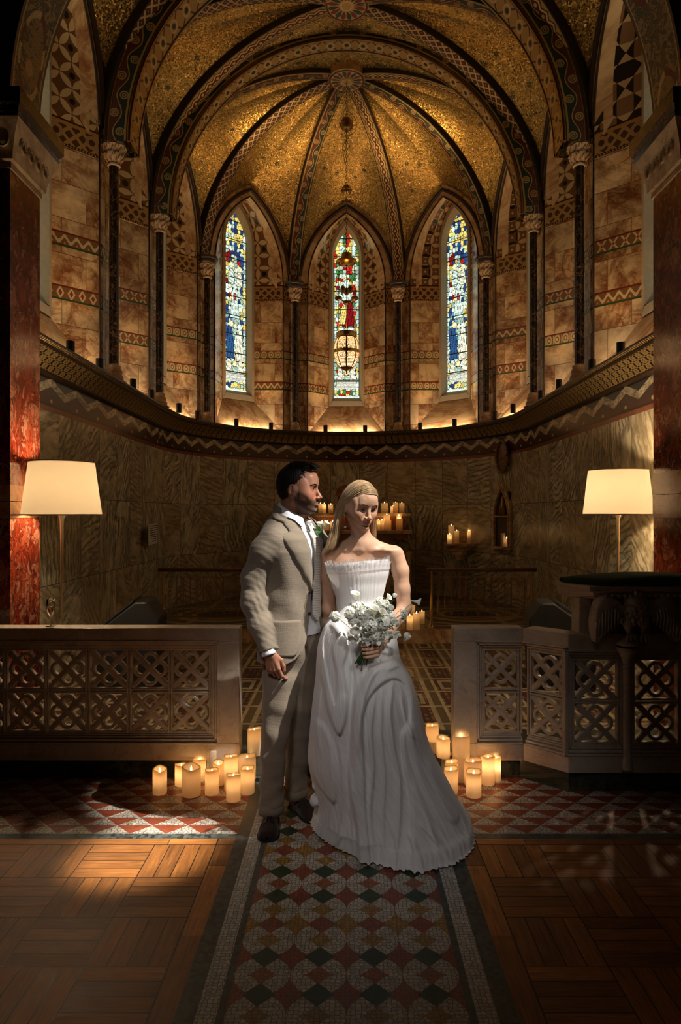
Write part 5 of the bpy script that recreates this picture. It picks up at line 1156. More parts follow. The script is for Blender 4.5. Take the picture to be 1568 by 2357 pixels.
# ================================================================ sculpting by distance fields
class SDF:
    def __init__(s, lo, hi, h):
        s.ax = [np.arange(lo[i], hi[i]+h, h, dtype='f') for i in range(3)]; s.h = h
        s.D = np.full([len(a) for a in s.ax], .5, 'f')
    def sub(s, lo, hi):
        sl = []
        for i in range(3):
            a = s.ax[i]; i0 = int(np.searchsorted(a, lo[i])); i1 = int(np.searchsorted(a, hi[i])); sl.append(slice(max(0, i0-1), min(len(a), i1+1)))
        if any(q.stop-q.start < 2 for q in sl): return None, None
        X, Y, Z = s.ax[0][sl[0]][:, None, None], s.ax[1][sl[1]][None, :, None], s.ax[2][sl[2]][None, None, :]
        return tuple(sl), (X, Y, Z)
    def put(s, sl, d, k, op):
        D = s.D[sl]
        if op == 'u':
            h = np.maximum(k-np.abs(D-d), 0)/max(k, 1e-6); s.D[sl] = np.minimum(D, d)-h*h*k*.25
        else:
            e = -d; h = np.maximum(k-np.abs(D-e), 0)/max(k, 1e-6); s.D[sl] = np.maximum(D, e)+h*h*k*.25
    def ell(s, fr, c, r, k=.01, op='u', rot=None):
        c = fr.p(c); r = [q*fr.s for q in r]; Rm = np.array(fr.R @ rot if rot is not None else fr.R, 'f'); m = max(r)+k+.01
        sl, P = s.sub([c[i]-m for i in range(3)], [c[i]+m for i in range(3)])
        if sl is None: return
        d = [P[i]-c[i] for i in range(3)]; q = [(Rm[0][j]*d[0]+Rm[1][j]*d[1]+Rm[2][j]*d[2]) for j in range(3)]
        k0 = np.sqrt(sum((q[j]/r[j])**2 for j in range(3)))+1e-6; k1 = np.sqrt(sum((q[j]/r[j]**2)**2 for j in range(3)))+1e-6
        s.put(sl, (k0*(k0-1)/k1).astype('f'), k, op)
    def cap(s, fr, a, b, ra, rb, k=.01, op='u', sq=None):
        a = fr.p(a); b = fr.p(b); ra *= fr.s; rb *= fr.s; m = max(ra, rb)+k+.01
        sl, P = s.sub([min(a[i], b[i])-m for i in range(3)], [max(a[i], b[i])+m for i in range(3)])
        if sl is None: return
        ba = b-a; L = ba.dot(ba); d = [P[i]-a[i] for i in range(3)]
        t = np.clip(sum(d[i]*ba[i] for i in range(3))/L, 0, 1)
        e = np.sqrt(sum((d[i]-t*ba[i])**2 for i in range(3)))-(ra+(rb-ra)*t); s.put(sl, e.astype('f'), k, op)
    def mesh(s):
        D = s.D; I = D < 0; n = D.shape; c = [I[i:n[0]-1+i, j:n[1]-1+j, k:n[2]-1+k] for i in (0, 1) for j in (0, 1) for k in (0, 1)]
        cnt = sum(x.astype('i1') for x in c); act = (cnt > 0) & (cnt < 8); idx = -np.ones(act.shape, 'i4'); A = np.argwhere(act); idx[act] = np.arange(len(A))
        cor = [(i, j, k) for i in (0, 1) for j in (0, 1) for k in (0, 1)]; acc = np.zeros((len(A), 3)); num = np.zeros(len(A))
        for p in range(8):
            for q in range(p+1, 8):
                if sum(abs(cor[p][t]-cor[q][t]) for t in range(3)) != 1: continue
                dp = D[A[:, 0]+cor[p][0], A[:, 1]+cor[p][1], A[:, 2]+cor[p][2]]; dq = D[A[:, 0]+cor[q][0], A[:, 1]+cor[q][1], A[:, 2]+cor[q][2]]
                m = (dp < 0) != (dq < 0); t = np.where(m, dp/np.where(m, dp-dq, 1), 0)
                for x in range(3): acc[:, x] += np.where(m, cor[p][x]+t*(cor[q][x]-cor[p][x]), 0)
                num += m
        Vv = A+acc/num[:, None]; W = np.stack([s.ax[i][0]+Vv[:, i]*s.h for i in range(3)], 1); Fs = []
        for axn in range(3):
            u, v = (axn+1) % 3, (axn+2) % 3; sa = [slice(None)]*3; sb = [slice(None)]*3; sa[axn] = slice(0, -1); sb[axn] = slice(1, None)
            e = I[tuple(sa)] != I[tuple(sb)]; E_ = np.argwhere(e); E_ = E_[(E_[:, u] > 0) & (E_[:, v] > 0) & (E_[:, u] < n[u]-1) & (E_[:, v] < n[v]-1)]
            ins = I[E_[:, 0], E_[:, 1], E_[:, 2]]; du = np.zeros(3, int); dv = np.zeros(3, int); du[u] = 1; dv[v] = 1
            q = [idx[tuple((E_-o).T)] for o in (du*0, du, du+dv, dv)]; f = np.stack(q, 1); f[~ins] = f[~ins][:, ::-1]; Fs.append(f)
        Fa = np.concatenate(Fs); Fa = Fa[(Fa >= 0).all(1)]; return W, Fa
class Fr:
    def __init__(s, o=(0, 0, 0), R=None, sc=1.0): s.o = Vector(o); s.R = R if R is not None else Matrix.Identity(3); s.s = sc
    def p(s, v): return s.o+s.R @ (Vector(v)*s.s)
    def inv(s, P): return ((P-np.array(s.o)) @ np.array(s.R))/s.s
WORLD = Fr()
def basis(f, u):
    f = Vector(f).normalized(); u = Vector(u); u = (u-f*u.dot(f)).normalized(); x = f.cross(u); return Matrix((x, f, u)).transposed()
def np_mesh(name, parts, mats, parent, colf=None, smooth=True):
    vs = []; fs = []; n = 0
    for W, Fc in parts: vs.append(W); fs.append(Fc+n); n += len(W)
    Vv = np.concatenate(vs); Fa = np.concatenate(fs); off = Vector((0, 0, 0)); pp = parent
    while pp is not None: off = off+Vector(pp.location); pp = pp.parent
    me = bpy.data.meshes.new(name); me.vertices.add(len(Vv)); me.vertices.foreach_set('co', (Vv-np.array(off)).astype('f').ravel())
    me.loops.add(Fa.size); me.loops.foreach_set('vertex_index', Fa.astype('i4').ravel()); me.polygons.add(len(Fa))
    me.polygons.foreach_set('loop_start', np.arange(0, Fa.size, 4, dtype='i4')); me.polygons.foreach_set('loop_total', np.full(len(Fa), 4, 'i4')) if bpy.app.version < (4, 0) else None
    me.update(calc_edges=True); me.validate()
    me.polygons.foreach_set('use_smooth', [smooth]*len(me.polygons))
    if colf is not None:
        a = me.color_attributes.new('Col', 'FLOAT_COLOR', 'POINT'); c = np.ones((len(Vv), 4), 'f'); c[:, :3] = colf(Vv); a.data.foreach_set('color', c.ravel())
    for m in (mats if isinstance(mats, (list, tuple)) else [mats]): me.materials.append(m)
    o = bpy.data.objects.new(name, me); COL.objects.link(o); o.parent = parent; return o
def head_sdf(S, H, male=True):
    m = 1.0 if male else 0.0; e = S.ell; c = S.cap
    e(H, (0, -.014, .036), (.074+.002*m, .090, .080), 0); e(H, (0, .030, .030), (.062, .052, .060), .03); e(H, (0, -.035, .0), (.062, .060, .06), .03)
    e(H, (0, .030, -.030), (.058+.002*m, .056, .062), .03); e(H, (0, .030, -.072), (.038+.012*m, .050, .034), .03)
    for s in (-1, 1):
        c(H, (s*(.045+.009*m), -.006, -.048-.002*m), (s*.016, .062, -.098), .013+.004*m, .012, .022); e(H, (s*(.041+.005*m), .058-.004*m, -.029+.003*m), (.020, .020, .017), .022); e(H, (s*.040, .062, -.045), (.018, .016, .02), .02)
    e(H, (0, .074, -.100), (.019+.004*m, .015, .014), .02)
    c(H, (-.036, .074, .021+.002*m), (.036, .074, .021+.002*m), .010+.0015*m, .010+.0015*m, .018); e(H, (0, .066, .050), (.045, .024, .030), .03)
    for s in (-1, 1): e(H, (s*.033, .0950, .0), (.0200, .0165, .0135), .010, 's')
    for s in (-1, 1):
        e(H, (s*.031, .0685, .0), (.0146, .0142, .0140), .006)
    c(H, (0, .080, .010), (0, .1035, -.030), .0070, .0082, .012); e(H, (0, .1065, -.0385), (.0102, .0112, .0092), .008)
    for s in (-1, 1): e(H, (s*.0125, .0965, -.0425), (.0078, .0105, .0078), .005); 
    for s in (-1, 1): e(H, (s*.0062, .1020, -.0505), (.0036, .0062, .0035), .003, 's')
    e(H, (0, .072, -.066), (.031, .022, .024), .018); c(H, (0, .092, -.050), (0, .0935, -.058), .005, .005, .008)
    sm = 0 if male else .0085
    for s in (-1, 1):
        c(H, (s*(.0225+.4*sm), .0800, -.0695+sm), (s*.005, .0935, -.0665), .0034, .0048, .004); c(H, (s*(.0215+.4*sm), .0795, -.0715+sm), (0, .0915, -.0775), .0034, .0062, .005)
        c(H, (s*.024, .083, -.0705+sm), (0, .0990, -.0718), .0011, .0018, .002, 's')
    e(H, (0, .090, -.0875), (.018, .010, .005), .008, 's')
    for s in (-1, 1):
        q = Matrix.Rotation(s*.30, 3, 'Z') @ Matrix.Rotation(-.18, 3, 'X'); e(H, (s*(.0725+.004*m), -.014, -.006), (.0060, .0185, .033), .004, rot=q); e(H, (s*.074, -.002, -.008), (.008, .010, .02), .006, rot=q)
        e(H, (s*.083, -.012, -.003), (.0055, .0115, .021), .003, 's', rot=q); e(H, (s*.0775, -.006, -.030), (.005, .008, .010), .004)
        e(H, (s*.0600, .022, -.002), (.014, .040, .040), .03)
def eyes(H, parent, down=0.0, side=0.0, iris=(.10, .14, .16)):
    me = plain('eye_white', (.62, .56, .52), .15); mi = plain('iris', iris, .15); mp = plain('pupil', (.005, .005, .005), .1)
    for s in (-1, 1):
        c = H.p((s*.031, .0683, .0)); g = (H.R @ Vector((side, 1, down))).normalized(); r = .0131*H.s; b = MB()
        q = Vector((0, 0, 1)).rotation_difference(g); rows = []; n = 28
        for k in range(19):
            th = PI*k/18; rows.append([c+q @ Vector((r*math.sin(th)*math.cos(a), r*math.sin(th)*math.sin(a), r*math.cos(th))) for a in [2*PI*j/n for j in range(n)]])
        b.grid(rows[:2], close_v=True, mi=2); b.grid(rows[1:4], close_v=True, mi=1); b.grid(rows[3:], close_v=True, mi=0); mk('eyeball', b, [me, mi, mp], parent, smooth=True)
def lid_open(S, H, z, dz, w=.0125):
    for s in (-1, 1): S.ell(H, (s*.0315, .0875, z), (w, .011, dz), .0018, 's')
def on_skin(body, H, p, out=.0):
    """drop a head-local point backwards on to the face"""
    from mathutils.bvhtree import BVHTree
    if not hasattr(on_skin, 'c'): on_skin.c = {}
    if body.name not in on_skin.c:
        off = Vector(body.parent.location) if body.parent else Vector((0, 0, 0)); me = body.data
        on_skin.c[body.name] = BVHTree.FromPolygons([v.co+off for v in me.vertices], [tuple(q.vertices) for q in me.polygons])
    o = H.p((p[0], .20, p[2])); d = H.R @ Vector((0, -1, 0)); hit = on_skin.c[body.name].ray_cast(o, d)
    return (hit[0]+hit[1]*out) if hit[0] is not None else H.p(p)
def brows(H, parent, mat, th, body, lift=0):
    for s in (-1, 1):
        b = MB(); P = catmull([(s*.010, 0, .0200+lift), (s*.024, 0, .0250+lift), (s*.038, 0, .0255+lift), (s*.051, 0, .0190+lift)], 10); n = len(P)
        for k in range(n-1):
            for j in range(6):
                p = P[k].lerp(P[k+1], R.random())+Vector((0, 0, R.uniform(-1, 1)*th*(1-k/n*.6))); q = p+Vector((s*.007, 0, R.uniform(-.0005, .0025)*(1-k/n))); m_ = (p+q)/2
                b.tube([on_skin(body, H, p, .0002), on_skin(body, H, m_, .0014), on_skin(body, H, q, .0008)], [.0007, .0006, .0001], 4)
        mk('eyebrow', b, mat, parent)
def lashes(H, parent, mat, z, r=.0142, th=.0011):
    for s in (-1, 1):
        b = MB(); b.tube([H.p((s*.0315+.0138*math.sin(a), .0690+r*math.cos(a)*1.02, z+.0018*math.cos(a*1.1))) for a in [lerp(-1.15, 1.15, k/12) for k in range(13)]], [th*(.3+.7*math.sin(PI*k/12)) for k in range(13)], 5); mk('eyelashes', b, mat, parent)
def hand_sdf(S, w, d, nrm, side, curls, sc=1.0, spread=.06, thumb=None, fl=1.0, pw=1.0):
    """w wrist, d direction of the metacarpals, nrm back of the hand, side: across towards the thumb; curls per finger (index first)"""
    d = Vector(d).normalized(); side = Vector(side); side = (side-d*side.dot(d)).normalized(); nrm = d.cross(side)*(1 if d.cross(side).dot(Vector(nrm)) > 0 else -1)
    Hf = Fr(w, Matrix((side, d, nrm)).transposed(), sc)
    for k, x in enumerate((.030, .010, -.010, -.028)):
        L0 = (.083, .086, .081, .073)[k]; kn = Vector((x*pw, L0, .002-.003*(k == 3))); S.cap(Hf, (x*.55, .008, 0), kn, .0135, .0105, .010)
        p = kn; th = 0; segs = ((.042, .025, .021), (.046, .029, .022), (.043, .027, .021), (.033, .020, .018))[k]; rr = (.0092, .0084, .0076, .0066); sp = (1.5-k)*spread
        for j, (l, cu) in enumerate(zip(segs, curls[k])):
            th += cu; q = p+Vector((math.sin(sp)*math.cos(th*.5)*l*.6, math.cos(th)*l*fl, -math.sin(th)*l*fl)); S.cap(Hf, p, q, rr[j]*(1-.08*(k == 3)), rr[j+1]*(1-.08*(k == 3)), .0035); p = q
    t = thumb or ((.026, .020, -.006), (.046, .045, -.016), (.052, .078, -.022), (.048, .103, -.026))
    S.cap(Hf, t[0], t[1], .016, .0125, .010); S.cap(Hf, t[1], t[2], .0115, .0098, .006); S.cap(Hf, t[2], t[3], .0098, .0075, .003); S.ell(Hf, (.004, .045, -.004), (.034*pw, .045, .0125), .01)
    return Hf
def skin_mat(name, rough=.42):
    M = Mat(name, rough, 0, .30); at = M.n('ShaderNodeVertexColor', layer_name='Col'); p = M.coords('Object'); n = M.noise(M.vec(*p), 160, 3); M.base(M.mul(at.outputs['Color'], n*.25+.87)); M.bump(n, .12, .001)
    M.b.inputs['Subsurface Weight'].default_value = .12; M.b.inputs['Subsurface Radius'].default_value = (.012, .005, .003); M.b.inputs['Subsurface Scale'].default_value = .6; return M.m
def sm(x, a, b): t = np.clip((x-a)/(b-a), 0, 1); return t*t*(3-2*t)
def face_color(P, H, skin, lip, male):
    L = H.inv(P); x, y, z = L[:, 0], L[:, 1], L[:, 2]; C = np.tile(np.array(skin), (len(P), 1)); rng = np.random.RandomState(3)
    def mixc(m, c): C[:] = C*(1-m[:, None])+np.array(c)*m[:, None]
    inh = (np.abs(x) < .1) & (np.abs(z) < .14) & (np.abs(y) < .13)
    ck = np.exp(-(((np.abs(x)-.045)/.02)**2+((z+.035)/.018)**2))*(y > .02)*inh; mixc(ck*.45, (skin[0]*1.0, skin[1]*.62, skin[2]*.6))
    nz = np.exp(-((x/.016)**2+((z+.042)/.014)**2))*(y > .095)*inh; mixc(nz*.35, (skin[0]*1.0, skin[1]*.7, skin[2]*.65))
    so = 0 if male else .0085*np.clip(np.abs(x)/.022, 0, 1)**1.5
    lp = np.exp(-((np.abs(x)/.0225)**6))*sm(-np.abs(z-so+.0722)+.0098*(1-.45*np.abs(x)/.0225), -.001, .0018)*(y > .075)*inh; mixc(lp*.9, lip)
    ln = np.exp(-((z-so+.0716)/.0011)**2)*(np.abs(x) < .022)*(y > .075)*inh; mixc(ln*.8, (lip[0]*.25, lip[1]*.2, lip[2]*.2))
    ey = np.exp(-(((np.abs(x)-.0315)/.016)**2+(z/.008)**2))*(y > .06)*inh; mixc(ey*.6, (skin[0]*.5, skin[1]*.35, skin[2]*.3))  # shade of the eye sockets painted into the skin colour
    if male:
        jaw = sm(-z, .035, .060)*sm(y, -.015, .01)*inh; must = np.exp(-((z+.056)/.008)**2)*(np.abs(x) < .03)*(y > .07); side = sm(-z, -.005, .03)*sm(-np.abs(y-.012), -.022, -.008)*(np.abs(x) > .05)*inh
        bd = np.clip(np.maximum(np.maximum(jaw*(z > -.125), must), side), 0, 1)*(1-lp); bd *= 1-.9*np.exp(-(((np.abs(x)-.036)/.018)**2+((z+.038)/.014)**2))*(y > .035); g = rng.rand(len(P)); mixc(bd*(.70+.28*g), (.060, .036, .024)); ch = np.exp(-((x/.025)**2+((z+.098)/.016)**2))*(y > .06)*inh; mixc(ch*(g > .45)*.55, (.42, .36, .32))
    return C
# ================================================================ the groom
gq = 3.40/F
GX, GY = -.275, 3.44
def gp(px_, py_, Y=3.40): return pt(px_, py_, Y)
man = thing('person', 'dark haired bearded man in beige linen suit and striped tie, looking at the bride', 'person', (-.28, 3.42, 0))
phi = math.radians(55); FV = Vector((math.sin(phi), -math.cos(phi), 0)); LV = Vector((math.cos(phi), math.sin(phi), 0))
Hg = Fr((-.233, 3.40, 1.668), basis((.965, -.26, -.02), (0, 0, 1)), 1.0)
S = SDF((-.40, 3.24, 1.42), (-.06, 3.56, 1.83), .0019); head_sdf(S, Hg, True); lid_open(S, Hg, -.0012, .0052, .0140)
neck0 = Hg.p((0, -.028, -.04)); neckb = Vector((GX-.005, GY-.02, 1.48)); S.cap(WORLD, neck0, neckb, .056, .064, .03); S.cap(WORLD, Hg.p((0, .03, -.085)), neckb+Vector((.03, -.02, 0)), .030, .034, .03)
headp = S.mesh()
# torso, arm and legs hidden by the suit, the free hand hanging at the side
S = SDF((-.56, 3.18, .0), (.06, 3.68, 1.52), .006)
S.cap(WORLD, neckb, (GX, GY, 1.38), .060, .10, .03); S.cap(WORLD, Vector((GX, GY, 1.36))+LV*.09, Vector((GX, GY, 1.36))-LV*.09, .085, .085, .05); S.cap(WORLD, (GX, GY, 1.36), (GX, GY, .98), .105, .10, .05)
sh = Vector((GX, GY, 1.42))-LV*.175; el = gp(583, 1385, 3.30); wr = gp(619, 1497, 3.26); shL = Vector((GX, GY, 1.42))+LV*.165; elL = Vector((-.04, 3.66, 1.19)); wrL = Vector((.02, 3.575, 1.12))
S.cap(WORLD, sh, gp(586, 1330, 3.315), .045, .040, .03); S.cap(WORLD, gp(586, 1330, 3.315), el, .040, .037, .01); S.cap(WORLD, el, wr, .037, .026, .01); S.cap(WORLD, shL, elL, .045, .038, .03); S.cap(WORLD, elL, wrL, .036, .026, .01)
LEGR = [(1500, 652, 3.40, .098), (1560, 648, 3.38, .090), (1620, 642, 3.37, .080), (1680, 634, 3.36, .068), (1740, 629, 3.36, .060), (1800, 626, 3.37, .057), (1845, 625, 3.38, .0575), (1868, 624, 3.38, .058)]
LEGL = [(1500, 700, 3.47, .095), (1560, 697, 3.47, .085), (1620, 694, 3.48, .078), (1680, 688, 3.50, .066), (1740, 686, 3.53, .062), (1780, 683, 3.55, .056), (1812, 681, 3.56, .056), (1832, 680, 3.56, .057)]
def legpts(T): return [pt(x, y, Y) for y, x, Y, r in T]
for T in (LEGR, LEGL):
    P = legpts(T)
    for k in range(len(P)-1): S.cap(WORLD, P[k], P[k+1], T[k][3]*.62, T[k+1][3]*.62, .02)
    a = P[-1]; S.cap(WORLD, a, (a.x, a.y, .05), .035, .03, .02)
bodyp = S.mesh()
S = SDF((-.47, 3.14, .72), (-.27, 3.36, .96), .0018)
cur = [(.35, .55, .35), (.55, .8, .5), (.65, .9, .6), (.7, .9, .6)]
hand_sdf(S, wr+Vector((.004, 0, -.012)), (.22, -.05, -.97), (-.45, -.88, 0), (.90, -.30, .1), cur, .98, thumb=((.024, .018, -.008), (.044, .045, -.014), (.050, .076, -.018), (.046, .100, -.02)))
S.cap(WORLD, el, wr+Vector((.004, 0, -.02)), .036, .026, .012); handp = S.mesh()
S = SDF((-.04, 3.42, 1.0), (.26, 3.70, 1.24), .003); hand_sdf(S, wrL, (.9, -.25, -.1), (.1, .9, .2), (0, .1, 1), cur, 1.0); S.cap(WORLD, elL, wrL, .036, .028, .01); hand2 = S.mesh()
SK = skin_mat('skin_groom', .45); SKC = (.41, .185, .115)
mb_ = np_mesh('body', [headp, bodyp, handp, hand2], SK, man, lambda P: face_color(P, Hg, SKC, (.36, .13, .10), True))
eyes(Hg, man, -.05, -.15, (.06, .05, .04)); hairm = Mat('dark_hair', .6, 0, .25, (.016, .010, .007)).m
brows(Hg, man, hairm, .0017, mb_); lashes(Hg, man, hairm, .0022)
# hair
S = SDF((-.40, 3.24, 1.52), (-.06, 3.56, 1.85), .0024); S.ell(Hg, (0, -.018, .040), (.084, .102, .090), 0); S.ell(Hg, (0, -.045, -.005), (.072, .066, .066), .03); S.cap(Hg, (0, -.02, .105), (.0, .055, .108), .034, .026, .03)
sl, P = S.sub((-9, -9, -9), (9, 9, 9)); Pn = np.stack(np.broadcast_arrays(*P), -1).reshape(-1, 3); L = Hg.inv(Pn).astype('f').reshape(*S.D.shape, 3); x, y, z = L[..., 0], L[..., 1], L[..., 2]
zt = [-.5, -.078, -.062, -.045, -.025, .0, .018, .035, .05, .065, .082, .098, .105, .5]; yt = [-.9, -.9, -.045, -.030, .014, .018, .030, .048, .040, .026, .030, .045, .95, .95]
ph_ = np.arctan2(x, y+.02); st = (np.sin(ph_*83+z*90+2*np.sin(z*60))+np.sin(ph_*47-z*45+y*60))*.0008; S.D = S.D+st.astype('f'); S.D = np.maximum(S.D, (y-np.interp(z, zt, yt)+.002*np.sin(z*300))*.8).astype('f'); D2 = np.sqrt((np.abs(x)-.078)**2+(y+.012)**2*.8+(z+.01)**2*.6)-.026; S.D = np.maximum(S.D, -D2).astype('f')
hp = S.mesh(); np_mesh('hair', [hp], hairm, man)
hair_o = MB()
for k in range(260):                                  # loose locks over the crown and the swept front
    a = R.uniform(-1, 1); f = R.random(); x0 = a*.062; y0 = lerp(-.06, .06, f); z0 = .040+.088*math.sqrt(max(.05, 1-(x0/.084)**2-((y0+.018)/.102)**2)); l = R.uniform(.02, .042)
    y0 = min(y0, .035); z0 = .040+.088*math.sqrt(max(.05, 1-(x0/.084)**2-((y0+.018)/.102)**2)); p0 = Vector((x0, y0, z0+.002)); p1 = p0+Vector((a*.004, l*.5, .008+.006*f)); p2 = p0+Vector((a*.01, l, .003+.006*f-.006*(y0 < 0))); hair_o.tube([Hg.p(p) for p in catmull([p0, p1, p2], 3)], [.0018, .0018, .0018, .0016, .0014, .0010, .0003], 4)
for k in range(70):
    a = R.uniform(-1, 1); p0 = Vector((a*.045, R.uniform(.02, .05), .114+R.uniform(-.003, .012))); p2 = Vector((a*.04, R.uniform(.082, .104), .106+R.uniform(-.003, .012))); p1 = (p0+p2)/2+Vector((0, 0, .010)); hair_o.tube([Hg.p(p) for p in catmull([p0, p1, p2], 4)], [.003, .003, .0028, .0026, .0024, .002, .0015, .0008, .0003], 4)
mk('hair_locks', hair_o, hairm, man, smooth=True)
# ---- suit
LIN = m_cloth('beige_linen', (.255, .205, .152), .85); LIN2 = m_cloth('beige_trousers', (.26, .205, .15), .85); SHT = m_cloth('white_shirt', (.74, .74, .78), .7, amt=.06); BTN = plain('horn_button', (.02, .012, .01), .25)
TZ = [(.80, .185, .140, 0), (.90, .183, .136, 0), (1.0, .176, .130, .0), (1.10, .166, .124, .004), (1.18, .165, .124, .008), (1.28, .176, .130, .010), (1.36, .188, .132, .010), (1.42, .190, .122, .006), (1.455, .180, .106, .0), (1.485, .158, .092, -.006), (1.512, .125, .082, -.010), (1.54, .092, .074, -.014), (1.565, .074, .068, -.016)]
def TP(th, z, off=0.0):
    a, b, c = interp(TZ, z); n = 2.35; ct, s_ = math.cos(th), math.sin(th); r = 1/((abs(s_)/a)**n+(abs(ct)/b)**n)**(1/n)+off
    p = Vector((GX, GY, z))+LV*(r*s_)+FV*(r*ct+c); return p
def wrinkle(th, z): return .0025*math.sin(z*38+th*3)*math.exp(-((z-1.08)/.12)**2)+.002*math.sin(th*9+z*14)
rad = math.radians
thR = [(.80, -78), (.822, -62), (.845, -46), (.88, -33), (.93, -22), (1.0, -14.5), (1.06, -11), (1.17, -10), (1.25, -12.5), (1.35, -16.5), (1.45, -25), (1.50, -40), (1.54, -80), (1.60, -115)]
thL = [(.80, 75), (.86, 52), (.93, 40), (1.0, 33), (1.17, 27), (1.30, 30), (1.42, 36), (1.50, 50), (1.54, 80), (1.60, 115)]
def edgeR(z): return rad(interp(thR, z)[0])
def edgeL(z): return rad(interp(thL, z)[0])
ARM = [(sh+Vector((.02, .005, -.004)), .066), (sh+Vector((-.022, 0, -.055)), .066), (gp(584, 1330, 3.315), .059), (el, .056), (gp(598, 1440, 3.28), .050), (gp(617, 1496, 3.262), .041)]
ARML = [(shL+Vector((-.02, .0, -.004)), .064), (shL+Vector((.03, .03, -.07)), .062), (elL, .055), (wrL, .043)]
def jacket_field(S):
    sl, P = S.sub((-9, -9, -9), (9, 9, 9)); X, Y, Z = P; dx, dy = X-GX, Y-GY; tz = [r[0] for r in TZ]
    a_, b_, c_ = (np.interp(Z, tz, [r[i] for r in TZ]) for i in (1, 2, 3)); u = dx*LV.x+dy*LV.y; w_ = dx*FV.x+dy*FV.y-c_
    n = 2.35; rho = ((np.abs(u)/a_)**n+(np.abs(w_)/b_)**n)**(1/n); th = np.arctan2(u, w_)
    D = (rho-1)*np.minimum(a_, b_)*.9-.006-.0022*np.sin(Z*38+th*3)*np.exp(-((Z-1.08)/.12)**2)-.0016*np.sin(th*9+Z*14); D = np.maximum(D, Z-1.585); return D.astype('f'), th, X, Y, Z
S = SDF((-.56, 3.16, .79), (.18, 3.74, 1.60), .0034); D, th, X, Y, Z = jacket_field(S); S.D = D
def arm_field(S, A, lo, hi, seed):
    E_ = SDF.__new__(SDF); E_.ax = S.ax; E_.h = S.h; E_.D = np.full(S.D.shape, .5, 'f')
    for (p, r), (q, t) in zip(A, A[1:]): E_.cap(WORLD, p, q, r, t, .03)
    return E_.D
for A, sd in ((ARM, 0), (ARML, 1)):
    Da = arm_field(S, A, 0, 0, sd); ex, ey, ez = (A[len(A)//2][0]); zz = (Z-ez)
    wv = .0014*np.sin(Z*84+X*130+Y*60+sd+1.5*np.sin(X*60))*np.exp(-(zz/.10)**2)+.0009*np.sin(Z*62-X*80+2*np.sin(Y*40))+.0005*np.sin(Z*190+Y*120+X*90)
    end = A[-1][0]; dv = (A[-1][0]-A[-2][0]).normalized(); pl = (X-end.x)*dv.x+(Y-end.y)*dv.y+(Z-end.z)*dv.z
    near = (Z < end.z+.10) if sd == 0 else (X > end.x-.05); Da = np.maximum(Da+wv, np.where(near, pl, -1)).astype('f'); h = np.maximum(.022-np.abs(S.D-Da), 0)/.022; S.D = (np.minimum(S.D, Da)-h*h*.022*.25).astype('f')
Dt = np.maximum(D, 0)                                # opening, measured round the torso only
er = np.interp(Z, [q[0] for q in thR], [rad(q[1]) for q in thR]); elf = np.interp(Z, [q[0] for q in thL], [rad(q[1]) for q in thL])
cutd = np.minimum(th-er, elf-th)*.13                 # >0 inside the opening
cutd = np.where(D < .03, cutd, -.5)
S.D = np.maximum(S.D, cutd.astype('f')); S.D = np.maximum(S.D, (.818-Z+.006*np.sin(th*2)).astype('f'))
inner = -(np.maximum(D, -1)+.012); S.D = np.maximum(S.D, np.where(D < .004, inner, -.5).astype('f'))
np_mesh('jacket', [S.mesh()], LIN, man)
dn = (wr-el).normalized(); b = MB(); c0_ = gp(616, 1496, 3.262); rows = []
for t, r_ in ((-.02, .035), (.0, .0365), (.018, .038), (.026, .0385), (.026, .033), (0, .032)):
    q = Vector((0, 0, 1)).rotation_difference(dn); rows.append([c0_+dn*t+q @ Vector((r_*math.cos(a), r_*math.sin(a)*.92, 0)) for a in [2*PI*j/28 for j in range(28)]])
b.grid(rows, close_v=True); mk('shirt_cuff', b, SHT, man, smooth=True)
# lapels: strips lying on the chest, with the notch
def lapel(side, name):
    b = MB(); ed = edgeR if side < 0 else edgeL; outer = [(1.175, .5), (1.20, 7), (1.26, 22), (1.34, 36), (1.40, 43), (1.435, 46), (1.448, 48), (1.455, 29), (1.475, 26), (1.50, 25), (1.53, 28), (1.56, 34)]
    rows = []
    for k in range(61):
        z = lerp(1.172, 1.562, k/60); w_ = rad(interp(outer, z)[0]); e0 = ed(z); row = []
        for j in range(7):
            t = j/6; th = e0+side*w_*t; row.append(TP(th, z, .010+.008*math.sin(PI*min(1, t*1.0+.05))+(.003 if 0 < j < 6 else (-.002 if j == 6 else .004))))
        rows.append(row)
    b.grid(rows, flip=side > 0); o = mk(name, b, LIN, man, smooth=True); q = o.modifiers.new('s', 'SOLIDIFY'); q.thickness = .003; return o
lapel(-1, 'lapel'); lapel(1, 'lapel')
# jacket collar round the back of the neck
b = MB(); rows = []
for k in range(41):
    a = lerp(rad(60), rad(300), k/40); d_ = LV*math.sin(a)+FV*math.cos(a); c_ = Vector((GX-.006, GY-.012, 0)); up_ = .5-.5*math.cos(a)
    rows.append([c_+d_*.066+Vector((0, 0, lerp(1.555, 1.602, up_)-.02)), c_+d_*.070+Vector((0, 0, lerp(1.555, 1.602, up_))), c_+d_*.076+Vector((0, 0, lerp(1.55, 1.596, up_))), c_+d_*.094+Vector((0, 0, lerp(1.52, 1.545, up_))), c_+d_*.105+Vector((0, 0, lerp(1.50, 1.525, up_)))])
b.grid(rows); mk('jacket_collar', b, LIN, man, smooth=True)
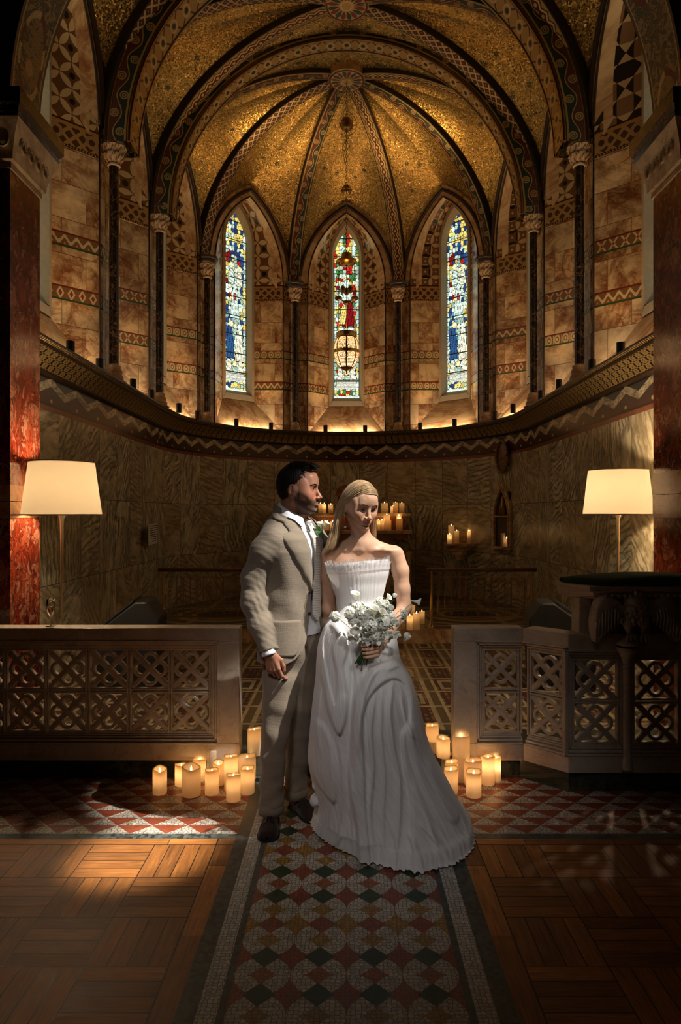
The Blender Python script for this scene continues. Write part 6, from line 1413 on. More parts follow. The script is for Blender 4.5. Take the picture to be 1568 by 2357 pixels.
# shirt front, collar and tie
b = MB(); rows = []
for k in range(30):
    z = lerp(.95, 1.555, k/29); rows.append([TP(rad(lerp(-62, 62, j/16)), z, -.006) for j in range(17)])
b.grid(rows); mk('shirt', b, SHT, man, smooth=True)
b = MB(); rows = []; NC = Vector((GX+.004, GY-.022, 0))
for k in range(49):
    a = lerp(rad(8), rad(352), k/48); d_ = LV*math.sin(a)+FV*math.cos(a); bk = .5-.5*math.cos(a); front = max(0, 1-min(a, 2*PI-a)/rad(48)); zt_ = lerp(1.536, 1.612, bk**.8); r0 = .066+.006*front
    zb_ = lerp(1.505, 1.572, bk**.8)-.055*front**1.2; rows.append([NC+d_*(r0-.006)+Vector((0, 0, zt_-.028)), NC+d_*(r0-.002)+Vector((0, 0, zt_)), NC+d_*(r0+.003)+Vector((0, 0, zt_-.002)), NC+d_*(r0+.012+.010*front)+Vector((0, 0, lerp(zt_, zb_, .6))), NC+d_*(r0+.018+.020*front)+Vector((0, 0, zb_))])
b.grid(rows); mk('shirt_collar', b, SHT, man, smooth=True)
M = Mat('striped_tie', .6, 0, .3); u, v, _ = M.coords('UV'); st = (v*85).fr(); n = M.noise(M.vec(u*4, v*300), 3, 2); M.base(M.mix(st.lt(.18), M.mul((.66, .61, .55), n*.3+.8), (.33, .28, .24))); M.bump(st.lt(.18), -.3, .001)
b = MB(); rows = []; uv = []; L_ = 0
tieT = [(1.015, .004, .016), (1.035, .022, .016), (1.05, .036, .016), (1.15, .036, .016), (1.30, .031, .013), (1.42, .023, .009), (1.478, .018, .007), (1.49, .016, .009)]
for k in range(50):
    z = lerp(1.015, 1.49, k/49); hw_, of = interp(tieT, z); c_ = TP(rad(8), z, of); row = []
    for j in range(9): t = j/8*2-1; row.append(c_+LV*(hw_*t)+FV*(.007*(1-t*t)))
    rows.append(row); uv.append([(j/8, z) for j in range(9)])
b.grid(rows, uv=uv); tie = mk('tie', b, M.m, man, smooth=True); tie.modifiers.new('s', 'SOLIDIFY').thickness = .003
b = MB(); kc = TP(rad(6), 1.500, .016); rows = []
for t, w_ in ((-.024, .013), (-.012, .018), (.004, .022), (.016, .021), (.022, .014)):
    rows.append([kc+Vector((0, 0, t))+LV*(w_*math.sin(a))+FV*(w_*.72*math.cos(a)) for a in [2*PI*j/16 for j in range(16)]])
b.grid(rows, close_v=True, uv=[[(j/16, 1.2+k*.012) for j in range(16)] for k in range(5)]); mk('tie_knot', b, M.m, man, smooth=True)
for py_ in (1359, 1408):
    z = EYE+(1181-py_)*gq; c_ = TP(edgeR(z)-rad(4), z, .012); b = MB(); nn_ = (FV*.9-LV*.2).normalized(); b.lathe([(0, .004), (.004, .0035), (.0055, .005), (.0088, .0045), (.009, .0015), (.0, .0)], 18, c_, nn_); mk('button', b, BTN, man, smooth=True)
# patch pocket with stitching, pocket square
b = MB(); rows = []
for k in range(15):
    t = k/14; z = lerp(.862, 1.035, t); hw_ = .072*(1-(1-t)**5*.45); rows.append([TP(rad(-62)+ (lerp(-1, 1, j/10)*hw_)/.15, z, .0125) for j in range(11)])
b.grid(rows); po = mk('patch_pocket', b, LIN, man, smooth=True); po.modifiers.new('s', 'SOLIDIFY').thickness = .003
b = MB(); c_ = TP(rad(36), 1.385, .018)
for k in range(9): a = R.uniform(0, 6.28); b.ell(c_+Vector((R.uniform(-.012, .012), R.uniform(-.01, .01), R.uniform(-.028, .02))), (.012, .010, .014), 8, 6, M=Matrix.Rotation(a, 3, 'Y'))
mk('pocket_square', b, m_cloth('dark_patterned_silk', (.06, .045, .03), .5, amt=.3), man, smooth=True)
# trousers
def trousers():
    S = SDF((-.52, 3.20, .06), (-.06, 3.72, 1.02), .0042)
    S.cap(WORLD, Vector((GX, GY-.0, .98))+LV*.05, Vector((GX, GY, .98))-LV*.05, .112, .112, .04); S.cap(WORLD, Vector((GX, GY, .90))+LV*.055, Vector((GX, GY, .90))-LV*.055, .116, .116, .04)
    for T in (LEGR, LEGL):
        P = legpts(T)
        for k in range(len(P)-1): S.cap(WORLD, P[k], P[k+1], T[k][3], T[k+1][3], .012 if k else .05)
    sl, Q = S.sub((-9, -9, -9), (9, 9, 9)); X, Y, Z = Q; S.D = (S.D+.0030*np.sin(Z*34+X*30+2*np.sin(Y*22))*np.exp(-((Z-.35)/.35)**2)+.0022*np.sin(Z*75-X*50+Y*20)*np.exp(-((Z-.12)/.14)**2)+.003*np.sin(X*60+Z*6)*np.exp(-((Z-.75)/.2)**2)).astype('f')
    for T in (LEGR, LEGL):
        e_ = legpts(T)[-1]; m = np.sqrt((X-e_.x)**2+(Y-e_.y)**2) < .095; S.D = np.maximum(S.D, np.where(m, e_.z-Z, -.5)).astype('f')
    S.D = np.maximum(S.D, (Z-1.0)).astype('f'); return np_mesh('trousers', [S.mesh()], LIN2, man)
trs = trousers()
for T in (LEGR, LEGL):
    e_ = legpts(T)[-1]; r_ = T[-1][3]; b = MB(); b.lathe([(r_+.001, -.004), (r_+.0045, -.004), (r_+.006, .02), (r_+.0055, .046), (r_+.001, .048), (r_-.004, .03), (r_-.004, -.004), (r_+.001, -.004)], 32, e_); mk('turn_up', b, LIN2, trs, smooth=True)
# tasselled loafers
SUE = m_cloth('brown_suede', (.030, .016, .011), .9, amt=.3); SOLE = plain('shoe_sole', (.012, .009, .008), .6)
def shoe(heel, toe, w, label):
    hl = Vector(heel); tv = Vector(toe); d_ = tv-hl; Ls = d_.length; ang = math.atan2(d_.y, d_.x); Ms = Matrix.Translation(hl) @ Matrix.Rotation(ang, 4, 'Z')
    prof = [(0, .020, .052), (.03, .028, .062), (.25, .030, .066), (.38, .031, .074), (.50, .036, .066), (.65, .045, .052), (.80, .046, .043), (.92, .038, .034), (.985, .022, .024), (1.0, .006, .014)]
    b = MB(); rows = []
    for k in range(31):
        t = k/30; hw_, hh = interp(prof, t); hw_ *= w; rows.append([Ms @ Vector((t*Ls, hw_*math.copysign(abs(math.cos(a))**.8, math.cos(a)), .012+hh*max(0, math.sin(a))**.75)) for a in [PI*j/16 for j in range(17)]])
    b.grid(rows, flip=True); up = mk('shoe', b, SUE, man, smooth=True)
    b = MB(); rows = []
    for k in range(31):
        t = k/30; hw_, hh = interp(prof, t); hw_ = hw_*w+.004; rows.append([Ms @ Vector((lerp(-.004, Ls+.005, t), hw_*y_, z_)) for y_, z_ in ((-1, 0), (-1, .013), (1, .013), (1, 0))])
    b.grid(rows, close_v=True); n0 = len(b.v); 
    for st_ in (0, n0-4): b.f.append([st_+q for q in range(4)]); b.uv.append(None); b.m.append(0)
    mk('sole', b, SOLE, up)
    b = MB(); b.tube([Ms @ Vector((Ls*.50, y_*.036*w, .075-.030*abs(y_)**2)) for y_ in [lerp(-1, 1, j/10) for j in range(11)]], .007, 8, flat=.7)
    for s_ in (-1, 1):
        b.tube([Ms @ Vector((Ls*.50, 0, .078)), Ms @ Vector((Ls*.60, s_*.010, .070)), Ms @ Vector((Ls*.70, s_*.016, .057))], [.003, .006, .0075], 8)
        for q in range(5): b.tube([Ms @ Vector((Ls*.62, s_*.013, .068)), Ms @ Vector((Ls*(.72+.01*q), s_*(.010+.004*q), .052))], .002, 5)
    mk('tassel', b, plain('tassel_leather', (.018, .010, .008), .35), up)
shoe((-.372, 3.455, 0), (-.375, 3.215, 0), 1.08, 'R'); shoe((-.285, 3.60, 0), (-.145, 3.415, 0), 1.05, 'L')
# boutonniere
fl = thing('boutonniere', 'white calla lily boutonniere with green leaves pinned on the groom jacket lapel', 'flower', tuple(TP(rad(40), 1.47, .03)))
WP = m_trans('white_petal', (.86, .86, .78), (.75, .82, .55), .25, .5).m; GRN = m_trans('leaf_green', (.04, .12, .025), (.10, .25, .04), .3, .5).m; c_ = TP(rad(40), 1.47, .035)
def calla(b, base, d, L, w, mi=0, opn=.6):
    """funnel spathe with one flared lip"""
    d = Vector(d).normalized(); q = Vector((0, 0, 1)).rotation_difference(d); rows = []
    for k in range(10):
        t = k/9; r_ = w*(.16+.20*t+.64*t**3*opn); row = []
        for j in range(19):
            a = 2*PI*(j/18)*.98; lip = t**4*(.5+.5*math.cos(a-PI))*.45; row.append(base+q @ Vector((r_*math.cos(a)*(1+.35*t**3*(math.cos(a) < 0)), r_*math.sin(a), L*(t*.86+lip*.35))))
        rows.append(row)
    b.grid(rows, mi=mi)
b = MB(); calla(b, c_+Vector((0, 0, -.02)), (-.1, -.35, .9), .06, .018, opn=.8); calla(b, c_+Vector((.012, 0, -.01)), (.3, -.3, .8), .05, .016, opn=.9); o = mk('bloom', b, WP, fl, smooth=True); o.modifiers.new('s', 'SOLIDIFY').thickness = .001
b = MB()
for d_, l_ in (((-.5, -.5, .5), .05), ((-.6, -.5, -.1), .045), ((.1, -.5, -.6), .035)):
    dv_ = Vector(d_).normalized()*l_; sd_ = dv_.cross(Vector((0, -1, .2))).normalized()*.012; p_ = c_+Vector((-.004, -.012, -.012)); b.add([p_, p_+dv_*.5+sd_, p_+dv_, p_+dv_*.5-sd_, p_+dv_*.5+Vector((0, -.004, 0))], [(0, 1, 4), (1, 2, 4), (2, 3, 4), (3, 0, 4)])
b.tube([c_+Vector((0, -.004, 0)), c_+Vector((.004, -.004, -.05))], .003, 6); mk('leaf', b, GRN, fl, smooth=True)
# ================================================================ the bride
def bq(x, y, Y=3.30): return pt(x, y, Y)
wom = thing('person', 'fair haired woman in a white strapless wedding gown, looking down and smiling', 'person', (.10, 3.30, 0))
fw = Vector((.49, -.83, -.27)); upv = Vector((.13, -.10, .98)); Hb = Fr((.0665, 3.315, 1.587), basis(fw, upv), .93)
SKB = (.62, .36, .235); SKm = skin_mat('skin_bride', .48)
S = SDF((-.08, 3.14, 1.425), (.20, 3.48, 1.73), .0018); head_sdf(S, Hb, False); lid_open(S, Hb, -.0055, .0024, .0125)
nk = Vector((.078, 3.335, 1.395))
shR = Vector((-.085, 3.375, 1.345)); shLb = Vector((.238, 3.345, 1.345))
def neckb_(S):
    S.cap(WORLD, Hb.p((0, -.028, -.045)), nk, .043, .046, .03); S.cap(WORLD, Hb.p((0, .02, -.085)), nk+Vector((.01, -.02, .0)), .022, .028, .03)
    S.cap(WORLD, nk+Vector((0, 0, .0)), nk-Vector((0, -.01, .03)), .046, .052, .02); S.cap(WORLD, nk+Vector((-.01, .004, -.008)), shR+Vector((.02, 0, .006)), .050, .040, .04); S.cap(WORLD, nk+Vector((.01, .004, -.008)), shLb+Vector((-.02, 0, .006)), .050, .040, .04)
    for s_ in (-1, 1):                                 # the two neck cords running to the notch
        S.cap(WORLD, Hb.p((-s_*.055, -.02, -.055)), nk+FB*.046+LB*s_*.010-Vector((0, 0, .018)), .010, .007, .016)
phb = math.radians(16); FB = Vector((math.sin(phb), -math.cos(phb), 0)); LB = Vector((math.cos(phb), math.sin(phb), 0))
neckb_(S); hd = S.mesh()
phb = math.radians(16); FB = Vector((math.sin(phb), -math.cos(phb), 0)); LB = Vector((math.cos(phb), math.sin(phb), 0))   # LB: her left, image right
shR = Vector((-.085, 3.375, 1.345)); shLb = Vector((.238, 3.345, 1.345)); elB = bq(931, 1398, 3.335); wrB = bq(876, 1484, 3.155); elR = bq(757, 1400, 3.42); wrR = Vector((-.10, 3.52, .90))
S = SDF((-.17, 3.06, .86), (.36, 3.54, 1.455), .0026); W_ = WORLD
head_sdf(S, Hb, False); neckb_(S)
ch = Vector((.060, 3.365, 1.27)); Rb_ = Matrix((LB, -FB, Vector((0, 0, 1)))).transposed(); BF = Fr(ch, Rb_, 1)
S.ell(BF, (0, 0, 0), (.140, .090, .155), .03); S.ell(BF, (0, .005, -.16), (.110, .085, .14), .05); S.ell(BF, (0, 0, -.30), (.14, .10, .14), .05); S.ell(BF, (-.06, -.065, -.035), (.050, .040, .055), .04); S.ell(BF, (.06, -.065, -.035), (.050, .040, .055), .04)
for s_, sh_ in ((-1, shR), (1, shLb)):                # collar bones
    a_ = nk+LB*s_*.022+FB*.050-Vector((0, 0, .022)); b_ = sh_+FB*.030+Vector((0, 0, .022)); S.cap(W_, a_, (a_+b_)/2+FB*.012+Vector((0, 0, .002)), .0042, .0042, .022); S.cap(W_, (a_+b_)/2+FB*.012+Vector((0, 0, .002)), b_, .0042, .004, .024)
def limb(A):
    for (p, r), (q, t) in zip(A, A[1:]): S.cap(W_, p, q, r, t, .018)
limb([(shLb, .044), (shLb.lerp(elB, .3)+Vector((.012, 0, 0)), .040), (shLb.lerp(elB, .65)+Vector((.006, 0, 0)), .036), (elB, .034)]); limb([(elB, .033), (elB.lerp(wrB, .3), .033), (elB.lerp(wrB, .75), .024), (wrB, .020)])
limb([(shR, .042), (shR.lerp(elR, .4), .039), (elR, .033)]); limb([(elR, .033), (elR.lerp(wrR, .4), .030), (wrR, .021)])
S.cap(W_, wrR, wrR+Vector((-.01, .02, -.07)), .028, .016, .02); up_part = S.mesh()
S = SDF((-.14, 3.12, .02), (.32, 3.56, 1.0), .008); S.cap(W_, (.06, 3.37, 1.02), (.06, 3.37, .90), .10, .13, .05)
for hx, kn_, an in ((-.02, (-.03, 3.30, .50), (-.04, 3.40, .09)), (.14, (.20, 3.17, .58), (.22, 3.30, .09))):
    S.cap(W_, (hx, 3.36, .88), kn_, .085, .055, .04); S.cap(W_, kn_, an, .052, .032, .03); S.cap(W_, an, (an[0]+.02, an[1]-.12, .05), .03, .025, .02)
legs = S.mesh()
# left hand closed round the stems: fingers come from the right, across the front
STEM = Vector((.092, 3.10, .93)); S = SDF((.03, 3.0, .84), (.24, 3.22, 1.02), .0018)
S.cap(W_, elB.lerp(wrB, .7), wrB, .026, .020, .01)
kd = Vector((.135, 3.095, .945))                       # knuckle line
S.cap(W_, wrB, wrB.lerp(kd, .55), .021, .024, .02); S.ell(W_, (.132, 3.110, .934), (.026, .028, .038), .02)
for k in range(4):
    z0 = .962-.0175*k; r0 = .0088-.0005*k; a_ = Vector((.142, 3.088-.002*k, z0-.002)); b_ = Vector((.118-.001*k, 3.066, z0-.004)); c_ = Vector((.090, 3.062, z0-.007)); d_ = Vector((.070+.003*k, 3.074, z0-.010))
    S.cap(W_, a_, b_, r0*1.1, r0, .004); S.cap(W_, b_, c_, r0, r0*.92, .003); S.cap(W_, c_, d_, r0*.92, r0*.78, .003)
S.cap(W_, (.140, 3.115, .965), (.112, 3.128, .985), .012, .0105, .008); S.cap(W_, (.112, 3.128, .985), (.088, 3.118, .988), .0100, .0078, .003); hand = S.mesh()
bb_ = np_mesh('body', [hd, up_part, legs, hand], SKm, wom, lambda P: face_color(P, Hb, SKB, (.58, .13, .13), False))
eyes(Hb, wom, -.75, .15, (.10, .13, .12)); bro = Mat('brow_hair', .6, 0, .3, (.16, .095, .05)).m; brows(Hb, wom, bro, .0014, bb_, .001); lashes(Hb, wom, plain('lash', (.02, .012, .01), .6), -.0042, th=.0014)
b = MB(); b.ell(on_skin(bb_, Hb, (0, 0, -.0695), -.001), (.001, .001, .001)); 
# smile: a thin line of teeth between the lips
b = MB(); b.tube([on_skin(bb_, Hb, (x, 0, -.0712+.0085*min(1, abs(x)/.022)**1.5), -.0003) for x in [lerp(-.012, .012, j/8) for j in range(9)]], [.0003+.0009*math.sin(PI*j/8)**.5 for j in range(9)], 6); mk('teeth', b, plain('tooth_white', (.78, .72, .62), .3), wom, smooth=True)
# ---- hair: scalp cap plus two falls of long strands
BL = Mat('blonde_hair', .34, 0, .55); p = BL.coords('Object'); n = BL.noise(BL.vec(*p), 90, 3); n2 = BL.noise(BL.vec(*p), 22, 2); BL.base(BL.mix(n.ramp(.2, .8), (.40, .25, .12), (.58, .39, .20))); BL.b.inputs['Anisotropic'].default_value = .4; BL.b.inputs['Sheen Weight'].default_value = .15
S = SDF((-.12, 3.16, 1.44), (.20, 3.52, 1.74), .0024); S.ell(Hb, (0, -.016, .038), (.081, .096, .087), 0); S.ell(Hb, (0, -.040, -.012), (.070, .066, .070), .03)
sl, P = S.sub((-9, -9, -9), (9, 9, 9)); Pn = np.stack(np.broadcast_arrays(*P), -1).reshape(-1, 3); L = Hb.inv(Pn).astype('f').reshape(*S.D.shape, 3); x, y, z = L[..., 0], L[..., 1], L[..., 2]
yl = np.interp(z+np.clip(x+.03, -.03, .09)*.30, [-.5, -.05, -.02, .01, .035, .055, .074, .088, .5], [-.02, -.015, .0, .022, .048, .068, .086, .9, .9]); S.D = np.maximum(S.D, (y-yl)*.8); S.D = np.maximum(S.D, -(np.sqrt((np.abs(x)-.08)**2+(y+.008)**2*.8+(z+.012)**2*.7)-.022)*np.ones_like(x)).astype('f')
part_ = np.exp(-((x+.030)/.003)**2)*.003; S.D = (S.D+part_+np.sin(x*700+y*120)*.0004).astype('f'); np_mesh('hair_cap', [S.mesh()], BL.m, wom)
def fall(guides, N, name, r=.0013, jit=.0035, depth=.010):
    b = MB(); m = len(guides)
    for q in range(N):
        t = R.random()*(m-1); i = min(int(t), m-2); f = t-i; dj = Vector([R.uniform(-1, 1) for _ in range(3)])*jit; dd = -R.random()**1.5*depth
        G = [guides[i][k].lerp(guides[i+1][k], f) for k in range(len(guides[0]))]; cen = Hb.p((0, -.01, .03)); out = []
        for k, g in enumerate(G):
            rad_ = (g-cen); rad_.z *= .5; u = k/(len(G)-1); out.append(g+rad_.normalized()*dd*(1 if k < 4 else .8)+dj*(.25+u*1.6))
        C_ = catmull(out, 4); C_ = C_[:len(C_)-int(R.random()**2*5)]; n_ = len(C_); b.tube(C_, [r*(.7+.6*min(1, k/6))*(1 if k < n_-3 else (n_-k)/3.5) for k in range(n_)], 4, cap=False)
    return mk(name, b, BL.m, wom, smooth=True)
def hp_(x, y, z): return Hb.p((x, y, z))
gl = [[hp_(-.031, .081, .079), hp_(.008, .0855, .083), hp_(.042, .069, .064), hp_(.066, .040, .034), hp_(.077, .010, .010), hp_(.083, -.022, -.022), Vector((-.040, 3.285, 1.505)), Vector((-.046, 3.285, 1.44)), Vector((-.066, 3.290, 1.385))],
      [hp_(-.028, .070, .100), hp_(.012, .072, .108), hp_(.050, .052, .088), hp_(.077, .022, .052), hp_(.083, -.006, .015), hp_(.088, -.034, -.022), Vector((-.050, 3.295, 1.50)), Vector((-.062, 3.290, 1.43)), Vector((-.082, 3.292, 1.375))],
      [hp_(-.026, .040, .120), hp_(.014, .038, .128), hp_(.055, .020, .106), hp_(.079, -.006, .060), hp_(.088, -.030, .012), hp_(.090, -.052, -.03), Vector((-.062, 3.31, 1.50)), Vector((-.082, 3.300, 1.425)), Vector((-.104, 3.300, 1.360))],
      [hp_(-.022, .0, .128), hp_(.016, -.004, .132), hp_(.058, -.020, .105), hp_(.086, -.040, .052), hp_(.094, -.062, -.005), hp_(.092, -.075, -.05), Vector((-.066, 3.345, 1.48)), Vector((-.088, 3.33, 1.41)), Vector((-.108, 3.33, 1.345))],
      [hp_(-.014, -.05, .120), hp_(.018, -.056, .118), hp_(.050, -.072, .082), hp_(.070, -.088, .02), hp_(.072, -.094, -.04), hp_(.062, -.09, -.09), Vector((-.035, 3.40, 1.45)), Vector((-.055, 3.40, 1.39)), Vector((-.065, 3.40, 1.33))]]
fall(gl, 1500, 'hair_fall', .0008, .0045)
gr = [[hp_(-.032, .082, .080), hp_(-.054, .064, .072), hp_(-.072, .034, .050), hp_(-.080, .0, .018), hp_(-.080, -.028, -.02), Vector((.132, 3.34, 1.53)), Vector((.140, 3.35, 1.475)), Vector((.142, 3.36, 1.43))],
      [hp_(-.032, .050, .108), hp_(-.060, .036, .090), hp_(-.080, .005, .055), hp_(-.084, -.03, .012), hp_(-.078, -.055, -.03), Vector((.118, 3.37, 1.52)), Vector((.125, 3.38, 1.46)), Vector((.128, 3.385, 1.41))],
      [hp_(-.026, -.01, .124), hp_(-.058, -.022, .100), hp_(-.076, -.05, .05), hp_(-.074, -.075, .0), hp_(-.06, -.085, -.05), Vector((.09, 3.41, 1.50)), Vector((.10, 3.41, 1.44)), Vector((.10, 3.41, 1.37))]]
fall(gr, 600, 'hair_fall', .0008, .004)
# earrings: a stud and a hanging pearl
PRL = plain('pearl', (.80, .76, .70), .15); ep = Hb.p((.083, -.008, -.040)); b = MB(); b.ell(ep, (.0035, .0035, .0035), 12, 8); mk('ear_stud', b, PRL, wom, smooth=True)
b = MB(); e2 = Vector((ep.x+.003, ep.y-.004, ep.z-.075)); b.ell(e2, (.0062, .0062, .0062), 14, 10); b.tube([ep, e2], .0004, 4); mk('pearl_earring', b, PRL, wom, smooth=True)
# ---- gown
GW = m_trans('white_silk', (.80, .79, .80), (.80, .77, .74), .16, .75); u, v, _ = GW.coords('UV'); o3 = GW.coords('Object'); nn_ = GW.noise(GW.vec(u*430, v*1.1), 1.0, 3, .6, .2); n5 = GW.noise(GW.vec(u*90, v*1.6), 1.0, 2); GW.bump(nn_+n5*.4, .7, .0024); GW.base(GW.mul((.88, .86, .85), nn_*.45+n5*.25+.62)); GW.b.inputs['Sheen Weight'].default_value = .3  # light and dark of the fine pleats painted into the silk colour
BT = [(1.02, .110, .098, .062, 3.345), (1.08, .106, .094, .064, 3.35), (1.13, .107, .095, .062, 3.352), (1.20, .128, .107, .058, 3.352), (1.26, .148, .120, .057, 3.352), (1.30, .155, .125, .055, 3.352), (1.335, .158, .117, .053, 3.354)]
def BP(th, z, off=0.0):
    a, b_, cx, cy = interp(BT, z); n = 2.3; s_, c_ = math.sin(th), math.cos(th); r = 1/((abs(s_)/a)**n+(abs(c_)/b_)**n)**(1/n)+off; return Vector((cx, cy, z))+LB*(r*s_)+FB*(r*c_)
b = MB(); rows = []; uv = []
for k in range(41):
    row = []; ur = []
    for j in range(145):
        th = 2*PI*j/144-PI; zt = 1.312+.012*math.cos(th)+.010*math.sin(th); z = lerp(1.02, zt, k/40); pl = .0011*math.sin(th*34+z*26*math.sin(th*.5+.4)+2*math.sin(th*7))*(.5+.5*(k/40))+.0008*math.sin(th*71+z*18); row.append(BP(th, z, .006+pl)); ur.append((j/144*.85+.06*math.sin(z*3), z))
    rows.append(row); uv.append(ur)
b.grid(rows, uv=uv); gown = mk('gown_bodice', b, GW.m, wom, smooth=True)
TUL = m_trans('sheer_tulle', (.86, .84, .85), (.85, .82, .80), .35, .7); tb = TUL.n('ShaderNodeBsdfTransparent'); mx = TUL.n('ShaderNodeMixShader'); old = TUL.out.inputs[0].links[0].from_socket
u, v, _ = TUL.coords('UV'); fine = TUL.noise(TUL.vec(u*260, v*2.0), 1.0, 2).ramp(.35, .65); TUL.link(fine*.35+.42, mx.inputs[0]); TUL.link(tb.outputs[0], mx.inputs[1]); TUL.link(old, mx.inputs[2]); TUL.link(mx.outputs[0], TUL.out.inputs[0])
for lay in range(2):                                  # gathered frill along the top edge
    b = MB(); rows = []; uv = []
    for k in range(9):
        t = k/8; row = []; ur = []
        for j in range(289):
            th = lerp(-PI*.62, PI*.62, j/288); zt = 1.305+.012*math.cos(th)+.010*math.sin(th); w_ = (.0030*math.sin(th*37+lay*2)+.002*math.sin(th*61+1))*t**1.3; row.append(BP(th, zt-.020-.02*lay, .008)*(1)+Vector((0, 0, t*(.040+.005*math.sin(th*9+lay*3)+.0008*math.sin(th*31))))+(LB*math.sin(th)+FB*math.cos(th))*(w_+.010*t*t*(1-lay*.4)+.003*lay)); ur.append((j/288, t))
        rows.append(row); uv.append(ur)
    b.grid(rows, uv=uv); mk('frill', b, TUL.m, wom, smooth=True)
# skirt: rings given by left / right / front / back, gathered at the waist, thrown forward over the knee and spreading into a train
def xz(px_, Y): return (px_-798)*Y/F
ST = []   # t, z, xl, xr, yf, yb
for (py_, l, r, yf, yb) in ((1385, 786, 890, 3.24, 3.45), (1412, 772, 897, 3.19, 3.50), (1440, 748, 905, 3.15, 3.53), (1480, 733, 916, 3.13, 3.56), (1520, 728, 924, 3.12, 3.58), (1560, 726, 946, 3.10, 3.60), (1600, 721, 960, 3.075, 3.62), (1650, 716, 973, 3.06, 3.64),
                            (1700, 712, 984, 3.06, 3.66), (1750, 709, 1004, 3.06, 3.68), (1800, 716, 1030, 3.06, 3.70), (1845, 727, 1054, 3.05, 3.72), (1880, 729, 1074, 3.03, 3.74)):
    Ym = 3.31 if py_ < 1800 else 3.29; ST.append((EYE+(1181-py_)*Ym/F, xz(l, Ym), xz(r, Ym), yf, yb))
ST += [(.060, xz(722, 3.28), xz(1088, 3.28), 3.01, 3.78), (.022, xz(714, 3.26), xz(1096, 3.24), 2.985, 3.84), (.008, xz(708, 3.25), xz(1101, 3.22), 2.965, 3.90)]
def vq(*P): return [((px_-798)*3.08/F, EYE+(1181-py_)*3.08/F) for px_, py_ in P]
def seg_d(x, z, pts, closed=False):
    best = np.full(x.shape, 9.0); par = np.zeros(x.shape); n = len(pts)
    for i in range(n if closed else n-1):
        ax, az = pts[i]; bx, bz = pts[(i+1) % n]; L2 = (bx-ax)**2+(bz-az)**2+1e-9; t = np.clip(((x-ax)*(bx-ax)+(z-az)*(bz-az))/L2, 0, 1); d = np.hypot(x-ax-t*(bx-ax), z-az-t*(bz-az)); m = d < best; best = np.where(m, d, best); par = np.where(m, (i+t)/(n-1), par)
    return best, par
def inside(x, z, pts):
    c = np.zeros(x.shape, bool); n = len(pts)
    for i in range(n):
        ax, az = pts[i]; bx, bz = pts[(i+1) % n]; h = ((az > z) != (bz > z)) & (x < (bx-ax)*(z-az)/((bz-az) if bz != az else 1e-9)+ax); c ^= h
    return c
def smooth_poly(P, n=5): return [(v.x, v.y) for v in catmull([Vector((a, b, 0)) for a, b in P], n, True)]
def plateau(x, z, P, h, w, fade=None):
    P = smooth_poly(vq(*P)); d, _ = seg_d(x, z, P, True); s_ = np.where(inside(x, z, P), d, -d); return h*sm(s_, -w, w)
def ridge(x, z, P, w, h):
    P = [(v.x, v.y) for v in catmull([Vector((a, b, 0)) for a, b in vq(*P)], 4)]; d, par = seg_d(x, z, P); return h*np.exp(-(d/w)**2)*np.minimum(1, 4*(1-par)+.2)*np.minimum(1, 5*par+.35)
def drape(x, z):
    """relief of the front of the skirt: thrown over the raised knee, gathered at the left hip"""
    d = plateau(x, z, [(806, 1800), (812, 1640), (824, 1590), (848, 1553), (880, 1534), (915, 1528), (944, 1548), (962, 1600), (984, 1700), (1016, 1780), (1052, 1860), (1096, 1930), (1120, 2080), (850, 2080), (822, 1900)], .046, .013)
    d += plateau(x, z, [(838, 1760), (835, 1660), (846, 1612), (872, 1580), (905, 1568), (932, 1584), (946, 1625), (944, 1665), (925, 1690), (930, 1760), (945, 1860), (930, 2080), (868, 2080), (846, 1900)], -.026, .008)
    d += plateau(x, z, [(738, 1440), (768, 1436), (790, 1462), (800, 1500), (790, 1540), (797, 1590), (797, 1650), (780, 1690), (757, 1650), (742, 1590), (728, 1530)], .032, .012)
    d += plateau(x, z, [(756, 1452), (776, 1470), (764, 1500), (775, 1560), (770, 1620), (752, 1560), (742, 1490)], -.014, .008)
    d += plateau(x, z, [(940, 1690), (958, 1672), (985, 1730), (1030, 1820), (1070, 1880), (1058, 1905), (1010, 1870), (965, 1790)], .022, .018)
    d += plateau(x, z, [(700, 1690), (745, 1680), (775, 1760), (772, 1850), (740, 1840), (712, 1800)], .020, .016)
    for P, w, h in (([(905, 1575), (897, 1640), (905, 1720), (918, 1790), (914, 1900), (900, 1985)], .010, .018), ([(862, 1600), (852, 1680), (858, 1760), (850, 1860), (862, 1960)], .009, .016), ([(880, 1590), (876, 1680), (884, 1780), (880, 1880), (882, 1980)], .007, .011), ([(925, 1600), (935, 1660), (955, 1700)], .008, .012),
                    ([(870, 1535), (845, 1575), (828, 1640), (824, 1720)], .012, .016), ([(890, 1545), (925, 1545), (948, 1590), (960, 1650)], .010, .014), ([(878, 1490), (905, 1500), (926, 1525)], .010, .012), ([(868, 1505), (895, 1512), (922, 1540)], .008, .010),
                    ([(800, 1470), (812, 1560), (806, 1680), (812, 1800)], .012, -.020), ([(785, 1720), (792, 1820), (785, 1920), (770, 1960)], .012, .016), ([(805, 1760), (812, 1860), (815, 1970)], .009, .012), ([(760, 1740), (765, 1830), (755, 1930)], .010, .012), ([(735, 1600), (728, 1680), (738, 1750)], .010, .010),
                    ([(990, 1760), (1020, 1840), (1060, 1920)], .020, .014), ([(950, 1800), (985, 1880), (1010, 1960)], .012, .012), ([(960, 1880), (1010, 1930), (1050, 1990)], .010, .012), ([(935, 1900), (960, 1950), (975, 2000)], .010, .014), ([(1040, 1840), (1075, 1900), (1088, 1980)], .010, .012)):
        d = d+ridge(x, z, P, w, h)
    return d
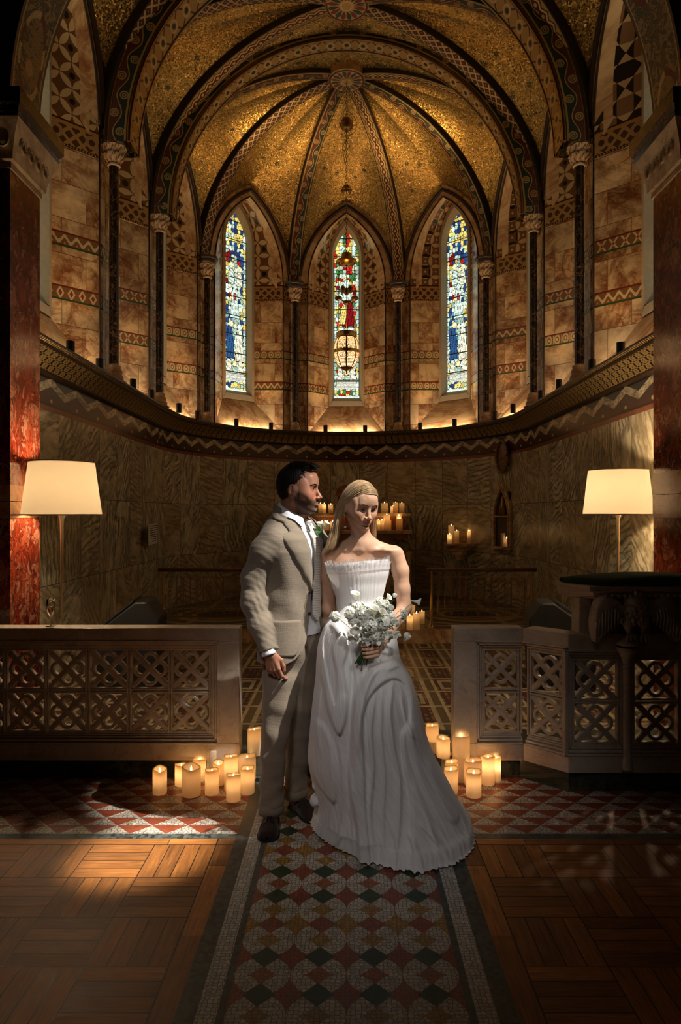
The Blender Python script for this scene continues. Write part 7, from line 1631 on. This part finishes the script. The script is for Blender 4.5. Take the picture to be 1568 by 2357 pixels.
NT, NR_ = 400, 190; b = MB(); n_ = 2.2
tt = np.linspace(0, 1, NR_+1); ii = tt*(len(ST)-1); i0 = np.minimum(ii.astype(int), len(ST)-2); f = ii-i0; G = np.array(ST); g0, g1, g2, g3 = (G[np.clip(i0+k, 0, len(ST)-1)] for k in (-1, 0, 1, 2)); f = f[:, None]
Q = .5*((2*g1)+(g2-g0)*f+(2*g0-5*g1+4*g2-g3)*f*f+(3*g1-g0-3*g2+g3)*f**3); z, xl, xr, yf, yb = (Q[:, k][:, None] for k in range(5)); t = tt[:, None]
th = 2*PI*np.arange(NT)[None, :]/NT; s_, c_ = np.sin(th), np.cos(th); r = 1/((np.abs(s_))**n_+(np.abs(c_))**n_)**(1/n_); cx, cy, a_, b_ = (xl+xr)/2, (yf+yb)/2, (xr-xl)/2, (yb-yf)/2
x = cx+a_*r*s_; y = cy-b_*r*c_; zz = z+0*x; fr_ = np.clip(c_+.05, 0, 1)**.5
y = y-drape(x, zz)*np.minimum(1, fr_*1.5)
am = .0004+.0030*np.clip(t-.5, 0, 1)**1.4; pl = am*(np.sin(th*57+4*np.sin(t*4+th)+2*np.sin(th*7))+.8*np.sin(th*101+t*5+3*np.sin(th*5))); big = .007*np.clip(t-.3, 0, 1)*np.sin(th*7+t*6+1+np.sin(th*3))
rf = np.clip((t-.94)/.06, 0, 1); pl = pl+.0045*rf*np.sin(th*97+3*np.sin(th*9))+.003*rf*np.sin(th*181+1); zz = zz+.006*rf*np.abs(np.sin(th*33.5+.7))
x = x+s_*(pl+big); y = y-c_*(pl+big); y = y+np.where((t > .80) & (c_ > 0), .16*((cx-x)/a_)*c_*(t-.80)/.2*np.where(x < cx, 1, .12)+.02*(x < cx)*c_*(t-.8), 0)
zz = np.maximum(zz, .004); rows = [[(float(x[k, j]), float(y[k, j]), float(zz[k, j])) for j in range(NT)] for k in range(NR_+1)]; uv = [[(j/NT*.9+.05*math.sin(tt[k]*5), 1.2-tt[k]*1.1) for j in range(NT)] for k in range(NR_+1)]
for r_, q in zip(rows, uv): r_.append(r_[0]); q.append((.9, q[0][1]))
b.grid(rows, uv=uv, flip=True); sk = mk('gown_skirt', b, GW.m, wom, smooth=True)
# small gathered puff of the skirt low at the left, and the back of the train on the step
for (c0_, sz, sd) in ((bq(727, 1806, 3.30), (.018, .04, .022), 1), (bq(726, 1842, 3.32), (.026, .045, .028), 2)):
    b = MB(); rows = []; uv = []
    for k in range(25):
        u_ = PI*k/24; rows.append([c0_+Vector((sz[0]*math.sin(u_)*math.cos(a)*(1+.10*math.sin(a*7+sd)), sz[1]*math.sin(u_)*math.sin(a), sz[2]*math.cos(u_)*(1+.15*math.sin(a*3+sd)))) for a in [2*PI*j/48 for j in range(49)]]); uv.append([(j/48*.3, k/24*.2) for j in range(49)])
    b.grid(rows, uv=uv); mk('gown_puff', b, GW.m, sk, smooth=True)
b = MB(); rows = []; uv = []
for k in range(30):
    t = k/29; row = []
    for j in range(61):
        f = j/60; cxx = lerp(.36, .66, f); cyy = lerp(4.10, 4.40, math.sin(PI*f*.8+.3)); w_ = .16*math.sin(PI*min(1, f*.9+.1)); row.append((lerp(.20, cxx+.03*math.sin(f*40)*t, t)+.01*math.sin(t*9+f*20), lerp(3.80, cyy, t)+.02*math.sin(f*33+t*4), .126+.13*math.sin(PI*min(1, t*.95))*(.5+.5*math.sin(f*PI))+.008*math.sin(f*70)*t))
    rows.append(row); uv.append([(j/60*.6, t) for j in range(61)])
b.grid(rows, uv=uv); mk('gown_train', b, GW.m, sk, smooth=True)
# ================================================================ bouquet
bqt = thing('bouquet', 'round bouquet of white calla lilies, nerines and sweet peas held by the bride', 'bouquet', (.10, 3.09, .92))
WP = m_trans('bloom_white', (.94, .94, .89), (.92, .93, .82), .38, .5).m; STM = plain('flower_stem', (.035, .10, .02), .5, noise=.3); YEL = plain('spadix', (.65, .42, .04), .6); CRM = m_trans('cream_petal', (.84, .84, .72), (.80, .82, .55), .25, .5).m
def bqp(x, y, Y=3.06): return pt(x, y, Y)
HAND = Vector((.096, 3.095, .935)); CENB = bqp(860, 1430, 3.09)
def stem(p, parent, b=None, r=.0016):
    m = MB() if b is None else b; m.tube(catmull([HAND+Vector((R.uniform(-.01, .01), R.uniform(-.005, .012), .0)), HAND.lerp(Vector(p), .55)+Vector((0, .02, .01)), Vector(p)], 5), r, 5)
    return m
def petal(b, base, d, up_, L, w, curl=.3, n=5, mi=0):
    d = Vector(d).normalized(); s_ = d.cross(Vector(up_)).normalized(); nn = s_.cross(d); rows = []
    for k in range(n+1):
        t = k/n; hw_ = w*math.sin(PI*min(1, .08+t*.92))**.7*(1 if t < 1 else .1); c_ = base+d*(L*t)+nn*(-curl*L*t*t); rows.append([c_-s_*hw_+nn*(.25*hw_), c_, c_+s_*hw_+nn*(.25*hw_)])
    b.grid(rows, mi=mi)
def f_calla(p, d, L, w):
    o = thing('x', None, None); bpy.data.objects.remove(o); b = MB(); calla(b, Vector(p)-Vector(d).normalized()*L*.6, d, L, w, opn=1.0); o = mk('calla_lily', b, WP, bqt, smooth=True); o.modifiers.new('s', 'SOLIDIFY').thickness = .0012
    sp = MB(); q = Vector(d).normalized(); sp.tube([Vector(p)-q*L*.45, Vector(p)+q*L*.15], [.003, .0022], 7); mk('spadix', sp, YEL, o, smooth=True)
def f_cluster(p, r, n, name='nerine_cluster', mat=None):
    """umbel of small star flowers on a ball"""
    b = MB(); p = Vector(p); n = int(n*1.35)
    for k in range(n):
        a = Vector([R.gauss(0, 1) for _ in range(3)]).normalized(); a.y = -abs(a.y)*.9-.05 if R.random() < .8 else a.y; a.normalize(); c_ = p+a*r*R.uniform(.7, 1.05); up_ = a.orthogonal().normalized()
        for j in range(6):
            d = (Matrix.Rotation(2*PI*j/6+k, 3, a) @ up_)*.9+a*.55; petal(b, c_, d, a, R.uniform(.013, .019), .0056, .30, 3)
        b.ell(c_+a*.002, (.0018, .0018, .0018), 6, 4, mi=1)
        b.tube([p, c_], .0007, 4, mi=1)
    return mk(name, b, [mat or WP, GRN], bqt, smooth=True)
def f_pea(p, d, s=1.0):
    b = MB(); p = Vector(p); d = Vector(d).normalized(); up_ = Vector((0, 0, 1))
    for a in (-.7, .7, -1.5, 1.5): petal(b, p, Matrix.Rotation(a, 3, d) @ (up_*.9+d*.5), -d, .026*s, .014*s, .25+.2*R.random(), 5)
    petal(b, p, d*1.0-up_*.2, up_, .018*s, .009*s, .3, 4); o = mk('sweet_pea', b, WP, bqt, smooth=True); o.modifiers.new('s', 'SOLIDIFY').thickness = .0006
for (x, y, Y, d, L, w) in ((820, 1374, 3.07, (-.05, -.45, .9),   .066, .019), (862, 1408, 3.02, (.05, -.5, .85), .075, .022), (822, 1447, 3.03, (-.3, -.9, -.25), .060, .020), (893, 1378, 3.08, (.5, -.5, .55), .045, .015), (880, 1412, 3.03, (.3, -.8, .6), .050, .017)):
    f_calla(bqp(x, y, Y), d, L, w)
for (x, y, Y, r, n) in ((850, 1440, 3.03, .034, 34), (877, 1393, 3.06, .032, 34), (805, 1410, 3.06, .024, 20), (882, 1435, 3.04, .028, 26), (838, 1410, 3.05, .030, 28), (862, 1460, 3.05, .028, 22), (826, 1400, 3.07, .026, 20), (900, 1425, 3.06, .024, 18), (850, 1470, 3.06, .024, 14), (815, 1430, 3.07, .022, 14), (866, 1425, 3.10, .045, 26), (840, 1450, 3.10, .040, 22), (862, 1440, 3.08, .05, 34), (845, 1420, 3.09, .045, 30), (885, 1415, 3.08, .038, 26), (820, 1415, 3.09, .036, 22), (868, 1465, 3.08, .036, 18), (890, 1450, 3.07, .030, 16), (832, 1465, 3.07, .026, 12)):
    f_cluster(bqp(x, y, Y), r, n)
f_cluster(bqp(772, 1419, 3.04), .018, 26)
for (x, y, Y, d, s) in ((905, 1435, 3.04, (.4, -.8, .1), 1.2), (890, 1462, 3.04, (.2, -.9, -.3), 1.3), (872, 1476, 3.04, (.0, -.9, -.5), 1.3), (848, 1478, 3.05, (-.3, -.8, -.4), 1.2), (813, 1472, 3.05, (-.4, -.6, -.6), 1.1), (908, 1462, 3.06, (.6, -.6, -.2), 1.2), (931, 1467, 3.05, (.8, -.5, .1), 1.2), (895, 1400, 3.06, (.5, -.7, .2), 1.0), (810, 1395, 3.07, (-.4, -.8, .3), .9), (925, 1425, 3.07, (.5, -.6, -.4), .8), (905, 1372, 3.09, (.8, -.4, .3), .7), (832, 1428, 3.04, (-.3, -.9, .1), 1.0)):
    f_pea(bqp(x, y, Y), d, s)
f_calla(bqp(960, 1385, 3.06), (.85, -.3, -.1), .042, .016)
b = MB(); b.tube(catmull([HAND, bqp(880, 1440, 3.08), bqp(915, 1420, 3.07), bqp(940, 1395, 3.06), bqp(955, 1386, 3.06)], 6), .0011, 5); b.tube(catmull([HAND, bqp(890, 1445, 3.08), bqp(910, 1415, 3.07), bqp(925, 1402, 3.06)], 6), .0009, 5); mk('trailing_stem', b, STM, bqt, smooth=True)
b = MB()
for (x, y) in ((922, 1430), (772, 1419), (931, 1467), (928, 1412), (820, 1385), (905, 1380)): stem(bqp(x, y, 3.06), None, b, .0011)
mk('stem', b, STM, bqt, smooth=True)
f_cluster(bqp(930, 1412, 3.06), .010, 7)
b = MB()                                              # leaves and buds among the flowers
for k in range(26):
    x = R.uniform(808, 905); y = R.uniform(1385, 1478); c_ = bqp(x, y, R.uniform(3.04, 3.09)); d = Vector((R.uniform(-1, 1), -.6, R.uniform(-.6, 1))); petal(b, c_, d, (0, -1, .3), R.uniform(.014, .026), .003, .3, 4)
mk('leaf', b, GRN, bqt, smooth=True)
# cut stems below the hand
for k in range(16):
    a = R.uniform(-1, 1); c_ = R.uniform(-1, 1); top = Vector((.098+a*.012, 3.092+c_*.010, .985)); bot = Vector((.066+a*.030-.004*k*0, 3.085+c_*.022, .868+R.uniform(-.006, .012))); b = MB(); b.tube([top, Vector((.092+a*.010, 3.092+c_*.009, .94)), bot], [.0034, .0034, .0030], 7); mk('cut_stem', b, STM, bqt, smooth=True)
